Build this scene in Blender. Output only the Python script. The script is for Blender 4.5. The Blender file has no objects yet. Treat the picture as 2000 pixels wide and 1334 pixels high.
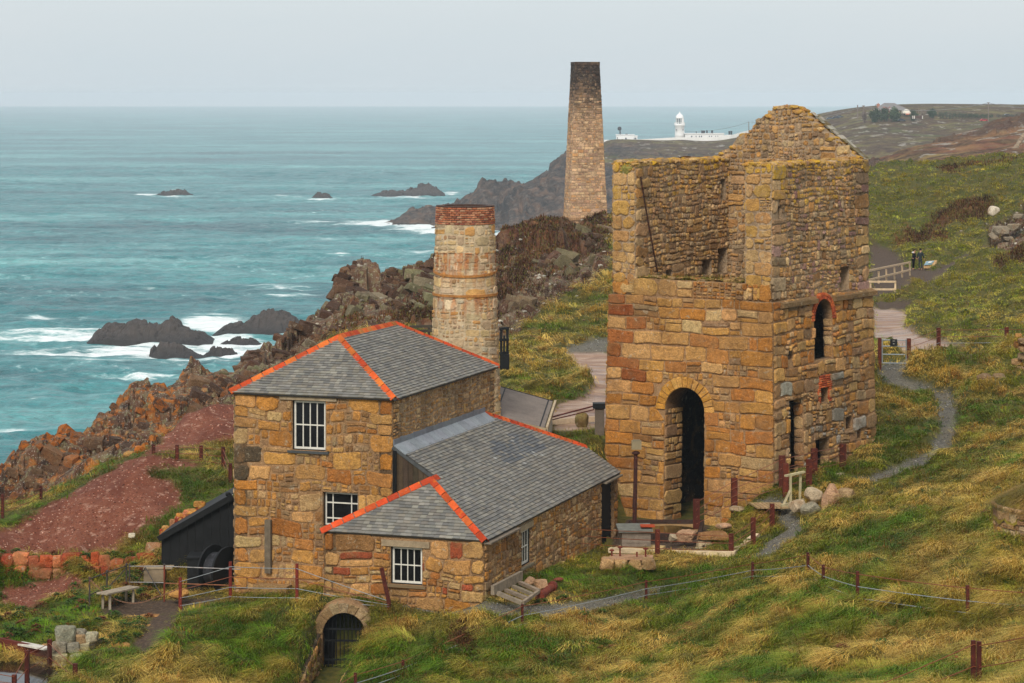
import bpy, math, random
import numpy as np
from mathutils import Vector, Matrix
from mathutils.geometry import tessellate_polygon
random.seed(11)
R = random.Random(5)
NPR = np.random.default_rng(7)
SC = bpy.context.scene
COL = SC.collection
rad = math.radians
# ---------------------------------------------------------------- camera frame: focal length in photo pixels, eye height, horizon row
F, CU, V0, EYE = 4900.0, 1000.0, 186.0, 70.0
def P(u, v, D):
    return Vector(((u-CU)/F*D, D, EYE-(v-V0)/F*D))
def XY(u, D):
    return ((u-CU)/F*D, D)
def srgb(r, g, b, k=1.0):
    f = lambda c: ((c/255.0)/12.92 if c/255.0 <= 0.04045 else ((c/255.0+0.055)/1.055)**2.4)
    return (f(r)*k, f(g)*k, f(b)*k)
# ---------------------------------------------------------------- materials
def nodes(name):
    m = bpy.data.materials.new(name); m.use_nodes = True
    nt = m.node_tree; nt.nodes.clear()
    out = nt.nodes.new('ShaderNodeOutputMaterial'); b = nt.nodes.new('ShaderNodeBsdfPrincipled')
    nt.links.new(b.outputs[0], out.inputs[0])
    return m, nt, b
class NG:
    def __init__(s, nt): s.nt = nt; s.tc = None
    def n(s, t, **k):
        x = s.nt.nodes.new(t)
        for a, b in k.items(): setattr(x, a, b)
        return x
    def link(s, a, b): s.nt.links.new(a, b)
    def val(s, sock, x):
        if hasattr(x, 'is_output'): s.link(x, sock)
        elif isinstance(x, (tuple, list)): sock.default_value = (*x, 1.0) if len(x) == 3 and sock.type == 'RGBA' else x
        else: sock.default_value = x
    def obj(s):
        if s.tc is None: s.tc = s.n('ShaderNodeTexCoord').outputs['Object']
        return s.tc
    def geo(s):
        return s.n('ShaderNodeNewGeometry').outputs['Position']
    def scale(s, v, sc):
        m = s.n('ShaderNodeMapping'); s.link(v, m.inputs[0]); m.inputs['Scale'].default_value = sc; return m.outputs[0]
    def noise(s, scale, detail=4, rough=0.55, vec=None, dist=0.0):
        x = s.n('ShaderNodeTexNoise'); s.link(vec if vec is not None else s.geo(), x.inputs['Vector'])
        x.inputs['Scale'].default_value = scale; x.inputs['Detail'].default_value = detail
        x.inputs['Roughness'].default_value = rough; x.inputs['Distortion'].default_value = dist
        return x.outputs['Fac']
    def voro(s, scale, out='Distance', feature='F1', vec=None):
        x = s.n('ShaderNodeTexVoronoi', feature=feature); s.link(vec if vec is not None else s.geo(), x.inputs['Vector'])
        x.inputs['Scale'].default_value = scale
        return x.outputs[out]
    def ramp(s, fac, stops):
        x = s.n('ShaderNodeValToRGB'); s.link(fac, x.inputs[0]); e = x.color_ramp.elements
        while len(e) < len(stops): e.new(0.5)
        for el, (p, c) in zip(e, stops):
            el.position = p; el.color = (c, c, c, 1) if not isinstance(c, (tuple, list)) else (*c, 1)
        return x.outputs[0]
    def mix(s, fac, a, b, mode='MIX'):
        x = s.n('ShaderNodeMix', data_type='RGBA', blend_type=mode)
        s.val(x.inputs[0], fac); s.val(x.inputs[6], a); s.val(x.inputs[7], b); return x.outputs[2]
    def math(s, op, a, b=0.0):
        x = s.n('ShaderNodeMath', operation=op); s.val(x.inputs[0], a); s.val(x.inputs[1], b); return x.outputs[0]
    def attr(s, name, out='Color'):
        x = s.n('ShaderNodeAttribute'); x.attribute_name = name; return x.outputs[out]
    def bump(s, h, strength, dist=0.05, nrm=None):
        x = s.n('ShaderNodeBump'); s.link(h, x.inputs['Height']); x.inputs['Strength'].default_value = strength
        x.inputs['Distance'].default_value = dist
        if nrm is not None: s.link(nrm, x.inputs['Normal'])
        return x.outputs[0]
MATS = {}
def mat(name, col=None, rough=0.85, metal=0.0, spec=0.3, vary=(6, 0.5), spots=None, bump=((14, 0.5, 0.02),), lichen=None):
    """col None: the mesh colour attribute.  vary: (noise scale, strength).  spots: (scale, threshold, colour, width)."""
    if name in MATS: return MATS[name]
    m, nt, b = nodes(name); g = NG(nt)
    c = g.attr('Col') if col is None else None
    if c is None:
        x = g.n('ShaderNodeRGB'); x.outputs[0].default_value = (*col, 1); c = x.outputs[0]
    pos = g.geo()
    if vary:
        n1 = g.noise(vary[0], 5, 0.6, pos); lo = 1-vary[1]; hi = 1+vary[1]
        c = g.mix(1.0, c, g.ramp(n1, [(0.28, lo), (0.72, hi)]), 'MULTIPLY')
        n2 = g.noise(vary[0]*6.3, 3, 0.6, pos)
        c = g.mix(1.0, c, g.ramp(n2, [(0.3, 1-vary[1]*0.6), (0.7, 1+vary[1]*0.6)]), 'MULTIPLY')
    for sp in (spots or ()):
        n3 = g.noise(sp[0], 5, 0.65, pos, 0.4)
        c = g.mix(g.ramp(n3, [(sp[1], 0.0), (sp[1]+sp[3], sp[4] if len(sp) > 4 else 1.0)]), c, sp[2])
    g.link(c, b.inputs['Base Color'])
    b.inputs['Roughness'].default_value = rough; b.inputs['Metallic'].default_value = metal
    b.inputs['Specular IOR Level'].default_value = spec
    nr = None
    for (sc, st, di) in (bump or ()):
        nr = g.bump(g.noise(sc, 4, 0.6, pos), st, di, nr)
    if nr is not None: g.link(nr, b.inputs['Normal'])
    MATS[name] = m
    return m
# ---------------------------------------------------------------- mesh builder
class MB:
    def __init__(s): s.v = []; s.f = []; s.c = []; s.mi = []
    def add(s, verts, faces, col=(0.5, 0.5, 0.5), mi=0):
        o = len(s.v); s.v.extend([tuple(p) for p in verts])
        s.f.extend([tuple(i+o for i in f) for f in faces]); s.mi.extend([mi]*len(faces))
        q4 = lambda c: (c[0], c[1], c[2], c[3] if len(c) > 3 else 0.0)        # fourth value: lichen
        if col and isinstance(col[0], (tuple, list)): s.c.extend([q4(c) for c in col])
        else: s.c.extend([q4(col)]*len(verts))
    def hexa(s, p, col=(0.5, 0.5, 0.5), mi=0):       # p: 4 bottom + 4 top, same order, counter-clockwise seen from above
        s.add(p, [(3, 2, 1, 0), (4, 5, 6, 7), (0, 1, 5, 4), (1, 2, 6, 5), (2, 3, 7, 6), (3, 0, 4, 7)], col, mi)
    def box(s, c, ax, ay, az, col=(0.5, 0.5, 0.5), mi=0, bev=0.0):   # centre and half-axes
        c = Vector(c); ax = Vector(ax); ay = Vector(ay); az = Vector(az)
        if ax.cross(ay).dot(az) < 0: ax = -ax
        s.hexa([c-ax-ay-az, c+ax-ay-az, c+ax+ay-az, c-ax+ay-az, c-ax-ay+az, c+ax-ay+az, c+ax+ay+az, c-ax+ay+az], col, mi)
    def beam(s, a, b, w, h, col=(0.5, 0.5, 0.5), up=(0, 0, 1), mi=0):
        a = Vector(a); b = Vector(b); d = (b-a); L = d.length; d.normalize(); up = Vector(up)
        x = d.cross(up)
        if x.length < 1e-4: x = d.cross(Vector((0, 1, 0)))
        x.normalize(); y = x.cross(d)
        s.box((a+b)/2, d*(L/2), x*(w/2), y*(h/2), col, mi)
    def tube(s, pts, r, n=6, col=(0.5, 0.5, 0.5), mi=0, cap=True):
        pts = [Vector(p) for p in pts]; rs = r if isinstance(r, (list, tuple)) else [r]*len(pts)
        vs = []; up = Vector((0, 0, 1))
        for i, p in enumerate(pts):
            d = (pts[min(i+1, len(pts)-1)]-pts[max(i-1, 0)]).normalized()
            x = d.cross(up)
            if x.length < 1e-3: x = d.cross(Vector((0, 1, 0)))
            x.normalize(); y = x.cross(d)
            for k in range(n):
                a = 2*math.pi*k/n; vs.append(p+(x*math.cos(a)+y*math.sin(a))*rs[i])
        fs = []
        for i in range(len(pts)-1):
            for k in range(n):
                k2 = (k+1) % n; fs.append((i*n+k, (i+1)*n+k, (i+1)*n+k2, i*n+k2))
        if cap: fs.append(tuple(range(n))); fs.append(tuple(reversed(range((len(pts)-1)*n, len(pts)*n))))
        s.add(vs, fs, col, mi)
    def lathe(s, c, prof, n=24, col=(0.5, 0.5, 0.5), mi=0, cap=True):
        c = Vector(c); vs = []; fs = []
        for r, z in prof:
            for k in range(n):
                a = 2*math.pi*k/n; vs.append(c+Vector((r*math.cos(a), r*math.sin(a), z)))
        for i in range(len(prof)-1):
            for k in range(n):
                k2 = (k+1) % n; fs.append((i*n+k, i*n+k2, (i+1)*n+k2, (i+1)*n+k))
        if cap: fs.append(tuple(reversed(range(n)))); fs.append(tuple(range((len(prof)-1)*n, len(prof)*n)))
        s.add(vs, fs, col, mi)
    def prism(s, poly, vec, col=(0.5, 0.5, 0.5), mi=0):
        n = len(poly); vec = Vector(vec); poly = [Vector(p) for p in poly]
        nrm = Vector((0, 0, 0))
        for i in range(n): nrm += poly[i].cross(poly[(i+1) % n])
        if nrm.dot(vec) < 0: poly = poly[::-1]
        vs = poly+[p+vec for p in poly]
        s.add(vs, [tuple(reversed(range(n))), tuple(range(n, 2*n))]+[(i, (i+1) % n, n+(i+1) % n, n+i) for i in range(n)], col, mi)
    def rock(s, c, size, seed=0, col=(0.5, 0.5, 0.5), planes=14, rot=0.0, sub=2, rough=0.05, block=False):
        vs, fs = ICO[sub]; rr = random.Random(seed)
        pl = []
        for i in range(planes):
            d = Vector((rr.gauss(0, 1), rr.gauss(0, 1), rr.gauss(0, 1))).normalized(); pl.append((d, rr.uniform(0.62, 0.95)))
        if block:
            pl = [(Vector((d[0]+rr.uniform(-.2, .2), d[1]+rr.uniform(-.2, .2), d[2]+rr.uniform(-.2, .2))).normalized(), rr.uniform(.72, .86)) for d in ((1, 0, 0), (-1, 0, 0), (0, 1, 0), (0, -1, 0))]+[(d, k+.12) for d, k in pl[:6]]
        for d in ((0, 0, 1), (0, 0, -1)): pl.append((Vector(d), rr.uniform(0.7, 0.9)))
        M = Matrix.Rotation(rot, 3, 'Z'); out = []
        for p in vs:
            r = 1.34 if block else 1.05
            for d, k in pl:
                t = d.dot(p)
                if t > 1e-3: r = min(r, k/t)
            r *= 1+rr.uniform(-rough, rough)
            q = M @ Vector((p.x*r*size[0], p.y*r*size[1], p.z*r*size[2]))
            out.append(Vector(c)+q)
        s.add(out, fs, col)
    def block(s, c, size, k, col, euler):
        from mathutils import Euler
        vs, fs = HULLS[k % len(HULLS)]; M = Euler(euler).to_matrix(); c = Vector(c)
        s.add([c+M @ Vector((v.x*size[0], v.y*size[1], v.z*size[2])) for v in vs], fs, col)
    def build(s, name, mats, parent=None, smooth=False):
        me = bpy.data.meshes.new(name); mats = mats if isinstance(mats, (list, tuple)) else [mats]
        v = np.array(s.v, dtype=np.float64).reshape(-1, 3)
        if parent is not None: org = np.array(worldloc(parent))
        else: org = np.array([(v[:, 0].min()+v[:, 0].max())/2, (v[:, 1].min()+v[:, 1].max())/2, v[:, 2].min()])
        me.from_pydata((v-org).tolist(), [], s.f)
        at = me.attributes.new('Col', 'FLOAT_COLOR', 'POINT')
        c = np.zeros((len(s.v), 4), dtype=np.float32); cc = np.array(s.c, dtype=np.float32); c[:, :cc.shape[1]] = cc
        at.data.foreach_set('color', c.ravel())
        for m in mats: me.materials.append(m)
        if len(mats) > 1: me.polygons.foreach_set('material_index', np.array(s.mi, dtype=np.int32))
        if smooth: me.polygons.foreach_set('use_smooth', np.ones(len(me.polygons), dtype=bool))
        me.update()
        o = bpy.data.objects.new(name, me); COL.objects.link(o)
        if parent is not None: o.parent = parent
        else: o.location = org
        return o
def worldloc(o):
    l = Vector(o.location); p = o.parent
    while p is not None: l = l+Vector(p.location); p = p.parent
    return l
def ico_data():
    import bmesh
    d = {}
    for k in (1, 2, 3):
        bm = bmesh.new(); bmesh.ops.create_icosphere(bm, subdivisions=k, radius=1.0)
        bm.verts.ensure_lookup_table()
        d[k] = ([v.co.copy() for v in bm.verts], [tuple(v.index for v in f.verts) for f in bm.faces]); bm.free()
    return d
ICO = ico_data()
def hull_data(n=30):
    """angular broken blocks: hulls of a box whose corners have been knocked off"""
    import bmesh
    out = []
    for k in range(n):
        r = random.Random(900+k); bm = bmesh.new()
        for sx in (-1, 1):
            for sy in (-1, 1):
                for sz in (-1, 1):
                    c = Vector((sx*r.uniform(.72, 1.05), sy*r.uniform(.72, 1.05), sz*r.uniform(.65, 1.05)))
                    if r.random() < .65:
                        q = r.uniform(.2, .55)
                        for ax in range(3): v = c.copy(); v[ax] *= 1-q*r.uniform(.6, 1.2); bm.verts.new(v)
                    else: bm.verts.new(c)
        res = bmesh.ops.convex_hull(bm, input=bm.verts[:]); bmesh.ops.delete(bm, geom=[v for v in bm.verts if not v.link_faces], context='VERTS')
        bmesh.ops.dissolve_limit(bm, angle_limit=.12, verts=bm.verts[:], edges=bm.edges[:]); bm.verts.index_update()
        out.append(([v.co.copy() for v in bm.verts], [tuple(v.index for v in f.verts) for f in bm.faces])); bm.free()
    return out
HULLS = hull_data()
def tag(o, label=None, cat=None, group=None, kind=None):
    if label: o['label'] = label
    if cat: o['category'] = cat
    if group: o['group'] = group
    if kind or cat: o['kind'] = kind or 'thing'
    return o
def thing(name, label, cat, loc=(0, 0, 0), group=None):
    o = bpy.data.objects.new(name, None); COL.objects.link(o); o.location = loc; o.empty_display_size = 0.3
    return tag(o, label, cat, group)
def jit(c, a=0.15, rr=R):
    k = 1+rr.uniform(-a, a); return tuple(max(0.0, x*k*(1+rr.uniform(-a*0.16, a*0.16))) for x in c)
# ---------------------------------------------------------------- numpy noise
def _hash(ix, iy, s):
    n = (ix.astype(np.int64)*374761393+iy.astype(np.int64)*668265263+s*974634721) & 0xffffffff
    n = ((n ^ (n >> 13))*1274126177) & 0xffffffff
    n = n ^ (n >> 16)
    n = (n*2246822519) & 0xffffffff
    n = n ^ (n >> 15)
    return (n & 0xffffff)/float(0xffffff)
def vnoise(x, y, s=0):
    ix = np.floor(x); iy = np.floor(y); fx = x-ix; fy = y-iy
    fx = fx*fx*fx*(fx*(fx*6-15)+10); fy = fy*fy*fy*(fy*(fy*6-15)+10)
    a = _hash(ix, iy, s); b = _hash(ix+1, iy, s); c = _hash(ix, iy+1, s); d = _hash(ix+1, iy+1, s)
    return (a+(b-a)*fx+(c-a)*fy+(a-b-c+d)*fx*fy)*2-1
def fbm(x, y, o=4, s=0, g=0.5):
    t = np.zeros_like(x); a = 1.0; tot = 0
    for i in range(o):
        c, sn = math.cos(0.6*i), math.sin(0.6*i)
        t += a*vnoise((x*c-y*sn)*2**i, (x*sn+y*c)*2**i, s+i*13); tot += a; a *= g
    return t/tot
def cellr(x, y, s=0):
    """random height of the nearest jittered cell, and the distance to its border (F2-F1)"""
    ix = np.floor(x); iy = np.floor(y); f1 = np.full(x.shape, 9.0); f2 = np.full(x.shape, 9.0); idv = np.zeros(x.shape)
    for dx in (-1, 0, 1):
        for dy in (-1, 0, 1):
            cx = ix+dx; cy = iy+dy
            d = (cx+_hash(cx, cy, s)-x)**2+(cy+_hash(cx, cy, s+5)-y)**2
            m = d < f1
            f2 = np.where(m, f1, np.minimum(f2, d)); idv = np.where(m, _hash(cx, cy, s+9), idv); f1 = np.where(m, d, f1)
    return idv, np.sqrt(f2)-np.sqrt(f1)
def cell2(x, y, s=0):
    """nearest jittered cell: random value, distance to border, offset from its centre, and two more random values"""
    ix = np.floor(x); iy = np.floor(y); f1 = np.full(x.shape, 9.0); f2 = np.full(x.shape, 9.0); o = [np.zeros(x.shape) for _ in range(5)]
    for dx in (-1, 0, 1):
        for dy in (-1, 0, 1):
            cx = ix+dx; cy = iy+dy; ex = x-cx-_hash(cx, cy, s); ey = y-cy-_hash(cx, cy, s+5); d = ex*ex+ey*ey; m = d < f1
            f2 = np.where(m, f1, np.minimum(f2, d)); f1 = np.where(m, d, f1)
            for k, q in enumerate((_hash(cx, cy, s+9), ex, ey, _hash(cx, cy, s+11), _hash(cx, cy, s+12))): o[k] = np.where(m, q, o[k])
    return o[0], np.sqrt(f2)-np.sqrt(f1), o[1], o[2], o[3], o[4]
def tussock(X, Y, D):
    """lumps of tussock grass: height 0..1, outward direction, random id; lumps are larger on the far hillside"""
    wx = .35*fbm(X*.9, Y*.9, 2, 301); wy = .35*fbm(X*.9, Y*.9, 2, 302); fr = smooth(96, 130, D)
    def one(sz, sd):
        i, e, ex, ey, r1, r2 = cell2((X+wx)/sz, (Y+wy)/(sz*.85), sd); f = np.sqrt(ex*ex+ey*ey); return np.clip(1-(f/.75)**2, 0, 1)*(.35+.65*r1), ex, ey, i
    a = one(1.0, 311); b = one(2.1, 321); k = fr > .5
    return (np.where(k, b[0]*1.7, a[0]),)+tuple(np.where(k, q, w) for q, w in zip(b[1:], a[1:]))
def smooth(a, b, x):
    t = np.clip((x-a)/(b-a), 0, 1); return t*t*(3-2*t)
def inpoly(px, py, poly):
    r = np.zeros(px.shape, dtype=bool); n = len(poly)
    for i in range(n):
        x1, y1 = poly[i]; x2, y2 = poly[(i+1) % n]
        if y1 == y2: continue
        c = ((y1 > py) != (y2 > py)) & (px < (x2-x1)*(py-y1)/(y2-y1)+x1)
        r ^= c
    return r
def blur(a, n=1):
    for _ in range(n):
        p = np.pad(a, 1, mode='edge'); a = (p[:-2, 1:-1]+p[2:, 1:-1]+p[1:-1, :-2]+p[1:-1, 2:]+2*a)/6
    return a
class RBF:
    def __init__(s, pts, beta=1.4, lam=1e-4):
        p = np.array(pts, dtype=float); s.u = p[:, 0]; s.l = np.log(p[:, 1]); s.beta = beta
        X = s.key(p[:, 0], p[:, 1]); s.X = X; n = len(p)
        K = -s.kern(X, X)-lam*np.eye(n); Q = np.hstack([np.ones((n, 1)), X])
        A = np.block([[K, Q], [Q.T, np.zeros((3, 3))]])
        s.w = np.linalg.solve(A, np.concatenate([p[:, 2], np.zeros(3)]))
    def key(s, u, D): return np.stack([np.asarray(u)/100.0, 20*np.log(np.asarray(D))], -1)
    def kern(s, a, b):
        d2 = ((a[:, None, :]-b[None, :, :])**2).sum(-1); return d2**(s.beta/2)
    def __call__(s, u, D):
        u = np.asarray(u, float); sh = u.shape; X = s.key(u.ravel(), np.asarray(D, float).ravel()); out = np.empty(len(X))
        for i in range(0, len(X), 40000):
            x = X[i:i+40000]; out[i:i+40000] = -s.kern(x, s.X) @ s.w[:-3]+s.w[-3]+x @ s.w[-2:]
        return out.reshape(sh)
def pz(L):    # (u, v, D) -> (u, D, Z)
    return [(u, D, EYE-(v-V0)/F*D) for u, v, D in L]
# ================================================================ building frames (metres)
class Frame:
    """local frame: a along the side wall (away), w along the front towards the right, z up"""
    def __init__(s, u, D, ang):
        x, y = XY(u, D); s.o = Vector((x, y, 0)); t = rad(ang)
        s.a = Vector((math.sin(t), math.cos(t), 0)); s.w = Vector((math.cos(t), -math.sin(t), 0))
    def __call__(s, a, w, z): return s.o+s.a*a+s.w*w+Vector((0, 0, z))
    def inv(s, X, Y):
        dx = X-s.o.x; dy = Y-s.o.y
        return dx*s.a.x+dy*s.a.y, dx*s.w.x+dy*s.w.y
HS = Frame(768, 84.0, 18.6)        # the two slated houses, origin: right front corner of the tall one
EH = Frame(1513, 96.0, 34.0)       # the roofless engine house, origin: right front corner
EHW, EHL = 7.73, 9.0
# ================================================================ near ground: control points (photo column, photo row, distance)
CP = pz([
 (2000,1334,54),(1700,1334,60),(1300,1334,67),(1000,1334,72),(750,1334,75),(700,1334,76),(450,1334,76),(250,1334,76),(150,1334,74.5),
 (1905,1334,56),(1890,1215,66),(1675,1185,69),(1608,1152,72),(1578,1137,75),(1470,1132,80),(1262,1170,85),(1020,1230,79),(787,1324,74.5),
 (1300,1250,75),(1480,1085,84),(1380,1120,84),(1150,1190,82),(880,1200,81),(850,1260,77.5),
 (957,1182,80.4),(1040,1140,84),(1120,1103,89),(1195,1078,93),(640,1172,82.2),(457,1170,85.4),(560,1173,84),
 (1300,1030,95),(1300,1085,88),(1230,1110,86),(1440,1060,90),(1360,1032,95),(1434,990,95.6),(1471,1069,90.5),(1428,1088,89),(1508,1030,93),(1530,965,95.2),
 (1590,940,97.2),(1646,927,99.3),(1715,862,103.5),(1540,1040,89.5),
 (1600,1000,93),(1700,1000,89),(1700,1090,78),(1850,950,90),(1860,800,112),(1720,725,119),(1775,710,119),(1833,688,122),(1967,688,122),(1700,780,112),
 (1740,640,148),(1760,608,165),(1748,577,176),(1716,556,184),(1778,538,195),(1790,527,205),(1830,520,205),(1730,490,225),
 (2000,420,225),(1941,425,235),(2000,500,190),(1900,520,190),(2000,600,150),(1850,440,235),(1800,400,255),(2000,316,290),(1760,338,285),(1706,356,275),(1880,322,290),(1850,370,265),(1930,350,270),
 (2000,700,118),(2000,800,105),(1930,760,108),(2010,925,81),(1950,1140,67.5),(1990,1142,67.3),(2045,1150,67.1),(1935,1095,69.8),(2000,1098,69.8),(2060,1100,69.8),(1900,1050,75),(1880,880,98),
 (1170,856,101),(1150,872,100),(1100,820,105),(1150,780,112),(1130,700,131),(1140,670,138),(1000,775,112),(1060,740,118),(1000,700,126),(1100,640,148),(1185,545,168),(1120,595,158),
 (1000,665,140),(1060,630,152),(985,560,165),(1060,560,172),(1150,520,180),(1020,500,195),(1120,480,215),(980,470,212),(1040,458,222),(1100,444,232),(1190,428,245),(1150,436,240),(1300,420,250),(1500,390,262),
 (850,492,186),(800,500,180),(760,512,175),(700,540,165),(650,570,156),(640,605,150),(700,600,146),(780,590,150),(600,632,146),(560,652,140),(490,682,132),(445,735,125),(640,660,138),(760,640,140),(850,640,140),
 (380,728,119),(340,770,114),(250,778,112),(200,795,110),(160,830,108),(100,838,107),(60,862,105),(0,908,104),(-60,940,103),
 (300,845,106.5),(220,885,104),(150,915,103),(60,960,102),(10,972,101.5),(120,945,102),(400,800,107),(455,795,108),(430,720,122),
 (460,870,102),(380,872,102),(310,868,102),(300,890,97.5),(380,908,97.6),(440,914,97),(455,960,94),(400,1000,92),(350,1050,90),(345,965,94.6),
 (5,1010,94),(80,978,96),(-60,1000,96),(300,1074,90),(0,1074,90),(150,1074,90),(0,1040,92),(150,980,94),(230,930,96),(-60,1074,90),
 (0,1132,89.2),(100,1132,89.2),(200,1130,89.2),(315,1115,89),(360,1120,88),(430,1155,86),
 (300,1190,84.3),(230,1194,84),(400,1172,85.2),(175,1184,84.5),(209,1151,86),(247,1143,87.3),(321,1175,85),(353,1190,83.5),(450,1173,84.4),
 (0,1240,82),(100,1205,84),(60,1180,86),(200,1218,82),(97,1316,78.6),(250,1262,79.8),(310,1255,79),
 (450,1183,82.2),(370,1225,80),(550,1180,81.6),(640,1180,81.2),(720,1200,80.6),(600,1250,79),(760,1230,79),(940,1260,76),(520,1250,79),
])+[
 (-700,20,58),(-200,30,54),(0,40,54),(0,60,52.2),(400,40,54.5),(400,60,52.5),(1000,40,56.5),(1000,58,54.0),(1500,40,58.6),(1500,50,57.0),(2000,40,59.6),(2000,25,63),(1000,20,61),(2300,40,60.5),(2700,60,60),(1000,5,66),(-700,5,64),(2700,5,68),
 (2260,72,59),(2400,110,60),(2400,160,61),(2700,250,66),(2300,290,65),(2200,230,61),(2200,300,64),
 (-200,96,54),(-300,90,53),(-600,90,52.5),(-600,70,51.5),(-300,75,52),(-300,104,54.5),(-600,104,53.5),
]
CLIFF = [(-700,106,1),(-60,106,1),(0,106,1),(60,108,1),(100,110,1),(160,111,1),(200,113,1),(250,115,1),(340,117.5,1),(380,122,1),(430,126,1),(445,129,1),(490,136,1),(560,144,1),(600,150,1),(640,156,1),(650,161,1),(700,170,1),(760,180,1),(800,185,1),(850,192,1),(980,219,1),(1040,229,1),(1100,240,1),(1190,253,1),(1250,257,0)]
CU_ = np.array([c[0] for c in CLIFF], float); CD_ = np.array([c[1] for c in CLIFF], float)
G = RBF(CP)
# ---- areas, drawn as outlines in photo columns and rows, applied to the ground they fall on
SLAG = [[(-60,1085),(-60,1065),(0,1040),(70,1005),(130,970),(200,927),(255,896),(300,886),(335,896),(392,903),(388,912),(320,915),(285,925),(330,938),(352,962),(356,985),(320,1012),(268,1046),(240,1062),(228,1085)],
        [(275,888),(330,850),(360,812),(400,795),(440,788),(480,790),(480,868),(420,866),(380,872),(330,882)],
        [(0,1150),(40,1140),(140,1120),(170,1140),(120,1165),(60,1190),(0,1180)]]
ROCK = [[(-200,985),(-60,985),(10,974),(60,970),(120,950),(160,930),(220,900),(280,882),(330,850),(365,812),(430,790),(480,780),(600,715),(640,668),(760,655),(840,648),(980,684),(1002,668),(1040,622),(1100,580),(1150,552),(1192,535),(1192,300),(-200,300)],
        [(1925,440),(1960,432),(2010,400),(2040,440),(2010,470),(1975,495),(1935,490)]]
HEATH = [[(965,600),(965,300),(1192,300),(1192,470),(1120,500),(1060,500),(1010,560)],[(1830,330),(1960,322),(2010,318),(1900,330),(1840,345)],
         [(1790,470),(1830,430),(1890,405),(1945,395),(1930,430),(1850,450)],[(1740,480),(1770,470),(1850,462),(1850,485)],[(1940,520),(2010,490),(2010,515),(1960,545)],[(640,560),(700,600),(760,590),(800,560),(850,560),(850,600),(700,630)],[(880,1240),(930,1240),(930,1270),(880,1270)]]
GRAVEL = [[(740,1163),(850,1179),(960,1181),(1060,1181),(1130,1180),(1200,1166),(1262,1150),(1300,1150),(1245,1170),(1150,1196),(1060,1206),(960,1205),(850,1197),(770,1184)],
          [(1478,1088),(1500,1058),(1536,1035),(1515,1000),(1475,985),(1500,972),(1545,985),(1568,1035),(1550,1057),(1505,1085)],
          [(1660,948),(1755,912),(1815,882),(1836,846),(1828,790),(1823,765),(1855,766),(1867,800),(1867,850),(1852,886),(1780,924),(1690,954)],
          [(1712,712),(1775,712),(1762,738),(1800,752),(1830,766),(1790,764),(1716,742)],
          [(1110,678),(1192,660),(1192,690),(1102,690)]]
DIRT = [[(1700,476),(1740,488),(1760,505),(1765,520),(1830,530),(1850,515),(1930,480),(1935,488),(1850,535),(1825,548),(1812,570),(1780,562),(1700,582)],
        [(240,1172),(440,1168),(420,1182),(345,1197),(280,1208),(210,1204),(195,1192)],[(1712,588),(1790,590),(1765,606),(1712,604)],[(1195,975),(1385,975),(1385,1062),(1370,1078),(1195,1078)],
        [(300,1205),(352,1197),(330,1240),(280,1280),(262,1260)]]
YARD = [[(1100,690),(1192,690),(1192,835),(1080,842),(1072,812),(1088,792),(1140,775),(1160,757),(1155,742),(1130,716)],
        [(1705,604),(1762,607),(1777,616),(1766,640),(1790,655),(1850,673),(1885,690),(1770,692),(1705,662)]]
def carve(u, D, Z):
    X = (u-CU)/F*D
    # tunnel cutting in front of the barred arch
    ax, ay = XY(672, 80.7); bx, by = XY(585, 73.5)
    dx, dy = bx-ax, by-ay; L2 = dx*dx+dy*dy
    t = ((X-ax)*dx+(D-ay)*dy)/L2; tc = np.clip(t, 0, 1)
    dist = np.hypot(X-ax-tc*dx, D-ay-tc*dy); dist = np.where(t < 0, np.abs((X-ax)*dy-(D-ay)*dx)/math.sqrt(L2), dist)
    z = 51.6-0.3*tc+np.maximum(0, dist-0.72)*7
    Z = np.where((t > -0.115) & (t < 1.3), np.minimum(Z, np.where(t < -0.004, np.where(dist < 0.85, 51.5, 99), z)), Z)
    # pond
    px, py = XY(15, 77.2)
    e = np.hypot((X-px)/1.7, (D-py)/2.1)
    Z = np.minimum(Z, 51.6+np.maximum(0, e-0.8)*3.0+np.where(e > 1.6, 9, 0))
    # level floors under the buildings
    a, w = HS.inv(X, D)
    ins = ((a > 0.1) & (a < 10.3) & (w > -5.7) & (w < 0.1)) | ((a > -1.95) & (a < 13.3) & (w > -1.7) & (w < 3.9))
    Z = np.where(ins, np.minimum(Z, 52.3), Z)
    a, w = EH.inv(X, D)
    ins = (a > 0.2) & (a < EHL-0.2) & (w < -0.2) & (w > -EHW+0.2)
    Z = np.where(ins, np.minimum(Z, 53.2), Z)
    ex = np.maximum(np.maximum(-5.0-a, a-0.3), np.maximum(w+1.1, -w-6.6))     # pit in front of the bob wall
    Z = np.minimum(Z, 53.28+np.maximum(0, ex)*2.2+np.where(ex > 1.2, 9, 0))
    return Z
def drop(u, D, Z):
    c = np.interp(u, CU_, CD_)
    k = np.interp(u, [-700, 1120, 1230, 1320, 3000], [1, 1, 0.9, 0.42, 0.38])
    x = D/c-1.0
    d = smooth(0.0, 0.30, x)*80*k
    back = np.interp(u, [1190, 1320, 1700, 2000, 2700], [253, 270, 290, 298, 305])
    x2 = D/np.where(u > 1190, back, c)-1.0
    d = np.where(u > 1190, smooth(0.0, 0.25, x2)*80*k, d)
    return Z-d
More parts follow.
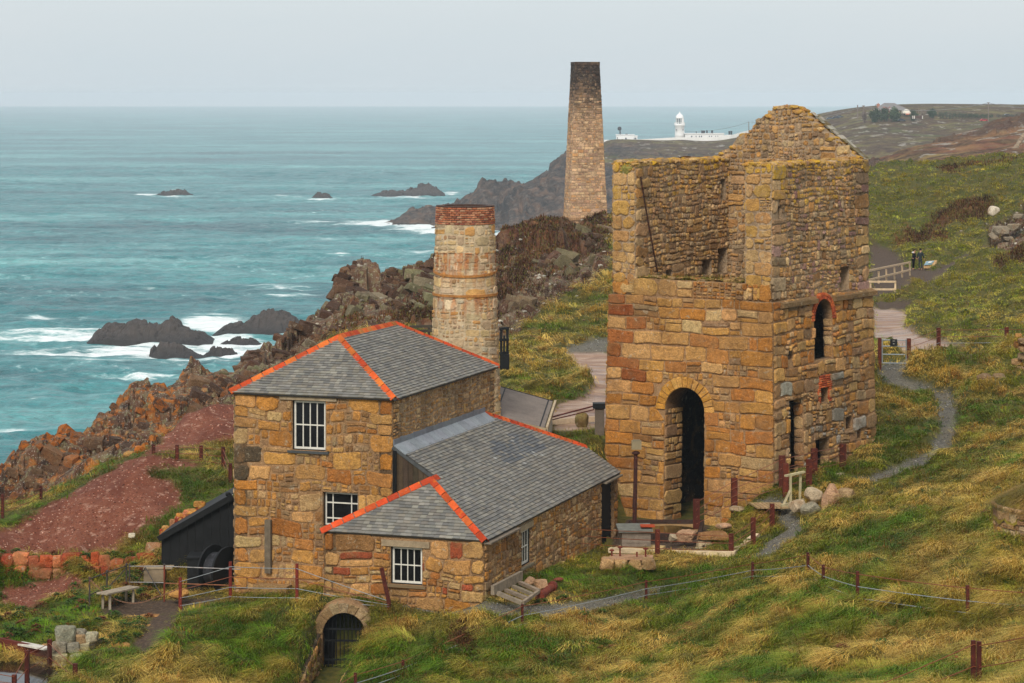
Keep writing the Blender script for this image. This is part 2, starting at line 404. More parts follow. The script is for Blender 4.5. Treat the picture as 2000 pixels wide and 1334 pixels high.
def ground(u, D, full=True):
    u = np.asarray(u, float); D = np.asarray(D, float)
    Zs = G(np.clip(u, -700, 2700), D); X = (u-CU)/F*D; Y = D
    wob = 6*90/D
    du = wob*fbm(X*1.1, Y*1.1, 3, 3)*1.3; dv = wob*0.6*fbm(X*1.1, Y*1.1, 3, 4)
    pu = u+du; pv = V0+(EYE-Zs)/D*F+dv
    mk = {}
    for nm, polys in (('slag', SLAG), ('rock', ROCK), ('heath', HEATH), ('gravel', GRAVEL), ('dirt', DIRT), ('yard', YARD)):
        m = np.zeros(u.shape, bool)
        q = (pu, pv) if nm in ('slag', 'rock', 'heath') else (u+du*0.8, pv-dv*0.3)
        for p in polys: m |= inpoly(q[0], q[1], p)
        m = m.astype(float)
        if full: m = blur(m, 4 if nm in ('rock', 'heath', 'slag') else 2)
        mk[nm] = m
    c = np.interp(u, CU_, CD_)
    mk['rock'] = np.maximum(mk['rock'], np.where(u < 1215, smooth(-0.005, 0.01, D/c-1), smooth(0.02, 0.1, D/np.interp(u, [1190, 1320, 1700, 2000, 2700], [253, 270, 290, 298, 305])-1)))
    rock = mk['rock']*(1-mk['slag']); bare = np.clip(mk['slag']+mk['gravel']+mk['dirt']+mk['yard'], 0, 1)
    grass = np.clip(1-rock-bare, 0, 1)
    far = smooth(105, 170, D)
    Z = Zs.copy()
    # tussocks
    t1 = fbm(X*0.9+0.7*Y*0.3, Y*0.75, 4, 21); t2 = fbm(X*0.28, Y*0.28, 3, 31); t3 = fbm(X*2.3, Y*2.3, 3, 41)
    rdg = 1-np.abs(fbm(X*0.7, Y*0.7, 3, 51))*2
    near_b = 1-0.75*smooth(78, 84, D)*smooth(104, 98, D)*smooth(1560, 1480, u)
    hill = smooth(1540, 1700, u)*smooth(90, 110, D)
    ts = tussock(X, Y, D)[0]
    Z += grass*(.25+.75*near_b)*np.where(mk['gravel']+mk['yard']+mk['dirt'] > .02, .3, 1)*.40*(ts-.35)
    Z += grass*near_b*((0.13+0.12*far+0.12*hill)*t1+(0.26+0.2*far+0.2*hill)*t2+0.05*t3+(0.10+0.22*hill)*rdg)
    # crags: stepped joint blocks, beds dipping to the right
    q = rock*smooth(0.2, 0.8, rock)
    Xr = X*0.85+Y*0.35; Yr = Y*0.6-X*0.3
    sc = 1.0+0.8*smooth(120, 200, D)
    wx = 0.5*fbm(X*0.6, Y*0.6, 3, 71); wy = 0.5*fbm(X*0.6, Y*0.6, 3, 72)
    def blk(x, y, s, tilt):
        i, e, ex, ey, r1, r2 = cell2(x, y, s); return i+tilt*((r1-.5)*ex+(r2-.62)*ey)*2, e
    h1, e1 = blk((Xr+wx)/3.8/sc, (Yr+wy)/2.8/sc, 81, .55); h2, e2 = blk((Xr+wx)/1.5/sc, (Yr+wy)/1.1/sc, 91, .5); h3, e3 = blk(Xr/0.45/sc, Yr/0.36/sc, 95, .6)
    amp = np.interp(u, [-60, 350, 420, 640, 980, 1190], [1.0, 1.0, 0.8, 1.0, 0.9, 0.7])
    Z += q*amp*sc*((h1-0.5)*1.35+(h2-0.5)*0.55+(h3-0.5)*0.20-0.32*smooth(0.07, 0.0, e1)-0.18*smooth(0.08, 0.0, e2)-0.06*smooth(0.12, 0, e3)+0.35*fbm(X*0.35, Y*0.35, 3, 99)-0.32)
    Z -= q*np.interp(u, [-60, 0, 60, 110, 200, 300], [1.9, 1.8, 1.15, 0.75, 0.35, 0.1])
    Z += mk['heath']*(0.12*t3+0.15*t1)*(1+far)
    Z += mk['slag']*(0.09*t1+0.12*np.abs(fbm(X*1.1-Y*.2, Y*.25, 3, 88))+0.02*t3+0.03*fbm(X*6, Y*6, 2, 77))
    Z += np.clip(mk['gravel']+mk['dirt'], 0, 1)*(0.015*fbm(X*5, Y*5, 2, 78))
    Z = carve(u, D, Z); Z = drop(u, D, Z)
    mk['rockm'] = rock; mk['grass'] = grass*(1-mk['heath'])
    if full: return Z, mk
    return Z
def gz(u, D):
    """ground height at a few spots"""
    return float(ground(np.array([float(u)]), np.array([float(D)]), False)[0])
# ================================================================ ground material
def ground_mat():
    m, nt, b = nodes('ground_surface'); g = NG(nt); p = g.geo()
    A = g.n('ShaderNodeSeparateColor'); g.link(g.attr('MaskA'), A.inputs[0]); B = g.n('ShaderNodeSeparateColor'); g.link(g.attr('MaskB'), B.inputs[0])
    n1 = g.noise(0.35, 5, 0.6, p); n2 = g.noise(1.7, 5, 0.65, p, 0.6); n3 = g.noise(9, 4, 0.7, p)
    grass = g.ramp(n2, [(0.30, srgb(46,50,14)), (0.45, srgb(74,70,22)), (0.58, srgb(104,90,38)), (0.72, srgb(88,62,28))])
    grass = g.mix(g.ramp(n1, [(0.35, 0.0), (0.65, 0.6)]), grass, srgb(56,68,18))
    heath = g.ramp(n2, [(0.3, srgb(52,34,20)), (0.5, srgb(92,54,34)), (0.7, srgb(120,84,44))])
    # rock
    wv = g.n('ShaderNodeVectorMath', operation='ADD'); g.link(p, wv.inputs[0])
    nz = g.n('ShaderNodeTexNoise'); g.link(p, nz.inputs['Vector']); nz.inputs['Scale'].default_value = 0.9; nz.inputs['Detail'].default_value = 4
    g.link(nz.outputs['Color'], wv.inputs[1])
    vc = g.n('ShaderNodeTexVoronoi'); g.link(wv.outputs[0], vc.inputs['Vector']); vc.inputs['Scale'].default_value = 1.1
    sv = g.n('ShaderNodeSeparateColor'); g.link(vc.outputs['Color'], sv.inputs[0])
    rock = g.ramp(sv.outputs[0], [(0.0, srgb(48,37,30)), (0.4, srgb(86,64,48)), (0.7, srgb(112,92,70)), (1.0, srgb(70,58,48))])
    rock = g.mix(g.ramp(n2, [(0.42, 0.0), (0.64, 0.7)]), rock, srgb(92,54,34))
    rock = g.mix(g.ramp(g.noise(3.1, 5, 0.7, p, 0.5), [(0.52, 0.0), (0.62, 0.7)]), rock, srgb(130,128,92))
    rock = g.mix(g.ramp(g.noise(13, 3, 0.7, p), [(0.60, 0.0), (0.66, 0.8)]), rock, srgb(190,184,170))
    li = g.math('MULTIPLY', B.outputs[2], g.ramp(g.noise(1.25, 5, 0.68, p, 0.5), [(0.51, 0.0), (0.59, 1.0)]))
    rock = g.mix(li, rock, g.ramp(n3, [(0.3, srgb(150,80,22)), (0.6, srgb(188,112,34)), (0.8, srgb(112,84,44))]))
    slag = g.ramp(g.noise(22, 4, 0.75, p), [(0.25, srgb(76,38,26)), (0.48, srgb(120,68,48)), (0.62, srgb(142,88,64)), (0.78, srgb(188,142,112))])
    slag = g.mix(g.ramp(g.noise(0.55, 5, 0.65, g.scale(p, (1.6, .5, 1)), .5), [(0.36, 0.85), (0.6, 0.0)]), slag, srgb(94,46,30))
    slag = g.mix(g.ramp(g.noise(2.2, 4, 0.7, p), [(0.56, 0.0), (0.68, .6)]), slag, srgb(190,150,128))
    grav = g.ramp(g.voro(26, 'Distance', 'F1', p), [(0.0, srgb(136,130,118)), (0.5, srgb(94,90,82)), (0.9, srgb(46,44,41))])
    grav = g.mix(g.ramp(n2, [(0.4, 0.0), (0.7, 0.5)]), grav, srgb(128,118,92))
    yard = g.ramp(g.noise(0.9, 5, 0.65, g.scale(p, (0.75, 1.0, 1.0)), 0.6), [(0.32, srgb(128,98,80)), (0.48, srgb(154,122,100)), (0.6, srgb(172,142,118)), (0.75, srgb(196,168,142))])
    dirt = g.ramp(n3, [(0.3, srgb(54,42,34)), (0.55, srgb(82,65,50)), (0.75, srgb(122,102,80))])
    c = g.mix(A.outputs[0], grass, rock); c = g.mix(B.outputs[1], c, heath)
    c = g.mix(A.outputs[1], c, slag); c = g.mix(A.outputs[2], c, grav); c = g.mix(B.outputs[0], c, yard)
    c = g.mix(g.attr('MaskC', 'Fac'), c, dirt)
    g.link(c, b.inputs['Base Color'])
    rg = g.mix(B.outputs[0], (0.92, 0.92, 0.92), g.ramp(g.noise(0.55, 3, 0.5, g.scale(p, (0.3, 1, 1))), [(0.40, 0.75), (0.60, 0.22)]))
    g.link(rg, b.inputs['Roughness']); b.inputs['Specular IOR Level'].default_value = 0.3
    nr = g.bump(g.noise(3.5, 6, 0.72, p), 0.7, 0.18); nr = g.bump(g.noise(24, 3, 0.7, p), 0.5, 0.03, nr)
    g.link(nr, b.inputs['Normal'])
    return m
def heightfield_objects(us, Ds, Z, masks, mat_, label_fn, names):
    """split one sheet of ground into named pieces by face label; each keeps its own vertices"""
    U, DD = np.meshgrid(us, Ds); X = (U-CU)/F*DD
    nr, nc = U.shape
    verts = np.stack([X, DD, Z], -1).reshape(-1, 3)
    i = np.arange(nr*nc).reshape(nr, nc)
    quads = np.stack([i[:-1, :-1], i[:-1, 1:], i[1:, 1:], i[1:, :-1]], -1).reshape(-1, 4)
    lab = label_fn()[:-1, :-1].reshape(-1)
    out = {}
    for k, nm in names.items():
        q = quads[lab == k]
        if not len(q): continue
        used = np.unique(q); remap = np.zeros(nr*nc, np.int64); remap[used] = np.arange(len(used)); q = remap[q]
        me = bpy.data.meshes.new(nm)
        me.vertices.add(len(used)); me.vertices.foreach_set('co', verts[used].astype(np.float32).ravel())
        me.loops.add(q.size); me.loops.foreach_set('vertex_index', q.ravel().astype(np.int32))
        me.polygons.add(len(q)); me.polygons.foreach_set('loop_start', np.arange(0, q.size, 4, dtype=np.int32))
        me.polygons.foreach_set('loop_total', np.full(len(q), 4, dtype=np.int32))
        me.polygons.foreach_set('use_smooth', np.ones(len(q), dtype=bool))
        me.update(calc_edges=True)
        for an, chans in masks.items():
            if len(chans) == 3:
                at = me.attributes.new(an, 'FLOAT_COLOR', 'POINT'); c = np.ones((len(used), 4), np.float32)
                for j, ch in enumerate(chans): c[:, j] = ch.reshape(-1)[used]
                at.data.foreach_set('color', c.ravel())
            else:
                at = me.attributes.new(an, 'FLOAT', 'POINT'); at.data.foreach_set('value', chans[0].reshape(-1)[used].astype(np.float32))
        me.materials.append(mat_)
        o = bpy.data.objects.new(nm, me); COL.objects.link(o); out[nm] = o
    return out
us = np.concatenate([np.arange(-2600, -500, 60.0), np.arange(-500, -60, 12.0), np.arange(-60, 2060, 3.4), np.arange(2060, 2500, 9.0), np.arange(2500, 5500, 60.0)])
Ds = np.concatenate([np.exp(np.linspace(math.log(4), math.log(46), 50, endpoint=False)), np.exp(np.arange(math.log(46), math.log(118), 0.0017)), np.exp(np.arange(math.log(118), math.log(345), 0.0036))])
U_, D_ = np.meshgrid(us, Ds)
GZ, MK = ground(U_, D_)
lich = np.interp(U_, [-100, 330, 470, 600], [1, 0.9, 0.25, 0.0])*smooth(-3.2, 0.2, GZ-G(np.clip(U_, -700, 2700), D_))
lich = lich*0.9+0.1*np.interp(U_, [600, 700, 1200], [0, 1, 1])
masks = {'MaskA': (MK['rockm'], MK['slag'], MK['gravel']), 'MaskB': (MK['yard'], MK['heath']*np.clip(0.6+0.8*fbm(U_*0.03, D_*1.0, 3, 5), 0, 1), lich), 'MaskC': (MK['dirt'],)}
def lab():
    st = np.stack([np.full(U_.shape, 0.5), MK['rockm'], MK['slag'], np.maximum(MK['gravel'], MK['dirt']), MK['yard']])
    return st.argmax(0)
GMAT = ground_mat()
gobs = heightfield_objects(us, Ds, GZ, masks, GMAT, lab, {0: 'ground', 1: 'cliff', 2: 'slag_heap', 3: 'path', 4: 'concrete_yard'})
gobs['cliff'].data.polygons.foreach_set('use_smooth', np.zeros(len(gobs['cliff'].data.polygons), dtype=bool))
for nm, (lb, ct) in {'ground': ('rough windswept grassland sloping round the mine buildings', 'ground'), 'cliff': ('jointed brown crags with orange lichen along the cliff top', 'cliff'),
                     'slag_heap': ('bare red brown slag heap above the dry stone wall', 'slag heap'), 'path': ('grey gravel path winding between the ruins', 'path'),
                     'concrete_yard': ('pinkish wet concrete yard behind the engine house', 'yard')}.items():
    tag(gobs[nm], lb, ct, None, 'structure')
# ================================================================ headland with the lighthouse, brown hill
def far_mat(name, kind):
    m, nt, b = nodes(name); g = NG(nt); p = g.geo()
    n1 = g.noise(0.018, 6, 0.65, p, 0.4); n2 = g.noise(0.09, 6, 0.7, p, 0.3); n3 = g.noise(0.35, 4, 0.7, p)
    if kind == 'head': turf = g.ramp(n1, [(0.36, srgb(62,68,36)), (0.46, srgb(116,108,58)), (0.54, srgb(84,58,44)), (0.66, srgb(82,92,46))])
    else: turf = g.ramp(n1, [(0.34, srgb(112,72,52)), (0.46, srgb(150,112,74)), (0.55, srgb(120,72,54)), (0.68, srgb(148,130,76))])
    turf = g.mix(g.ramp(n2, [(0.44, 0.0), (0.56, 0.9)]), turf, srgb(66,46,36))
    turf = g.mix(g.ramp(n3, [(0.45, 0.0), (0.7, 0.45)]), turf, srgb(150,128,84))
    rock = g.ramp(n2, [(0.32, srgb(34,31,32)), (0.5, srgb(68,57,50)), (0.68, srgb(122,94,74))])
    rock = g.mix(g.ramp(n3, [(0.5, 0.0), (0.75, 0.5)]), rock, srgb(150,140,130))
    wh = g.ramp(g.noise(0.12, 5, 0.7, g.scale(p, (1, 0.5, 2))), [(0.585, 0.0), (0.62, 0.9)])
    turf = g.mix(wh, turf, srgb(160,152,140))
    c = g.mix(g.attr('Rock', 'Fac'), turf, rock)
    g.link(c, b.inputs['Base Color']); b.inputs['Roughness'].default_value = 0.95; b.inputs['Specular IOR Level'].default_value = 0.15
    nr = g.bump(n2, 1.0, 5.0); nr = g.bump(n3, 0.9, 1.4, nr); g.link(nr, b.inputs['Normal'])
    return m
HP = pz([(735,438,1362),(780,424,1372),(822,404,1385),(850,410,1385),(884,402,1390),(905,380,1395),(920,374,1395),(942,348,1400),(985,346,1400),(1008,356,1402),(1035,345,1410),(1060,332,1420),(1075,318,1425),(1095,302,1430),(1112,297,1432),(1180,300,1440),(1250,302,1450),(1350,302,1470),(1430,300,1480),(1190,291,1500),(1250,291,1505),(1330,289,1515),(1400,288,1520),
 (1180,278,1560),(1250,276,1575),(1330,274,1590),(1430,272,1590),(1480,256,1560),(1530,245,1500),(1600,238,1400),(1690,234,1320),(1800,231,1300),(1900,230,1300),(2000,226,1300),(2300,215,1300),(2800,200,1300),
 (1700,300,1130),(1700,260,1230),(1850,262,1230),(1850,290,1130),(1600,300,1180),(1500,330,1240),(1450,340,1300),(1350,360,1330),(1250,380,1320),(1180,380,1320),
 (1600,230,1700),(2000,222,1700),(2800,210,1700)])
HP += [(u, D, z) for u, D, z in ((690,1340,-3),(735,1335,-1),(800,1330,-1),(850,1325,-2),(930,1285,0),(980,1262,-1),(1050,1255,-1),(1120,1265,-1),(1200,1240,-1),(1300,1200,-1),(1400,1120,2),(1500,1000,15),(1700,900,35),(2000,900,40),(2800,900,45),
   (700,1400,-3),(780,1430,-3),(850,1440,-3),(900,1455,-3),(960,1480,-3),(1050,1530,-2),(1100,1580,0),(1170,1660,5),(1250,1690,10),(1350,1700,15),(1450,1720,20),(1300,1800,-3),(1100,1700,-3),(600,1500,-3),(600,1300,-3),(900,1600,-3),(900,1200,-4),(1100,1150,-4),(1300,1050,-4))]
HR = RBF(HP, 1.3)
def headland(u, D):
    Z = HR(u, D); X = (u-CU)/F*D; Y = D
    slope = np.clip((np.interp(u, [700, 1150, 1250, 1500, 1600], [80, 80, 30, 15, 8])-(Z-0))/20, 0, 1)
    pv = V0+(EYE-Z)/D*F
    rk = smooth(-0.2, 0.25, np.where(u < 1130, 1.0, (pv-318)/60.0+0.55*fbm(X*0.02, Y*0.02, 4, 5)))
    rk = np.maximum(rk, smooth(0.18, 0.32, fbm(X*0.03, Y*0.03, 4, 15))*0.9*smooth(1650, 1500, u))
    top = smooth(1500, 1540, D)*smooth(1150, 1200, u)
    rk = rk*(1-top)
    h1, e1 = cellr(X/22+0.3*fbm(X*.05, Y*.05, 2, 3), Y/40, 3); h2, e2 = cellr(X/9, Y/16, 4); h3, e3 = cellr(X/4, Y/7, 6)
    Z = Z+rk*np.where(u > 1150, np.clip((pv-280)/40, .08, 1), 1)*(Z > -1)*((h1-0.5)*7+(h2-0.5)*4.5+(h3-0.5)*2.0-2.0*smooth(0.12, 0, e1)-1.0*smooth(0.12, 0, e2)+2*fbm(X*.03, Y*.03, 3, 8))*np.clip(Z/14+0.25, 0, 1)
    Z = Z+(1-rk)*(1-top*0.9)*(1.6*fbm(X*0.02, Y*0.02, 4, 9)+0.6*fbm(X*0.1, Y*0.1, 3, 10))*np.where((u > 1480), .35, 1)
    return np.maximum(Z, -4), rk
hu = np.concatenate([np.arange(600, 660, 12.0), np.arange(660, 2080, 3.0), np.arange(2080, 2800, 24.0)]); hD = np.exp(np.arange(math.log(900), math.log(1850), 0.0024))
HU, HD = np.meshgrid(hu, hD); HZ, HRK = headland(HU, HD)
ho = heightfield_objects(hu, hD, HZ, {'Rock': (HRK,)}, far_mat('headland_turf', 'head'), lambda: np.zeros(HU.shape), {0: 'headland'})
tag(ho['headland'], 'far rocky headland sloping down into the sea below the lighthouse', 'headland', None, 'structure')
BP = pz([(1700,316,600),(1760,300,640),(1800,287,670),(1850,270,690),(1900,256,715),(1950,244,735),(2000,231,750),(2300,170,800),(2700,130,850),
 (1700,352,430),(1760,345,430),(1850,340,430),(2000,330,430),(2300,300,430),(1800,318,540),(1900,300,560),(2000,280,580),(2300,230,600),(1900,270,660)])+[(1600,600,42),(1500,600,30),(1400,600,10),(1300,600,-3),(1200,600,-4),(1600,430,35),(1450,430,22),(1350,430,8),(1250,430,-3),(1700,900,42),(1900,900,48),(2200,900,60),(1500,900,12),(1350,900,-4),(2700,500,72),(2300,340,52),(1700,330,38),(1400,330,20),(1300,330,0)]
BR = RBF(BP, 1.3)
bu = np.concatenate([np.arange(1180, 1680, 10.0), np.arange(1680, 2080, 2.6), np.arange(2080, 2720, 20.0)]); bD = np.exp(np.arange(math.log(320), math.log(930), 0.004))
BU, BD = np.meshgrid(bu, bD); BX = (BU-CU)/F*BD
brk = smooth(0.24, 0.34, fbm(BX*0.05, BD*0.03, 4, 25))*smooth(500, 560, BD)
BZ = BR(BU, BD)+1.0*fbm(BX*0.04, BD*0.03, 4, 26)+0.7*fbm(BX*0.2, BD*0.12, 4, 27)+brk*1.6*(cellr(BX/3, BD/4, 7)[0])
BZ = np.where(BD < 420, BZ-8*smooth(420, 330, BD), BZ)
bo = heightfield_objects(bu, bD, BZ, {'Rock': (brk*0.6,)}, far_mat('bracken_hill', 'hill'), lambda: np.zeros(BU.shape), {0: 'hill'})
tag(bo['hill'], 'russet bracken hillside with pale outcrops beyond the green slope', 'hill', None, 'structure')
# ================================================================ sea
SEAROCKS = [  # photo columns left-right, waterline row, top profile (column, row), depth factor
 ((172,415), 664, [(172,664),(200,634),(240,630),(262,620),(285,625),(310,632),(335,618),(360,632),(395,646),(415,664)], 'largest dark sea rock, long and humped, white surf along both ends'),
 ((420,597), 646, [(420,646),(445,632),(475,624),(505,610),(530,598),(550,606),(575,618),(597,640)], 'pointed dark sea rock nearest the cliff, behind the surf'),
 ((295,400), 694, [(295,680),(312,664),(330,668),(350,672),(375,682),(400,694)], 'low ragged sea rock awash in front of the largest one'),
 ((398,472), 694, [(398,690),(415,676),(440,672),(455,678),(472,692)], 'low brown sea rock in the surf close under the cliff'),
 ((425,510), 672, [(425,670),(445,660),(470,654),(490,654),(510,666)], 'small dark sea rock between the pointed rock and the surf'),
 ((306,379), 381, [(306,379),(325,372),(345,368),(365,370),(379,380)], 'lone far sea rock with a burst of spray, far out to the left'),
 ((607,651), 387, [(607,386),(618,378),(628,374),(640,377),(651,386)], 'smallest far sea rock, a round hump alone in open water'),
 ((722,868), 382, [(722,381),(745,374),(765,371),(790,373),(806,365),(822,360),(845,361),(868,377)], 'long low far sea rock with two humps off the headland'),
]
def sea_mat():
    m, nt, b = nodes('sea_water'); g = NG(nt); p = g.geo()
    n0 = g.noise(0.004, 4, 0.6, g.scale(p, (0.5, 1.6, 1)))
    n0 = g.math('ADD', n0, g.math('MULTIPLY', g.math('SUBTRACT', g.noise(.035, 6, .7, g.scale(p, (.3, 1.4, 1)), .5), .5), .9))
    teal = g.ramp(n0, [(0.25, srgb(12,80,88)), (0.5, srgb(40,120,124)), (0.75, srgb(104,168,166))])
    sp = g.n('ShaderNodeSeparateXYZ'); g.link(p, sp.inputs[0])
    n1 = g.noise(0.05, 5, 0.65, g.scale(p, (0.35, 1.5, 1)), 0.4); n2 = g.noise(0.16, 5, 0.7, g.scale(p, (0.5, 1.4, 1)))
    foam = g.attr('Foam', 'Fac')
    f1 = g.math('ADD', foam, g.math('MULTIPLY', g.math('SUBTRACT', n1, 0.5), 1.5)); f1 = g.math('ADD', f1, g.math('MULTIPLY', g.math('SUBTRACT', n2, 0.5), 1.1))
    f1 = g.math('ADD', f1, g.math('MULTIPLY', g.math('SUBTRACT', g.noise(.45, 5, .75, g.scale(p, (.5, .5, 1)), .6), .5), .55))
    fm = g.ramp(f1, [(0.42, 0.0), (0.66, 0.95)])
    gr = g.noise(1.0, 4, .7, g.scale(p, (.30, .10, 1)), .3)
    teal = g.mix(1.0, teal, g.ramp(gr, [(.3, .70), (.5, 1.0), (.66, 1.22), (.76, 1.6)]), 'MULTIPLY')
    f2 = g.ramp(f1, [(0.22, 0.0), (0.5, 0.45)])
    cap = g.math('MULTIPLY', g.ramp(g.noise(0.016, 4, 0.65, g.scale(p, (0.35, 1.3, 1)), 0.5), [(0.50, 0.0), (0.66, 1.0)]), g.ramp(gr, [(.56, 0.0), (.66, .8)]))
    c = g.mix(f2, teal, srgb(140,190,188)); c = g.mix(g.math('MULTIPLY', cap, 0.8), c, srgb(215,230,228)); c = g.mix(fm, c, srgb(236,242,240))
    g.link(c, b.inputs['Base Color'])
    g.link(g.ramp(g.math('MAXIMUM', fm, cap), [(0.0, 0.34), (0.6, 0.85)]), b.inputs['Roughness']); b.inputs['IOR'].default_value = 1.33
    b.inputs['Specular IOR Level'].default_value = 0.5
    w1 = g.noise(0.10, 5, 0.65, g.scale(p, (0.55, 1.2, 1)), 0.3); w2 = g.noise(0.55, 4, 0.65, g.scale(p, (0.6, 1.2, 1)))
    nr = g.bump(w1, 0.8, 5.0); nr = g.bump(w2, 0.7, 0.9, nr); g.link(nr, b.inputs['Normal'])
    return m
su = np.concatenate([np.arange(-1500, -60, 40.0), np.arange(-60, 2060, 5.0), np.arange(2060, 3400, 40.0)])
sD = np.concatenate([np.exp(np.arange(math.log(250), math.log(2500), 0.004)), np.exp(np.linspace(math.log(2500), math.log(15600), 90))])
SU, SD = np.meshgrid(su, sD); SX = (SU-CU)/F*SD
foam = np.zeros(SU.shape)
def blob(u, v, du, dD, k):
    global foam
    D = EYE*F/(v-V0); dD = D*dD/(v-V0)
    foam = np.maximum(foam, k*np.exp(-((SU-u)/du)**2-((SD-D)/dD)**2))
for (u0, u1), v, prof, lb in SEAROCKS:
    w = (u1-u0); D = EYE*F/(v-V0)
    blob((u0+u1)/2, v+2, w*0.66, 13 if v > 500 else 4.5, 0.72 if v > 500 else 0.62)
for a in ((415,630,60,17,1.05),(340,668,260,30,0.60),(150,650,150,20,0.62),(60,650,140,12,0.55),(100,690,140,12,.5),(290,690,150,16,0.95),(450,668,90,24,0.95),(560,646,70,14,0.95),(430,694,110,12,0.8),(0,742,70,7,0.55),(280,735,150,5,0.52),(420,738,120,4,.6),(20,838,60,6,0.55),(60,780,90,5,.45),(70,805,60,4,.45),(150,690,90,10,.5),(80,618,40,5,.6),(90,920,60,8,.5),(170,705,60,5,.5),(540,560,80,4,.5),(300,560,50,3,.4),
          (760,436,85,7,1.05),(830,446,80,7,1.0),(1010,460,60,8,1.15),(900,452,100,7,0.9),(700,432,40,4,0.7),(560,575,60,3,0.5),(660,495,30,3,0.55),(640,470,40,4,0.5),(620,432,60,4,0.5),(560,382,70,2.5,0.5),(290,379,40,2.5,0.75),(345,372,12,5,.9),(880,376,25,3,0.75),(790,505,50,3,0.45),(820,490,40,4,.5)):
    blob(*a)
wr = 1-np.abs(fbm(SX*0.022, SD*0.05, 4, 33))*2.2; wr2 = 1-np.abs(fbm(SX*0.07+5, SD*0.12, 3, 34))*2.2
SZ = (1.5*wr*(.6+.8*np.clip(fbm(SX*.004, SD*.006, 3, 38)+.3, 0, 1))+0.7*wr2-1.2)*smooth(14000, 3000, SD)+foam*0.5*fbm(SX*0.2, SD*0.2, 3, 36)
so = heightfield_objects(su, sD, SZ, {'Foam': (foam,)}, sea_mat(), lambda: np.zeros(SU.shape), {0: 'sea'})
tag(so['sea'], 'choppy teal sea with white surf round the rocks', 'sea', None, 'structure')
ROCKM = mat('sea_rock', None, 0.75, vary=(0.5, 0.35), bump=((0.8, 0.8, 0.6), (4, 0.6, 0.12)), spec=0.35)
for (u0, u1), v, prof, lb in SEAROCKS:
    D = EYE*F/(v-V0); s = D/F; w = (u1-u0)*s; dep = max(6.0, w*0.55); nx, ny = 90, 46
    pu = np.array([q[0] for q in prof], float); pv = np.array([q[1] for q in prof], float)
    gx = np.linspace(u0-2, u1+2, nx); gy = np.linspace(-1, 1, ny); A, Bq = np.meshgrid(gx, gy)
    top = np.interp(A, pu, (v-pv)*s)
    X = (A-CU)*s; Y = D+Bq*dep/2
    sk = np.clip(1-np.abs(Bq+0.25*fbm(X*0.12, Y*0.12, 3, 41))**1.6, 0, 1)**0.75
    sc = max(1.0, w/28)
    h = top*sk*(1+0.25*fbm(X*0.15, Y*0.15, 3, 42))+np.minimum(top, 2.5*sc)*sk*((cellr(X/2.2/sc, Y/3/sc, 43)[0]-0.5)*0.55+(cellr(X/0.9/sc, Y/1.2/sc, 44)[0]-0.5)*0.3)-0.6
    edge = (np.abs(Bq) > 0.97) | (A <= u0-1.9) | (A >= u1+1.9); h = np.where(edge, -2, h)
    b = MB(); vs = np.stack([X, Y, h], -1).reshape(-1, 3)
    idx = np.arange(nx*ny).reshape(ny, nx); q = np.stack([idx[:-1, :-1], idx[:-1, 1:], idx[1:, 1:], idx[1:, :-1]], -1).reshape(-1, 4)
    wet = np.clip(h.reshape(-1)/3.0, 0, 1)
    cols = [tuple(np.array(srgb(36,32,31))*(1-t)+np.array(srgb(62,53,47))*t) for t in wet]
    b.add(vs.tolist(), q.tolist(), cols)
    tag(b.build('sea_rock', ROCKM), lb, 'rock', 'rocks standing in the sea')
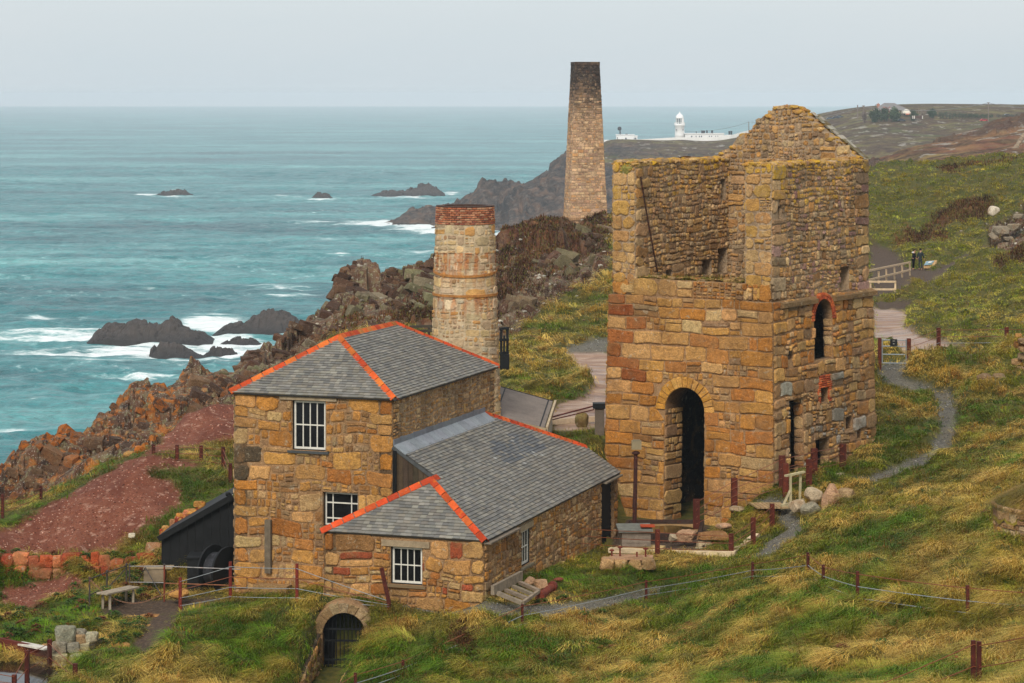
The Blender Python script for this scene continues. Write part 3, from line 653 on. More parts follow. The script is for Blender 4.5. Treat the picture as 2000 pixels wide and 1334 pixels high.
# ================================================================ air, sky, sun, camera
def environment():
    m = bpy.data.materials.new('haze'); m.use_nodes = True; nt = m.node_tree; nt.nodes.clear()
    o = nt.nodes.new('ShaderNodeOutputMaterial'); pv = nt.nodes.new('ShaderNodeVolumePrincipled')
    pv.inputs['Color'].default_value = (0.78, 0.91, 1.0, 1); pv.inputs['Density'].default_value = 0.00010; pv.inputs['Anisotropy'].default_value = -0.32
    nt.links.new(pv.outputs[0], o.inputs['Volume'])
    b = MB(); b.box((0, 7700, 37.5), (7500, 0, 0), (0, 8700, 0), (0, 0, 45.5)); h = b.build('haze', m)
    tag(h, 'thin sea haze lying over the whole coast', 'haze', None, 'stuff')
    w = bpy.data.worlds.new('World'); SC.world = w; w.use_nodes = True; nt = w.node_tree; nt.nodes.clear(); g = NG(nt)
    out = g.n('ShaderNodeOutputWorld'); bg = g.n('ShaderNodeBackground'); g.link(bg.outputs[0], out.inputs[0])
    sky = g.n('ShaderNodeTexSky'); sky.sky_type = 'NISHITA'; sky.sun_disc = False; sky.sun_elevation = rad(SUN_EL); sky.sun_rotation = rad(SUN_AZ)
    sky.altitude = 60; sky.air_density = 1.2; sky.dust_density = 3.0
    tc0 = g.n('ShaderNodeTexCoord').outputs['Generated']; sp0 = g.n('ShaderNodeSeparateXYZ'); g.link(tc0, sp0.inputs[0]); cb = g.n('ShaderNodeCombineXYZ')
    g.link(sp0.outputs[0], cb.inputs[0]); g.link(sp0.outputs[1], cb.inputs[1]); g.link(g.math('MAXIMUM', sp0.outputs[2], 0.004), cb.inputs[2]); tc = cb.outputs[0]; g.link(tc, sky.inputs[0])
    n = g.noise(3.0, 5, 0.6, g.scale(tc, (1, 1, 7)), 0.4)
    sx = g.n('ShaderNodeSeparateXYZ'); g.link(tc, sx.inputs[0])
    base = g.ramp(sx.outputs[2], [(0.0, (0.54, 0.62, 0.67)), (0.05, (0.585, 0.64, 0.675)), (0.2, (0.63, 0.66, 0.685)), (1.0, (0.68, 0.70, 0.72))])
    cloud = g.mix(g.ramp(n, [(0.35, 0.0), (0.7, 0.35)]), base, (0.66, 0.67, 0.69))
    cl = g.mix(1.0, cloud, (SKY_K, SKY_K, SKY_K), 'MULTIPLY')
    g.link(g.mix(0.86, sky.outputs[0], cl), bg.inputs[0]); bg.inputs[1].default_value = 0.1
    L = bpy.data.lights.new('sun', 'SUN'); L.energy = SUN_E; L.angle = rad(16); L.color = (1.0, 0.95, 0.87)
    lo = bpy.data.objects.new('sun', L); COL.objects.link(lo); lo.location = (-40, 0, 140)
    az = rad(SUN_AZ); el = rad(SUN_EL)
    d = Vector((math.sin(az)*math.cos(el), math.cos(az)*math.cos(el), math.sin(el)))   # towards the sun
    lo.rotation_euler = d.to_track_quat('Z', 'Y').to_euler()
    c = bpy.data.cameras.new('camera'); c.sensor_width = 36; c.lens = F/2000*36; c.clip_start = 0.5; c.clip_end = 60000
    c.shift_y = -(667-V0)/2000.0
    co = bpy.data.objects.new('camera', c); COL.objects.link(co); co.location = (0, 0, EYE); co.rotation_euler = (rad(90), 0, 0); SC.camera = co
    SC.view_settings.view_transform = 'Standard'; SC.view_settings.look = 'None'; SC.view_settings.exposure = EXPO; SC.view_settings.gamma = 1.0
    SC.cycles.use_denoising = True
    SC.cycles.volume_bounces = 0; SC.cycles.max_bounces = 6; SC.cycles.diffuse_bounces = 3
SUN_EL, SUN_AZ, SUN_E, SKY_K, EXPO = 42, 193, 1.5, 7.4, 0.74
environment()
# ================================================================ masonry
class Rect:
    def __init__(s, s0, t0, s1, t1): s.r = (s0, t0, s1, t1)
    def outline(s): a, b, c, d = s.r; return [(a, b), (c, b), (c, d), (a, d)]
    def inside(s, x, y, m=0): a, b, c, d = s.r; return a-m < x < c+m and b-m < y < d+m
    def push(s, x, y, m=0):
        a, b, c, d = s.r
        if not s.inside(x, y, m): return x, y
        k = min((x-a+m, 0), (c+m-x, 1), (y-b+m, 2), (d+m-y, 3))[1]
        return ((a-m, y), (c+m, y), (x, b-m), (x, d+m))[k]
class Arch(Rect):
    """upright opening with a round head; ring = width of the stone ring"""
    def __init__(s, s0, t0, s1, t1, ring=0.0): s.r = (s0, t0, s1, t1); s.ring = ring; s.rr = (s1-s0)/2; s.cx = (s0+s1)/2; s.cy = t1-s.rr
    def outline(s):
        a, b, c, d = s.r
        return [(a, b), (c, b)]+[(s.cx+s.rr*math.cos(k*math.pi/14), s.cy+s.rr*math.sin(k*math.pi/14)) for k in range(15)]
    def inside(s, x, y, m=0):
        a, b, c, d = s.r
        if y > s.cy: return math.hypot(x-s.cx, y-s.cy) < s.rr+s.ring+m
        return a-m < x < c+m and b-m < y <= s.cy
    def push(s, x, y, m=0):
        if not s.inside(x, y, m): return x, y
        if y > s.cy:
            L = math.hypot(x-s.cx, y-s.cy) or 1e-3; k = (s.rr+s.ring+m)/L; return s.cx+(x-s.cx)*k, s.cy+(y-s.cy)*k
        a, b, c, d = s.r; return ((a-m, y) if x-a < c-x else (c+m, y))
class Wall:
    """flat (or battered) wall face seen from outside, left end to right end"""
    def __init__(s, bl, br, tl, tr):
        s.bl, s.br, s.tl, s.tr = Vector(bl), Vector(br), Vector(tl), Vector(tr)
        s.W = ((s.br-s.bl).length+(s.tr-s.tl).length)/2; s.H = ((s.tl-s.bl).length+(s.tr-s.br).length)/2
        s.n = (s.br-s.bl).cross(s.tl-s.bl).normalized()
    def f(s, x, y, d=0.0):
        a = x/s.W; b = y/s.H
        return s.bl*(1-a)*(1-b)+s.br*a*(1-b)+s.tl*(1-a)*b+s.tr*a*b+s.n*d
    def at(s, u, v):
        """wall coordinates of the spot at photo column u, row v"""
        r = Vector(((u-CU)/F, 1.0, -(v-V0)/F)); o = Vector((0, 0, EYE))
        t = (s.bl-o).dot(s.n)/r.dot(s.n); p = o+r*t
        ex = (s.br-s.bl).normalized(); q = p-s.bl; y = q.z/((s.tl-s.bl).z or 1)*s.H
        bb = y/s.H; l = s.bl.lerp(s.tl, bb); rr = s.br.lerp(s.tr, bb)
        return (p-l).dot((rr-l).normalized())/(rr-l).length*s.W, y
    def rect(s, u0, v0, u1, v1, cls=Rect, **k):
        um = (u0+u1)/2; vm = (v0+v1)/2
        return cls(s.at(u0, vm)[0], s.at(um, v1)[1], s.at(u1, vm)[0], s.at(um, v0)[1], **k)
def slab(mb, w, thick, holes=(), outline=None, col=(0.3, 0.22, 0.15), mi=0, inner=None):
    loops = [outline or [(0, 0), (w.W, 0), (w.W, w.H), (0, w.H)]]+[h.outline() for h in holes]
    tris = tessellate_polygon([[Vector((x, y, 0)) for x, y in l] for l in loops])
    flat = [p for l in loops for p in l]; n = len(flat)
    vs = [w.f(x, y, 0) for x, y in flat]+[w.f(x, y, -thick) for x, y in flat]
    fs = []
    for t in tris:
        a, b, c = [flat[i] for i in t]
        if (b[0]-a[0])*(c[1]-a[1])-(b[1]-a[1])*(c[0]-a[0]) < 0: t = t[::-1]
        fs.append(tuple(t)); fs.append(tuple(i+n for i in reversed(t)))
    o = 0
    for k, l in enumerate(loops):
        m = len(l); area = sum(l[i][0]*l[(i+1) % m][1]-l[(i+1) % m][0]*l[i][1] for i in range(m))
        for i in range(m):
            a, b = o+i, o+(i+1) % m
            q = (b, a, a+n, b+n)
            if (area < 0) != (k > 0): q = q[::-1]
            fs.append(q)
        o += m
    if inner: mb.add(vs, fs, [col]*n+[inner]*n, mi)                # indoor darkness painted on the inside face, fading forward along the reveals
    else: mb.add(vs, fs, col, mi)
def split(r, target, rr, out, amax=2.3):
    x0, y0, x1, y1 = r; w = x1-x0; h = y1-y0
    if w*h > target*rr.uniform(0.55, 2.1) or max(w/h, h/w) > amax*1.35:
        k = rr.uniform(0.36, 0.64)
        if (w > h*rr.uniform(0.8, 1.5)): m = x0+w*k; split((x0, y0, m, y1), target, rr, out, amax); split((m, y0, x1, y1), target, rr, out, amax)
        else: m = y0+h*k; split((x0, y0, x1, m), target, rr, out, amax); split((x0, m, x1, y1), target, rr, out, amax)
    else: out.append(r)
def layout(W, H, rr, hmin, hmax, wmin, wmax, rubble=0.25, small=0.03, quoin=(0, 0), t0=0.0, amax=2.3):
    """coursed blocks broken by pockets of rubble; quoin = big end stones left, right"""
    out = []; y = t0; k = 0
    while y < H-0.05:
        h = min(rr.uniform(hmin, hmax), H-y)
        if H-y-h < hmin*0.6: h = H-y
        x = 0.0; xe = W
        if quoin[0]: q = quoin[0]*(1.35 if k % 2 else 0.75)*rr.uniform(0.85, 1.15); out.append((0, y, q, y+h)); x = q
        if quoin[1]: q = quoin[1]*(0.75 if k % 2 else 1.35)*rr.uniform(0.85, 1.15); out.append((W-q, y, W, y+h)); xe = W-q
        while x < xe-1e-3:
            w = h*rr.uniform(wmin, wmax)
            if xe-x-w < h*0.55: w = xe-x
            r = (x, y, x+w, y+h); z = rr.random()
            if z < rubble: split(r, small*rr.uniform(0.6, 2.2), rr, out, amax)
            elif z < rubble+0.22 and h > hmin*0.9:
                m = y+h*rr.uniform(0.3, 0.7); out.append((x, y, x+w, m)); out.append((x, m, x+w, y+h))
            else: out.append(r)
            x += w
        y += h; k += 1
    return out
def stones(mb, f, rects, pal, rr, depth=(0.02, 0.06), gap=0.022, jit_=0.05, rnd=0.22, holes=(), clip=None, vary=0.16, band=None, warp=0.0):
    for (x0, y0, x1, y1) in rects:
        for q in holes:                                        # cut a stone back to the side of an opening
            a, b_, c_, d_ = q.r
            if isinstance(q, Arch): d_ = q.cy
            if x0 < c_ and x1 > a and y0 < d_ and y1 > b_:
                k = max(((a-x0)*(y1-y0), 0), ((x1-c_)*(y1-y0), 1), ((b_-y0)*(x1-x0), 2), ((y1-d_)*(x1-x0) if not isinstance(q, Arch) else -9, 3))
                if k[0] <= 0: continue
                if k[1] == 0: x1 = a
                elif k[1] == 1: x0 = c_
                elif k[1] == 2: y1 = b_
                else: y0 = d_
        w = x1-x0-gap; h = y1-y0-gap
        if w < 0.03 or h < 0.03: continue
        cx = (x0+x1)/2; cy = (y0+y1)/2
        if clip and not clip(cx, cy): continue
        if any(q.inside(cx, cy, 0.0) for q in holes): continue
        m = min(w, h); k = m*rnd*rr.uniform(0.6, 1.3); j = m*jit_
        hw, hh = w/2, h/2
        pts = [(-hw+k, -hh), (0, -hh), (hw-k, -hh), (hw-k*.3, -hh+k*.3), (hw, -hh+k), (hw, hh-k), (hw-k*.3, hh-k*.3), (hw-k, hh), (0, hh), (-hw+k, hh), (-hw+k*.3, hh-k*.3), (-hw, hh-k), (-hw, -hh+k), (-hw+k*.3, -hh+k*.3)]
        ol = []
        for px, py in pts:
            X = cx+px+rr.uniform(-j, j); Y = cy+py+rr.uniform(-j, j)
            if warp: Y += warp*math.sin(X*1.3+cy*2.1)+warp*0.6*math.sin(X*3.1+cy)
            for q in holes: X, Y = q.push(X, Y, 0.012)
            ol.append((X, Y))
        d = rr.uniform(*depth); e = min(0.16*m+0.008, 0.05)
        mx = sum(p[0] for p in ol)/len(ol); my = sum(p[1] for p in ol)/len(ol)
        def ring(k2, dd):
            o = []
            for X, Y in ol:
                L = math.hypot(X-mx, Y-my) or 1e-4; kk = max(0.1, 1-k2/L)
                o.append(f(mx+(X-mx)*kk, my+(Y-my)*kk, dd+rr.uniform(-0.006, 0.006)))
            return o
        n = len(ol); vs = ring(0, -0.03)+ring(e*0.35, d*0.75)+ring(e*1.2, d)+[f(mx, my, d*rr.uniform(0.9, 1.2))]
        fs = []
        for a in range(2):
            for i in range(n): fs.append((a*n+i, a*n+(i+1) % n, (a+1)*n+(i+1) % n, (a+1)*n+i))
        for i in range(n): fs.append((2*n+i, 2*n+(i+1) % n, 3*n))
        c = pal(cx, cy, m, rr) if callable(pal) else rr.choice(pal)
        mb.add(vs, fs, jit(c, vary, rr))
def S2(*l): return [srgb(*c, 0.98) for c in l]
def S(*l): return [srgb(*c, 0.84) for c in l]
OCHRE = S((196,142,80),(190,132,68),(180,120,62),(202,156,98),(188,142,90),(174,112,58),(198,152,104),(186,128,74),(196,146,84),(196,164,122),(188,126,60))
OCHRE2 = S((182,142,94),(170,128,84),(192,154,104),(156,116,76),(178,138,98),(192,156,116),(168,118,70),(162,134,104),(190,138,74),(150,118,90))
RUBBLE = S((194,154,108),(180,142,98),(204,168,122),(168,130,90),(190,148,106),(208,174,124),(160,128,94),(196,150,92),(176,150,116),(200,148,84),(148,122,92))
BUFF = S2((198,174,136),(186,162,126),(208,186,150),(176,152,118),(192,164,120),(182,166,140),(200,170,122),(164,140,112),(190,144,86))
TALL = S2((196,160,122),(180,146,112),(206,174,134),(168,136,106),(190,152,114),(204,170,128),(176,144,116),(194,146,96))
LICH = S((196,158,40),(180,140,36),(206,170,60),(160,130,50),(190,150,70))
OCHRE = [(r*1.0, g*.965, b*.80) for r, g, b in OCHRE]; OCHRE2 = [(r*1.0, g*.975, b*.84) for r, g, b in OCHRE2]; TALL = [(r*1.04, g*1.01, b*1.04) for r, g, b in TALL]
MORT = srgb(172,146,116, 0.9)
MORT_O = srgb(166,130,92, 0.9)
def stone_mat(name, amt, lich, dark, seedscale, lc=((150,118,30),(204,158,40),(140,128,60))):
    m, nt, b = nodes(name); g = NG(nt); p = g.geo(); c = g.attr('Col')
    al = g.attr('Col', 'Alpha'); big = g.noise(1.1*seedscale, 4, .6, p, .5); mid = g.noise(6.5, 5, .68, p, .3); fine = g.noise(26, 4, .75, p); pit = g.voro(30, 'Distance', 'F1', p)
    c = g.mix(1.0, c, g.ramp(mid, [(.27, 1-amt*1.15), (.50, 1.0), (.73, 1+amt)]), 'MULTIPLY')
    c = g.mix(1.0, c, g.ramp(fine, [(.28, 1-amt*1.4), (.5, 1.0), (.72, 1+amt*1.5)]), 'MULTIPLY')
    c = g.mix(g.ramp(big, [(.52, 0.0), (.66, .55)]), c, dark)                             # dull weathered patches
    c = g.mix(g.ramp(g.noise(2.7, 5, .7, p, .4), [(.60, 0.0), (.72, lich)]), c, srgb(150,86,38))   # iron staining
    c = g.mix(g.ramp(fine, [(.63, 0.0), (.72, .7)]), c, srgb(212,192,160))                  # pale feldspar flecks
    c = g.mix(g.ramp(g.noise(4.2, 5, .72, p, .3), [(.60, 0.0), (.66, .55)]), c, srgb(176,164,140))   # pale lichen
    c = g.mix(1.0, c, g.ramp(g.noise(.75, 4, .65, g.scale(p, (1, 1, .35)), .6), [(.3, .74), (.5, 1.0), (.7, 1.12)]), 'MULTIPLY')   # damp runs crossing the courses
    li = g.math('MULTIPLY', al, g.ramp(g.noise(3.4, 5, .7, p, .5), [(.40, 0.0), (.54, 1.0)]))
    c = g.mix(li, c, g.ramp(fine, [(.3, srgb(*lc[0])), (.6, srgb(*lc[1])), (.8, srgb(*lc[2]))]))
    g.link(c, b.inputs['Base Color']); b.inputs['Roughness'].default_value = .92; b.inputs['Specular IOR Level'].default_value = .2
    nr = g.bump(mid, .9, .07); nr = g.bump(fine, .9, .025, nr); g.link(nr, b.inputs['Normal']); MATS[name] = m; return m
STONE = stone_mat('granite_block', .32, .4, srgb(140,104,66), 1.0)
MORTAR = mat('lime_mortar', None, 0.95, vary=(5, 0.25), bump=((22, 0.8, 0.03),), spec=0.15)
RUBST = stone_mat('rubble_stone', .32, .3, srgb(128,104,80), 1.4)
SLATE = mat('roof_slate', None, 0.62, vary=(1.2, 0.16), spots=((7, 0.66, srgb(150,140,110), 0.06, 0.5), (1.4, 0.70, srgb(120,112,84), 0.10, 0.4)), bump=((20, 0.35, 0.01),), spec=0.45)
TERRA = mat('terracotta_tile', None, 0.8, vary=(2.4, 0.22), spots=((3, 0.60, srgb(206,130,30), 0.10, 0.7), (13, 0.64, srgb(120,60,36), 0.06, 0.7), (9, .66, srgb(190,170,140), .05, .6)), bump=((16, 0.4, 0.012),), spec=0.25)
WHITE = mat('white_paint', (0.66, 0.63, 0.55), 0.55, vary=(7, 0.14), bump=None, spec=0.4)
BLACKP = mat('black_paint', (0.011, 0.0115, 0.012), 0.6, vary=(3, 0.3), bump=((10, 0.2, 0.01),), spec=0.18)
GLASS = mat('dark_window_glass', (0.008, 0.008, 0.009), 0.12, vary=None, bump=((1.2, 0.05, 0.02),), spec=0.16)
WOODG = mat('weathered_wood', None, 0.88, vary=(5, 0.28), bump=((24, 0.6, 0.012),), spec=0.2)
RUST = mat('rusty_iron', None, 0.8, metal=0.0, vary=(6, 0.35), spots=((9, 0.58, srgb(150,66,28), 0.12, 0.6),), bump=((26, 0.5, 0.008),), spec=0.3)
WIRE = mat('fence_wire', None, 0.55, vary=None, bump=None, spec=0.5)
STONE_P = mat('sill_slate', None, 0.8, vary=(5, 0.15), bump=((20, 0.4, 0.01),), spec=0.3)
LEAD = mat('lead_flashing', None, 0.5, vary=(3, 0.2), bump=((12, 0.3, 0.01),), spec=0.5)
LOAM = mat('loam', None, 0.95, vary=(2.5, 0.35), bump=((9, 0.8, 0.06),), spec=0.1)
CONC = mat('pale_concrete', None, 0.9, vary=(3, 0.2), spots=((4, 0.6, srgb(120,104,84), 0.12, 0.6),), bump=((18, 0.5, 0.012),), spec=0.25)
RUSTC = srgb(80,32,22, 0.85); GREYW = srgb(150,142,128, 0.85); WIREC = srgb(150,156,158, 0.8); WIRER = srgb(140,74,40, 0.8)
# ---------------------------------------------------------------- slates, tiles, windows
def slates(mb, poly, udir, rr, expo=0.115, wid=0.2, pal=None, holes=None, lift=0.032):
    """poly: planar 3D outline of the roof plane; udir: unit vector along the eaves"""
    P_ = [Vector(p) for p in poly]; n = Vector((0, 0, 0))
    for i in range(len(P_)): n += P_[i].cross(P_[(i+1) % len(P_)])
    n.normalize()
    if n.z < 0: n = -n
    e = Vector(udir); e = (e-n*e.dot(n)).normalized(); up = n.cross(e)
    if up.z < 0: up = -up
    o = P_[0]; q = [((p-o).dot(e), (p-o).dot(up)) for p in P_]
    t0 = min(y for x, y in q); t1 = max(y for x, y in q); k = 0; t = t0
    deck = [p-n*0.01 for p in P_]; mb.prism(deck, -n*0.06, srgb(60,60,62))
    def span(y):
        xs = []
        for i in range(len(q)):
            (xa, ya), (xb, yb) = q[i], q[(i+1) % len(q)]
            if (ya > y) != (yb > y): xs.append(xa+(y-ya)/(yb-ya)*(xb-xa))
        return (min(xs), max(xs)) if len(xs) >= 2 else None
    while t < t1-0.02:
        sp = span(t+expo*0.5)
        if sp:
            lo, hi = sp; x = lo-(wid*0.5 if k % 2 else 0)
            while x < hi:
                w = wid*rr.uniform(0.75, 1.25); a = max(lo, x); b = min(hi, x+w-0.006); x += w
                if b-a < 0.02: continue
                y0 = t+rr.uniform(-0.008, 0.008); y1 = min(t+expo*1.6, t1)
                h0 = lift+rr.uniform(0.004, 0.012); h1 = 0.002; sk = rr.uniform(-0.004, 0.004)
                f = lambda X, Y, hh: o+e*X+up*Y+n*hh
                c = pal(a, t, rr) if pal else rr.choice(SLATES)
                mb.add([f(a, y0, h0+sk), f(b, y0, h0-sk), f(b, y1, h1), f(a, y1, h1), f(a, y0, -0.004), f(b, y0, -0.004)], [(0, 1, 2, 3), (4, 5, 1, 0), (3, 2, 5, 4)], jit(c, 0.085, rr))
        t += expo; k += 1
SLATES = [srgb(*c, 0.74) for c in ((134,131,122),(126,123,116),(144,140,131),(118,116,110),(132,127,116),(152,147,134),(124,118,108),(138,131,117),(112,110,105))]
def ridge(mb, a, b, rr, w=0.15, h=0.075, L=0.42, cols=None, down=None):
    """run of angled tiles from a to b"""
    a = Vector(a); b = Vector(b); d = b-a; n = max(1, round(d.length/L)); dn = d.normalized()
    side = dn.cross(Vector((0, 0, 1))).normalized(); up = side.cross(dn)
    for i in range(n):
        p = a+d*(i/n); q = a+d*((i+1)/n-0.028/d.length*1.0); c = jit(rr.choice(cols or TILES), 0.24, rr)
        k = rr.uniform(0, 0.012); prof = [(-w, -h*1.3), (-w*0.55, -h*0.35+k), (0, h*0.55+k), (w*0.55, -h*0.35+k), (w, -h*1.3)]
        vs = [p+side*x+up*y for x, y in prof]+[q+side*x+up*y for x, y in prof]+[p+side*x+up*(y-0.025) for x, y in prof]+[q+side*x+up*(y-0.025) for x, y in prof]
        fs = []
        for j in range(4): fs += [(j, j+5, j+6, j+1), (j+10, j+11, j+16, j+15), (j, j+1, j+11, j+10), (j+5, j+15, j+16, j+6)]
        fs += [(0, 10, 15, 5), (4, 9, 19, 14)]
        mb.add(vs, fs, c)
TILES = [srgb(*c, 0.74) for c in ((214,80,34),(206,74,30),(216,92,38),(196,70,32),(210,86,32),(212,100,40))]
def window(w, h, root, cols, rows, bar=0.03, inset=0.10, split_=True, lintel=None, sill=True, frame=0.06, col=None, thinbars=None, reveal=True):
    """sash window built in the opening h of the wall w"""
    x0, y0, x1, y1 = h.r; b = MB()
    g = 0.035; X0, X1, Y0, Y1 = x0+g, x1-g, y0+g, y1-g
    def bar_(ax, ay, bx, by, d0=-inset-0.045, d1=-inset):
        b.hexa([w.f(ax, ay, d0), w.f(bx, ay, d0), w.f(bx, ay, d1), w.f(ax, ay, d1), w.f(ax, by, d0), w.f(bx, by, d0), w.f(bx, by, d1), w.f(ax, by, d1)], (0.8, 0.8, 0.75))
    bar_(X0, Y0, X0+frame, Y1); bar_(X1-frame, Y0, X1, Y1); bar_(X0+frame, Y0, X1-frame, Y0+frame*1.2); bar_(X0+frame, Y1-frame, X1-frame, Y1)
    xi0, xi1, yi0, yi1 = X0+frame, X1-frame, Y0+frame*1.2, Y1-frame
    xs = cols if isinstance(cols, (list, tuple)) else [k/cols for k in range(1, cols)]
    ys = rows if isinstance(rows, (list, tuple)) else [k/rows for k in range(1, rows)]
    for k in xs: xx = xi0+(xi1-xi0)*k; bar_(xx-bar/2, yi0, xx+bar/2, yi1, -inset-0.04, -inset-0.006)
    for k in ys: yy = yi0+(yi1-yi0)*k; bar_(xi0, yy-bar*0.6, xi1, yy+bar*0.6, -inset-0.043, -inset-0.003)
    win = b.build('window', [WHITE], root)
    p = MB(); p.add([w.f(xi0, yi0, -inset-0.03), w.f(xi1, yi0, -inset-0.03), w.f(xi1, yi1, -inset-0.03), w.f(xi0, yi1, -inset-0.03)], [(0, 1, 2, 3)]); p.build('pane', GLASS, win)
    r = MB()                                                 # black painted box frame round the sash
    for (ax, ay, bx, by) in ((x0-0.004, y0, X0, y1), (X1, y0, x1+0.004, y1), (X0, y0, X1, Y0), (X0, Y1, X1, y1)):
        r.hexa([w.f(ax, ay, -0.3), w.f(bx, ay, -0.3), w.f(bx, ay, -inset+0.03), w.f(ax, ay, -inset+0.03), w.f(ax, by, -0.3), w.f(bx, by, -0.3), w.f(bx, by, -inset+0.03), w.f(ax, by, -inset+0.03)], (0.02, 0.02, 0.02))
    r.build('frame', BLACKP, win)
    if sill:
        k = MB(); k.hexa([w.f(x0-0.14, y0-0.09, -0.2), w.f(x1+0.14, y0-0.09, -0.2), w.f(x1+0.14, y0-0.09, 0.11), w.f(x0-0.14, y0-0.09, 0.11), w.f(x0-0.14, y0+0.0, -0.2), w.f(x1+0.14, y0+0.0, -0.2), w.f(x1+0.14, y0-0.02, 0.11), w.f(x0-0.14, y0-0.02, 0.11)], sill if isinstance(sill, tuple) else srgb(96,96,90)); k.build('sill', STONE_P, win)
    if lintel:
        k = MB(); a, bb, c = lintel; k.hexa([w.f(x0-a, y1, -0.2), w.f(x1+bb, y1, -0.2), w.f(x1+bb, y1, 0.065), w.f(x0-a, y1, 0.065), w.f(x0-a, y1+c, -0.2), w.f(x1+bb, y1+c, -0.2), w.f(x1+bb, y1+c, 0.065), w.f(x0-a, y1+c, 0.065)], srgb(150,132,106)); k.build('lintel', WOODG, win)
    return win
def voussoirs(mb, w, h, ringw, n, pal, rr, d=(0.04, 0.07), legs=0):
    a0 = -0.02; a1 = math.pi+0.02
    for k in range(n):
        s = a0+(a1-a0)*k/n+0.012; e = a0+(a1-a0)*(k+1)/n-0.012; R0 = h.rr+0.004; R1 = h.rr+ringw*rr.uniform(0.93, 1.06); c = jit(rr.choice(pal), 0.12, rr); dd = rr.uniform(*d)
        q = [(h.cx+r*math.cos(t), h.cy+r*math.sin(t)) for r, t in ((R0, s), (R1, s), (R1, (s+e)/2), (R1, e), (R0, e), (R0, (s+e)/2))]
        mx = sum(p[0] for p in q)/6; my = sum(p[1] for p in q)/6
        v = [w.f(x, y, -0.35) for x, y in q]+[w.f(x, y, dd*0.7) for x, y in q]+[w.f(mx+(x-mx)*0.86, my+(y-my)*0.9, dd) for x, y in q]
        fs = [tuple(range(12, 18))]
        for a in range(2):
            for i in range(6): fs.append((a*6+i, a*6+(i+1) % 6, (a+1)*6+(i+1) % 6, (a+1)*6+i))
        mb.add(v, fs, c)
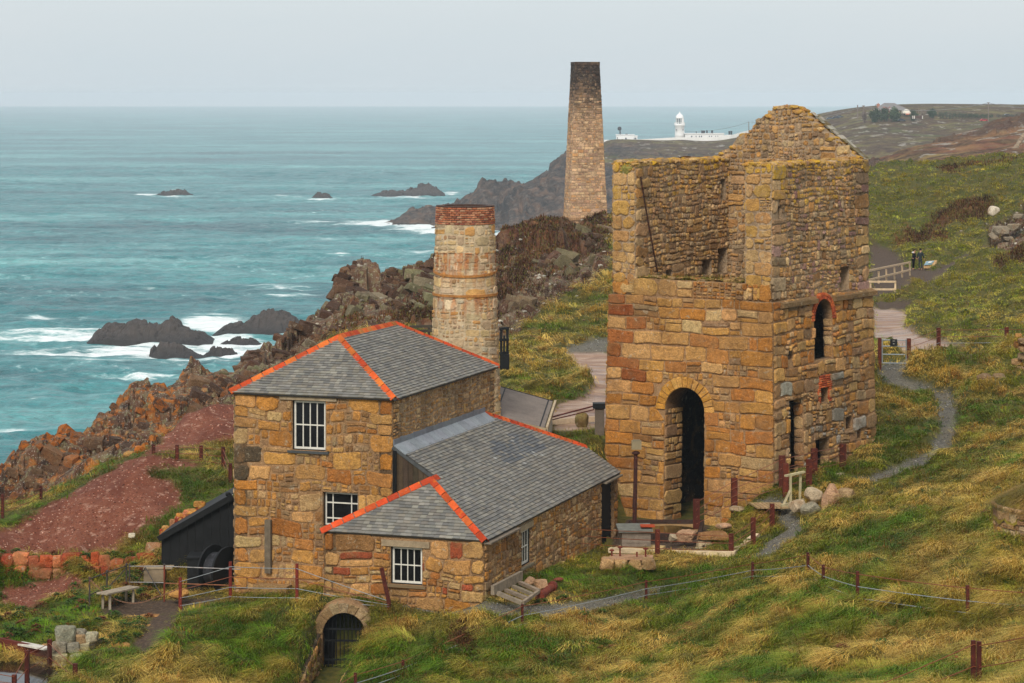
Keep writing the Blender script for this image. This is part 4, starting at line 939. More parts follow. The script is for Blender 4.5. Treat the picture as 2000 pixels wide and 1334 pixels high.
# ================================================================ the tall slated house
def tall_house():
    root = thing('stone_house', 'two storey granite house with slate roof edged in orange ridge tiles', 'house', HS(0, 0, 52.6))
    L, WF, ze, zb = 10.4, 5.84, 59.86, 52.2
    wf = Wall(HS(0, -WF, zb), HS(0, 0, zb), HS(0, -WF, ze), HS(0, 0, ze))
    wsd = Wall(HS(0, 0, zb), HS(L, 0, zb), HS(0, 0, ze), HS(L, 0, ze))
    up = wf.rect(571, 782, 636, 880); lo = wf.rect(630, 962, 699, 1030)
    rr = random.Random(3)
    b = MB(); slab(b, wf, 0.5, [up, lo], col=MORT_O); ln = Rect(up.r[0]-0.5, up.r[3], up.r[2]+0.45, wf.H)
    def pal(x, y, m, r_):
        if x < 0.9 and 4.9 < y-0.0 < 5.6: return srgb(86,72,54)
        if m > 0.3: return r_.choice(OCHRE)
        return r_.choice(OCHRE2+OCHRE[:4])
    lay = layout(wf.W, wf.H-0.02, rr, 0.34, 0.62, 1.1, 2.4, rubble=0.36, small=0.055, quoin=(0.7, 0.66))
    stones(b, wf.f, lay, pal, rr, depth=(0.02, 0.055), gap=0.045, jit_=0.085, rnd=0.26, holes=[up, lo, ln], warp=0.05)
    b.build('wall', STONE, root)
    b = MB(); slab(b, wsd, 0.5, col=MORT)
    lay = layout(wsd.W, wsd.H-0.02, rr, 0.3, 0.45, 0.8, 1.8, rubble=0.75, small=0.028)
    stones(b, wsd.f, lay, RUBBLE+OCHRE2[:5], rr, depth=(0.008, 0.035), gap=0.045, jit_=0.11, rnd=0.38, warp=0.05); b.build('wall', RUBST, root)
    for c0, c1 in ((HS(L, 0, 0), HS(L, -WF, 0)), (HS(L, -WF, 0), HS(0, -WF, 0))):
        w = Wall(c0+Vector((0, 0, zb)), c1+Vector((0, 0, zb)), c0+Vector((0, 0, ze)), c1+Vector((0, 0, ze)))
        b = MB(); slab(b, w, 0.5, col=MORT); stones(b, w.f, layout(w.W, w.H, rr, 0.3, 0.5, 0.9, 2.0, 0.5, 0.05), RUBBLE, rr, gap=0.04, jit_=0.1, rnd=0.35); b.build('wall', RUBST, root)
    # roof
    ov = 0.16; cw = -WF/2; zr = 61.62; z0 = ze-0.02
    A1 = HS(2.35, cw, zr); A2 = HS(7.62, cw, zr)
    FR, FL, BR_, BL = HS(-ov, ov, z0), HS(-ov, -WF-ov, z0), HS(L+ov, ov, z0), HS(L+ov, -WF-ov, z0)
    def spal(x, t, r_): return r_.choice(SLATES)
    for poly, d in (([FL, FR, A1], HS.w), ([FR, BR_, A2, A1], HS.a), ([BR_, BL, A2], HS.w), ([BL, FL, A1, A2], HS.a)):
        b = MB(); slates(b, poly, d, rr, expo=0.125, wid=0.2, pal=spal); b.build('roof', SLATE, root)
    b = MB(); u = Vector((0, 0, 0.05))
    yel = TILES+[srgb(208,112,44, .85), srgb(204,104,40, .85)]
    ridge(b, A1+u, A2+u, rr, cols=TILES[3:]+[srgb(160,96,44)]); b.build('ridge_tiles', TERRA, root)
    for p, q, c in ((FL, A1, yel), (FR, A1, yel), (BR_, A2, TILES), (BL, A2, TILES)):
        b = MB(); ridge(b, p+u+(q-p)*0.01, q+u, rr, cols=c); b.build('hip_tiles', TERRA, root)
    window(wf, up, root, 4, 2, bar=0.035, lintel=(0.45, 0.42, 0.14), sill=srgb(70,72,72))
    window(wf, lo, root, [0.2, 0.8], [0.18, 0.70], bar=0.035, frame=0.045, inset=0.18, sill=False)
    # weathered post against the front, stone step at its foot
    b = MB(); x, y0 = wf.at(527, 1118); _, y1 = wf.at(527, 1014)
    b.box(wf.f(x, (y0+y1)/2, 0.13), (wf.f(1, 0)-wf.f(0, 0))*0.11, wf.n*0.07, (0, 0, (y1-y0)/2), srgb(106,94,78)); b.build('timber_post', WOODG, root)
    b = MB(); x, y = wf.at(538, 1155)
    b.box(wf.f(x, y, 0.25), (wf.f(1, 0)-wf.f(0, 0))*0.62, wf.n*0.25, (0, 0, 0.28), srgb(150,118,78)); b.build('step', STONE, root)
tall_house()
# ================================================================ the low slated house in front
def low_house():
    root = thing('stone_outbuilding', 'single storey stone outbuilding with long slate roof and small orange hip end', 'outbuilding', HS(-2.06, 4.02, 53.3))
    zt = 58.27; k = 0.653; W = 4.02; a0, a1 = -2.06, 13.48; wl = -1.78; ze = zt-k*W; zb = 52.2; rr = random.Random(8)
    i = 0.10                                                   # wall face sits inside the eaves
    wf = Wall(HS(a0+i, wl+i, zb), HS(a0+i, W-i, zb), HS(a0+i, wl+i, ze-0.05), HS(a0+i, W-i, ze-0.05))
    ws = Wall(HS(a0+i, W-i, zb), HS(a1-i, W-i, zb), HS(a0+i, W-i, ze-0.03), HS(a1-i, W-i, ze-0.03))
    win = wf.rect(763, 1068, 825, 1142); ln = Rect(win.r[0]-0.32, win.r[3], win.r[2]+0.3, wf.H)
    b = MB(); slab(b, wf, 0.45, [win], col=MORT_O)
    lay = layout(wf.W, wf.H-0.01, rr, 0.24, 0.48, 1.2, 2.6, rubble=0.40, small=0.035, quoin=(0.45, 0.55))
    stones(b, wf.f, lay, OCHRE+OCHRE2[:4]+[srgb(150,74,44)], rr, depth=(0.03, 0.07), gap=0.035, jit_=0.085, rnd=0.3, holes=[win, ln], warp=0.04); b.build('wall', STONE, root)
    sw = ws.rect(1018, 1034, 1032, 1104); dr = ws.rect(1174, 948, 1199, 1076); dr.r = (dr.r[0], 0.25, dr.r[2], ws.H-0.12); sw.r = (sw.r[0], sw.r[1], sw.r[0]+0.95, sw.r[3])
    b = MB(); slab(b, ws, 0.45, [sw, dr], col=MORT_O)
    lay = layout(ws.W, ws.H-0.02, rr, 0.26, 0.42, 0.7, 1.8, rubble=0.55, small=0.04, quoin=(0.5, 0.4))
    lnt = Rect(sw.r[0]-0.3, sw.r[3], sw.r[2]+0.25, sw.r[3]+0.22); ln2 = Rect(dr.r[0]-0.5, dr.r[3], dr.r[2]+0.5, ws.H)
    stones(b, ws.f, lay, OCHRE2+RUBBLE[:6]+OCHRE[:2], rr, depth=(0.02, 0.06), gap=0.035, jit_=0.1, rnd=0.34, holes=[sw, dr, lnt, ln2], warp=0.04); b.build('wall', RUBST, root)
    we = Wall(HS(a1-i, W-i, zb), HS(a1-i, 0.0, zb), HS(a1-i, W-i, ze), HS(a1-i, 0.0, ze))
    b = MB(); slab(b, we, 0.45, col=MORT); stones(b, we.f, layout(we.W, we.H, rr, 0.3, 0.5, 0.9, 2.0, 0.5, 0.05), RUBBLE, rr, gap=0.04, jit_=0.1, rnd=0.35)
    b.prism([HS(a1-i-0.4, W-i, ze), HS(a1-i-0.4, 0.3, ze), HS(a1-i-0.4, 2.64, 56.45)], HS.a*0.4, MORT); b.build('wall', RUBST, root)
    wl_ = Wall(HS(0, wl+i, zb), HS(a0+i, wl+i, zb), HS(0, wl+i, ze-0.05), HS(a0+i, wl+i, ze-0.05))
    b = MB(); slab(b, wl_, 0.45, col=MORT_O); stones(b, wl_.f, layout(wl_.W, wl_.H, rr, 0.3, 0.5, 0.9, 2.0, 0.4, 0.05), OCHRE, rr, gap=0.04, jit_=0.1, rnd=0.35); b.build('wall', STONE, root)
    # roof planes
    z = lambda w: zt-k*w
    AP = HS(-0.36, 1.51, z(1.51)); RB = HS(0.0, 1.51, z(1.51)); T1 = HS(9.2, 0.03, z(0.03)); T2 = HS(a1, 2.64, z(2.64)); T0 = HS(0, 0.03, z(0.03))
    E0 = HS(a0, W, ze); E1 = HS(a1, W, ze); FLc = HS(a0, wl, ze)
    def spal(x, t, r_):
        if 7.8 < x < 12.5 and 2.2 < t < 3.3+0.2*math.sin(x*3) and r_.random() < 0.8: return r_.choice([srgb(104,106,108, .78), srgb(94,98,102, .78), srgb(110,110,108, .78)])
        if 7.3 < x < 11.5 and 2.0 < t < 3.6 and r_.random() < 0.07: return srgb(168,168,162, .8)
        return r_.choice(SLATES)
    b = MB(); slates(b, [E0, E1, T2, T1, T0, RB, AP], HS.a, rr, expo=0.135, wid=0.22, pal=spal); b.build('roof', SLATE, root)
    b = MB(); slates(b, [FLc, E0, AP], HS.w, rr, expo=0.125, wid=0.22); b.build('roof', SLATE, root)
    b = MB(); slates(b, [HS(0, wl, ze), FLc, AP, RB], HS.a, rr, expo=0.115, wid=0.22); b.build('roof', SLATE, root)
    b = MB(); slates(b, [HS(a1, 0.0, ze), T1, T2], HS.a, rr, expo=0.115, wid=0.22); b.build('roof', SLATE, root)
    u = Vector((0, 0, 0.05))
    for p, q in ((FLc, AP), (E0, AP), (T2, T1)):
        b = MB(); ridge(b, p+u, q+u, rr, w=0.15); b.build('hip_tiles', TERRA, root)
    b = MB(); ridge(b, AP+u, RB+u+HS.a*0.12, rr); b.build('ridge_tiles', TERRA, root)
    # boarded gable under the high verge, verge board, lead flashing
    b = MB(); n = 9
    for j in range(n):
        w0 = 0.02+1.62*j/n; w1 = w0+1.62/n-0.012; c = jit(srgb(70,58,44), 0.35, rr)
        b.hexa([HS(-0.06, w0, 55.6), HS(-0.06, w1, 55.6), HS(-0.02, w1, 55.6), HS(-0.02, w0, 55.6), HS(-0.06, w0, z(w0)-0.08), HS(-0.06, w1, z(w1)-0.08), HS(-0.02, w1, z(w1)-0.08), HS(-0.02, w0, z(w0)-0.08)], c)
    b.build('boarded_gable', WOODG, root)
    b = MB(); b.beam(HS(-0.07, 0, z(0)-0.05), HS(-0.07, 1.5, z(1.5)-0.05), 0.05, 0.10, srgb(78,80,80)); b.beam(HS(-0.1, 0.09, 55.4), HS(-0.1, 0.09, z(0.09)-0.1), 0.13, 0.13, srgb(22,22,22)); b.build('verge_board', WOODG, root)
    b = MB()
    for j in range(15):
        x0 = -0.05+9.25*j/15; x1 = x0+9.25/15-0.01; c = jit(srgb(138,144,150, 0.85), 0.12, rr)
        b.hexa([HS(x0, 0.03, z(0)+0.0), HS(x1, 0.03, z(0)+0.0), HS(x1, 0.46, z(0.46)+0.0), HS(x0, 0.46, z(0.46)+0.0), HS(x0, 0.03, z(0)+0.05), HS(x1, 0.03, z(0)+0.05), HS(x1, 0.46, z(0.46)+0.045), HS(x0, 0.46, z(0.46)+0.045)][::1], c)
        b.hexa([HS(x0, 0.02, z(0)), HS(x1, 0.02, z(0)), HS(x1, 0.06, z(0)), HS(x0, 0.06, z(0)), HS(x0, 0.02, z(0)+0.2+0.03*(j % 2)), HS(x1, 0.02, z(0)+0.2), HS(x1, 0.055, z(0)+0.2), HS(x0, 0.055, z(0)+0.2+0.03*(j % 2))], jit(srgb(110,116,124), 0.15, rr))
    b.build('flashing', LEAD, root)
    b = MB(); b.beam(HS(a0+0.02, W+0.03, ze-0.08), HS(1.0, W+0.03, ze-0.08), 0.05, 0.26, srgb(118,106,92), HS.w); b.build('fascia_board', WOODG, root)
    b = MB(); b.beam(HS(a1-2.2, W+0.0, ze-0.09), HS(a1-0.05, W+0.0, ze-0.09), 0.06, 0.22, srgb(124,112,96), HS.w); b.build('fascia_board', WOODG, root)
    window(wf, win, root, 4, 2, bar=0.03, lintel=(0.3, 0.26, 0.2), sill=srgb(118,98,70))
    window(ws, sw, root, 3, 2, bar=0.03, lintel=(0.25, 0.2, 0.2), sill=srgb(120,110,90), inset=0.06)
    x0, y0, x1, y1 = dr.r; b = MB()
    for j in range(12):
        ya = y0+(y1-y0)*j/12
        b.hexa([ws.f(x0, ya, -0.2), ws.f(x1, ya, -0.2), ws.f(x1, ya, -0.1), ws.f(x0, ya, -0.1), ws.f(x0, ya+(y1-y0)/12-0.01, -0.2), ws.f(x1, ya+(y1-y0)/12-0.01, -0.2), ws.f(x1, ya+(y1-y0)/12-0.01, -0.15), ws.f(x0, ya+(y1-y0)/12-0.01, -0.15)], (0.02, 0.02, 0.02))
    d = b.build('door', BLACKP, root)
    b = MB(); X, Y = x0+0.1, y0+0.8; b.tube([ws.f(X, Y-0.1, -0.08), ws.f(X+0.02, Y+0.35, -0.04), ws.f(X-0.12, Y+0.75, -0.04)], 0.018, 6, (0.75, 0.74, 0.7)); b.build('handle', WHITE, d)
low_house()
# ================================================================ roofless engine house
def engine_house():
    root = thing('engine_house', 'tall roofless granite engine house with arched doorway and broken gable', 'ruin', EH(0, 0, 53.2))
    rr = random.Random(21); W, L = EHW, EHL; zb = 52.6; zs = 62.05; bt = 0.16
    def corner(a, w, z, o): return EH(a+(-o if a < L/2 else o), w+(o if w > -W/2 else -o), z)
    # ---- lower block
    wf = Wall(EH(0, -W, zb), EH(0, 0, zb), EH(0+bt, -W+bt, zs), EH(0+bt, -bt, zs))
    ws = Wall(EH(0, 0, zb), EH(L, 0, zb), EH(bt, -bt, zs), EH(L-bt, -bt, zs))
    wb = Wall(EH(L, 0, zb), EH(L, -W, zb), EH(L-bt, -bt, zs), EH(L-bt, -W+bt, zs))
    wl = Wall(EH(L, -W, zb), EH(0, -W, zb), EH(L-bt, -W+bt, zs), EH(bt, -W+bt, zs))
    door = wf.rect(1298, 757, 1376, 1002, Arch, ring=0.42); door.r = (door.r[0], 0.35, door.r[2], door.r[3])
    TH = 1.35; INNER_SHADE = (.035, .028, .022)  # near-black inside faces: interior shade put into the wall colour
    def pal(x, y, m, r_):
        c = r_.choice(OCHRE if m > 0.24 else OCHRE2+OCHRE[:5])
        if x < 1.6 and y > 5.5 and r_.random() < 0.5: c = r_.choice(S((160,92,46),(150,82,40),(172,104,54)))
        return c
    b = MB(); slab(b, wf, TH, [door], col=MORT_O, inner=INNER_SHADE)
    lay = layout(wf.W, wf.H, rr, 0.40, 0.62, 1.3, 2.7, rubble=0.13, small=0.05, quoin=(1.0, 1.0))
    stones(b, wf.f, lay, pal, rr, depth=(0.02, 0.075), gap=0.035, jit_=0.06, rnd=0.17, holes=[door], warp=0.03)
    voussoirs(b, wf, door, 0.42, 15, S((206,150,70),(214,160,84),(196,140,66),(204,146,60)), rr)
    x0, y0, x1, y1 = door.r                                     # stones lining the left and right jambs
    jl = Wall(wf.f(x0, y0, 0), wf.f(x0, y0, -TH), wf.f(x0, door.cy, 0), wf.f(x0, door.cy, -TH)); jr = Wall(wf.f(x1, y0, -TH), wf.f(x1, y0, 0), wf.f(x1, door.cy, -TH), wf.f(x1, door.cy, 0))
    for j in (jl, jr): stones(b, j.f, layout(j.W, j.H, rr, 0.35, 0.6, 1.0, 2.2, 0.3, 0.04), OCHRE2, rr, depth=(0.02, 0.07), gap=0.04, jit_=0.07, rnd=0.25)
    b.build('wall', STONE, root)
    H1 = ws.rect(1541, 780, 1570, 905); H1.r = (H1.r[0], H1.r[1]-0.6, H1.r[0]+1.2, H1.r[3]); H2 = ws.rect(1593, 856, 1622, 915); H2.r = (H2.r[0], H2.r[1]-0.5, H2.r[0]+1.15, H2.r[3])
    HA = ws.rect(1590, 584, 1626, 702, Arch, ring=0.26); HB = ws.rect(1601, 757, 1616, 786); H3 = ws.rect(1652, 812, 1664, 838); H4 = ws.rect(1539, 686, 1548, 702); H5 = ws.rect(1674, 838, 1681, 856)
    holes = [H1, H2, HA, HB, H3, H4, H5]
    b = MB(); slab(b, ws, .42, holes, col=MORT_O, inner=INNER_SHADE)
    def pal2(x, y, m, r_):
        z = r_.random()
        if y > 6.5 and z < 0.55: return r_.choice(OCHRE)
        if z < 0.10: return r_.choice(S((168,160,146),(150,140,126)))
        return r_.choice(OCHRE2 if m > 0.2 else OCHRE2+RUBBLE)
    lay = layout(ws.W, ws.H, rr, 0.36, 0.62, 0.9, 2.1, rubble=0.34, small=0.05, quoin=(0.7, 0.8))
    BP_ = ws.rect(1600, 734, 1618, 757)
    stones(b, ws.f, lay, pal2, rr, depth=(0.03, 0.11), gap=0.045, jit_=0.09, rnd=0.28, holes=holes+[BP_], warp=0.04)
    for h in (H1, H2, HA):
        x0, y0, x1, y1 = h.r; j = Wall(ws.f(x1, y0, -.42), ws.f(x1, y0, 0), ws.f(x1, y1, -.42), ws.f(x1, y1, 0)) if h is not HA else Wall(ws.f(x1, y0, -.42), ws.f(x1, y0, 0), ws.f(x1, HA.cy, -.42), ws.f(x1, HA.cy, 0))
        stones(b, j.f, layout(j.W, j.H, rr, 0.35, 0.55, 0.8, 1.6, 0.3, 0.04), OCHRE2+RUBBLE, rr, depth=(0.02, 0.06), gap=0.04, jit_=0.08, rnd=0.25)
    b.build('wall', RUBST, root)
    red = S((196,96,50),(180,84,46),(206,112,60),(160,70,42))
    b = MB(); voussoirs(b, ws, HA, 0.13, 22, red, rr, d=(0.05, 0.06)); h2 = Arch(HA.r[0]-0.135, HA.r[1], HA.r[2]+0.135, HA.r[3]+0.135); voussoirs(b, ws, h2, 0.12, 26, red, rr, d=(0.055, 0.065)); b.build('brick_arch', TERRA, root)
    b = MB(); x0, y0, x1, y1 = BP_.r; lay = []
    yy = y0
    while yy < y1:
        xx = x0-(0.1 if int(yy*20) % 2 else 0)
        while xx < x1: lay.append((xx, yy, xx+0.22, yy+0.085)); xx += 0.22
        yy += 0.085
    yy = HB.r[1]
    while yy < HB.r[3]: lay += [(HB.r[0]-0.24, yy, HB.r[0]-0.02, yy+0.085), (HB.r[2]+0.02, yy, HB.r[2]+0.26, yy+0.085)]; yy += 0.085
    stones(b, ws.f, lay, red, rr, depth=(0.07, 0.09), gap=0.015, jit_=0.04, rnd=0.08, holes=[HB]); b.build('brick_patch', TERRA, root)
    for w, nm in ((wb, OCHRE2), (wl, OCHRE)):
        b = MB(); slab(b, w, 1.1, col=MORT_O, inner=INNER_SHADE); stones(b, w.f, layout(w.W, w.H, rr, 0.4, 0.65, 1.0, 2.4, 0.25, 0.06), nm, rr, depth=(0.03, 0.09), gap=0.045, jit_=0.07, rnd=0.24); b.build('wall', STONE, root)
    # ---- string course on the right side
    xx = 0.55
    while xx < ws.W-0.05:
        l = rr.uniform(0.9, 1.7); x2 = min(ws.W+0.08, xx+l)
        if abs((xx+x2)/2-HA.cx) > 0.2+l*0.5 or True:
            yA = ws.H-0.30+rr.uniform(-.02, .02)
            segs = [(xx, x2)]
            if xx < HA.cx+0.75 and x2 > HA.cx-0.75: segs = [s for s in ((xx, min(x2, HA.cx-0.75)), (max(xx, HA.cx+0.75), x2)) if s[1]-s[0] > 0.1]
            for s0, s1 in segs: b = MB(); b.hexa([ws.f(s0, yA, -0.1), ws.f(s1-0.02, yA, -0.1), ws.f(s1-0.02, yA+0.03, 0.2), ws.f(s0, yA+0.03, 0.2), ws.f(s0, yA+0.3, -0.1), ws.f(s1-0.02, yA+0.3, -0.1), ws.f(s1-0.02, yA+0.2, 0.2), ws.f(s0, yA+0.2, 0.2)], jit(srgb(120,96,64), 0.15, rr)); b.build('string_course', STONE, root)
        xx = x2
    # ---- upper walls
    i = 0.28; zt = 67.38; zf = 62.45; bt2 = 0.10
    aF, aB, wR, wL = i, L-i, -i, -W+i; tR, tL = 1.15, 1.05
    def vwall(p, q, z0, z1, o=0.0): return Wall(p+Vector((0, 0, z0)), q+Vector((0, 0, z0)), p+Vector((0, 0, z1)), q+Vector((0, 0, z1)))
    # front: parapet strip between the piers, and the two pier ends
    wp = vwall(EH(aF, wL, 0), EH(aF, wR, 0), zs, 62.72); b = MB(); slab(b, wp, 1.2, col=MORT_O)
    stones(b, wp.f, layout(wp.W, wp.H, rr, 0.4, 0.7, 1.0, 2.0, 0.2, 0.04), OCHRE+OCHRE2, rr, depth=(0.03, 0.09), gap=0.04, jit_=0.08, rnd=0.25)
    n = 26
    for j in range(n): x = wp.W*(j+0.5)/n; b.rock(wp.f(x, wp.H+rr.uniform(-.05, .06), -rr.uniform(0.15, 1.0)), (rr.uniform(.15, .35), rr.uniform(.15, .3), rr.uniform(.06, .14)), j+900, jit(rr.choice(OCHRE2), .2, rr), rot=rr.uniform(0, 3))
    b.build('parapet', STONE, root)
    def toplich(Hh, base, q=0.35):
        def f(x, y, m, r_):
            c = r_.choice(base); return (*c, r_.uniform(.3, .95) if y > Hh-.4 else r_.uniform(.3, .8) if y > Hh-1.7 and r_.random() < .25 else .0)
        return f
    def ragged(w, seed, lo=0.0, amp=0.16):
        r2 = random.Random(seed); pts = [(0, 0), (w.W, 0)]; m = max(4, int(w.W/0.35))
        for j in range(m+1): pts.append((w.W*(1-j/m), w.H-lo-r2.random()*amp))
        return pts
    def upper(p, q, thick, base, mat_, mode, seed, holes=(), quo=(0, 0), z1=zt, lich=True, outp=None, body=True):
        w = vwall(p, q, zs, z1); b = MB(); hs = holes(w) if callable(holes) else list(holes)
        ol = outp(w) if outp else ragged(w, seed)
        if body: slab(b, w, thick, hs, outline=ol, col=MORT)
        r2 = random.Random(seed)
        if mode == 'rub': lay = layout(w.W, w.H, r2, 0.34, 0.62, 0.8, 1.7, 0.8, 0.05, quo, amax=1.45)
        else: lay = layout(w.W, w.H, r2, 0.4, 0.62, 1.0, 2.2, 0.3, 0.04, quo)
        cl = (lambda x, y: inside_poly(x, y, ol))
        stones(b, w.f, lay, toplich(w.H, base) if lich else base, r2, depth=(0.02, 0.085), gap=0.04, jit_=0.13 if mode == 'rub' else .09, rnd=0.36, holes=hs, clip=cl, warp=0.04)
        return w, b
    def caps(b, w, thick, seed, zoff=0.0, prof=None):
        r2 = random.Random(seed); x = 0.1
        while x < w.W-0.05:
            y = prof(x) if prof else w.H
            for d in np.arange(0.12, thick, 0.3):
                c = (*r2.choice(OCHRE2+RUBBLE), r2.uniform(.15, .95)); s = r2.uniform(.12, .24)
                b.rock(w.f(x, y-0.08+r2.uniform(-.05, .05), -d+r2.uniform(-.06, .06)), (s*1.2, s, s*0.55), int(x*97+d*31+seed), jit(c, .2, r2), rot=r2.uniform(0, 3))
            x += r2.uniform(0.2, 0.34)
    pier = S((200,160,104),(190,150,96),(206,166,112),(184,140,88),(196,150,80))
    # left pier end and left wall
    w, b = upper(EH(aF, wL, 0), EH(aF, wL+tL, 0), 0.5, pier, STONE, 'ash', 31, quo=(0.55, 0), body=False); b.rock(EH(aF+0.5, wL+0.55, zt-0.28), (0.62, 0.6, 0.5), 5, srgb(128,120,60), planes=8); caps(b, w, 0.5, 3); b.build('pier', STONE, root)
    slit = lambda w: [w.rect(1407, 350, 1417, 390), Rect(2.4, 0.45, 2.9, .85), Rect(w.W-3.1, 0.45, w.W-2.3, 1.1), Rect(w.W-1.75, 0.45, w.W-.95, 1.5)]
    w, b = upper(EH(aF, wL+tL, 0), EH(aB, wL+tL, 0), tL, RUBBLE+OCHRE2[:3], RUBST, 'rub', 33, holes=slit, quo=(.75, 0)); caps(b, w, tL, 7); b.build('wall', RUBST, root)
    w, b = upper(EH(aB, wL, 0), EH(aF, wL, 0), 0.12, OCHRE2, STONE, 'ash', 35, body=False); b.build('wall', RUBST, root)
    # right pier end and right wall
    w, b = upper(EH(aF, wR-tR, 0), EH(aF, wR, 0), 0.5, pier, STONE, 'ash', 41, quo=(0.5, 0), body=False); caps(b, w, 0.5, 13); b.build('pier', STONE, root)
    hr = lambda w: [w.rect(1640, 521, 1658, 566), w.rect(1519, 402, 1526, 428), w.rect(1606, 458, 1612, 468), w.rect(1626, 395, 1630, 401)]
    w, b = upper(EH(aF, wR, 0), EH(aB, wR, 0), tR, RUBBLE+OCHRE2[:4]+S((150,112,100),(168,132,118)), RUBST, 'rub', 43, holes=hr, quo=(0.9, 0.9)); caps(b, w, tR, 17); b.build('wall', RUBST, root)
    w, b = upper(EH(aB, wR-tR, 0), EH(aF, wR-tR, 0), 0.12, RUBBLE, RUBST, 'rub', 45, body=False); b.build('wall', RUBST, root)
    # back wall with the broken gable, inside face
    def gable(w):
        pts = [(0, 0), (w.W, 0)]; r2 = random.Random(77); Wd = w.W; ap = 0.50*Wd; top = w.H
        zl = zt-zs
        for j in range(17):
            x = Wd*(1-j/16.0)
            t = (x-ap)/(Wd-ap) if x > ap else (ap-x)/ap
            y = zl-0.1+(top-zl+0.1)*max(0, 1-max(0.0, t-0.03)/0.97)+r2.uniform(-.16, .10)*(0.6 if x > ap else 1.2); pts.append((x, min(top, y)))
        return pts
    wg = [None]
    w, b = upper(EH(aB-0.85, wL+0.3, 0), EH(aB-0.85, wR, 0), 0.85, RUBBLE+OCHRE2[:3], RUBST, 'rub', 51, z1=69.75, outp=gable, lich=False)
    gp = gable(w)[2:]; gx = [p[0] for p in gp][::-1]; gy = [p[1] for p in gp][::-1]
    caps(b, w, 0.85, 23, prof=lambda x: float(np.interp(x, gx, gy))); b.build('gable', RUBST, root)
    bk = Wall(EH(aB, wR, zs), EH(aB, wL+0.3, zs), EH(aB, wR, zt), EH(aB, wL+0.3, zt)); b = MB(); stones(b, bk.f, layout(bk.W, bk.H, rr, .35, .6, .9, 2, .4, .05), RUBBLE, rr, gap=.04, jit_=.1, rnd=.3); b.build('wall', RUBST, root)
    # remnant of slated roof edge on the right rake
    b = MB(); A = w.f(w.W*0.56, w.H+0.02, -0.6); Bq = w.f(w.W*1.01, zt-zs-0.02, -0.6); d = Bq-A; ln = d.length; d.normalize(); side = -w.n
    for j in range(5, 26):
        for kq in range(2):
            if rr.random() < .22: continue
            p = A+d*(ln*(j+rr.uniform(-.2, .2))/26)+side*(0.1+0.24*kq)-Vector((0, 0, .16))
            c = jit(rr.choice(S((130,120,96),(110,96,56),(160,152,134),(104,86,44))), .15, rr); nn = d.cross(side).normalized()
            if nn.z < 0: nn = -nn
            b.box(p+nn*(0.05+0.02*(j % 2)), d*0.13, side*0.12, nn*0.012, c)
    b.build('slate_remnant', SLATE, root)
    # earth floor at ledge level
    b = MB(); nx = 16; vs = []; fs = []
    for y in range(nx+1):
        for x in range(nx+1):
            a = aF+0.1+(aB-aF-0.9)*x/nx; ww = wL+tL-0.1+(wR-tR-wL-tL+0.2)*y/nx; vs.append(EH(a, ww, zf+0.12*rr.random()+(0.25 if x < 3 else 0)-0.3*(x/nx)))
    for y in range(nx):
        for x in range(nx): k = y*(nx+1)+x; fs.append((k, k+nx+1, k+nx+2, k+1))
    b.add(vs, fs, [srgb(96,88,34) if rr.random() < .6 else srgb(110,84,50) for _ in vs])
    b.build('earth_floor', LOAM, root, True)
    # long iron rod leaning on the left inner wall
    b = MB(); wli = vwall(EH(aF+0.45, wL+tL, 0), EH(aB, wL+tL, 0), zs, zt)
    p = [wli.at(1246, 345), wli.at(1262, 440), wli.at(1279, 530)]; b.tube([wli.f(x, y, 0.12) for x, y in p], 0.035, 6, srgb(60,36,26)); b.build('iron_rod', RUST, root)
def inside_poly(x, y, poly):
    r = False; n = len(poly)
    for i in range(n):
        x1, y1 = poly[i]; x2, y2 = poly[(i+1) % n]
        if (y1 > y) != (y2 > y) and x < (x2-x1)*(y-y1)/(y2-y1)+x1: r = not r
    return r
engine_house()
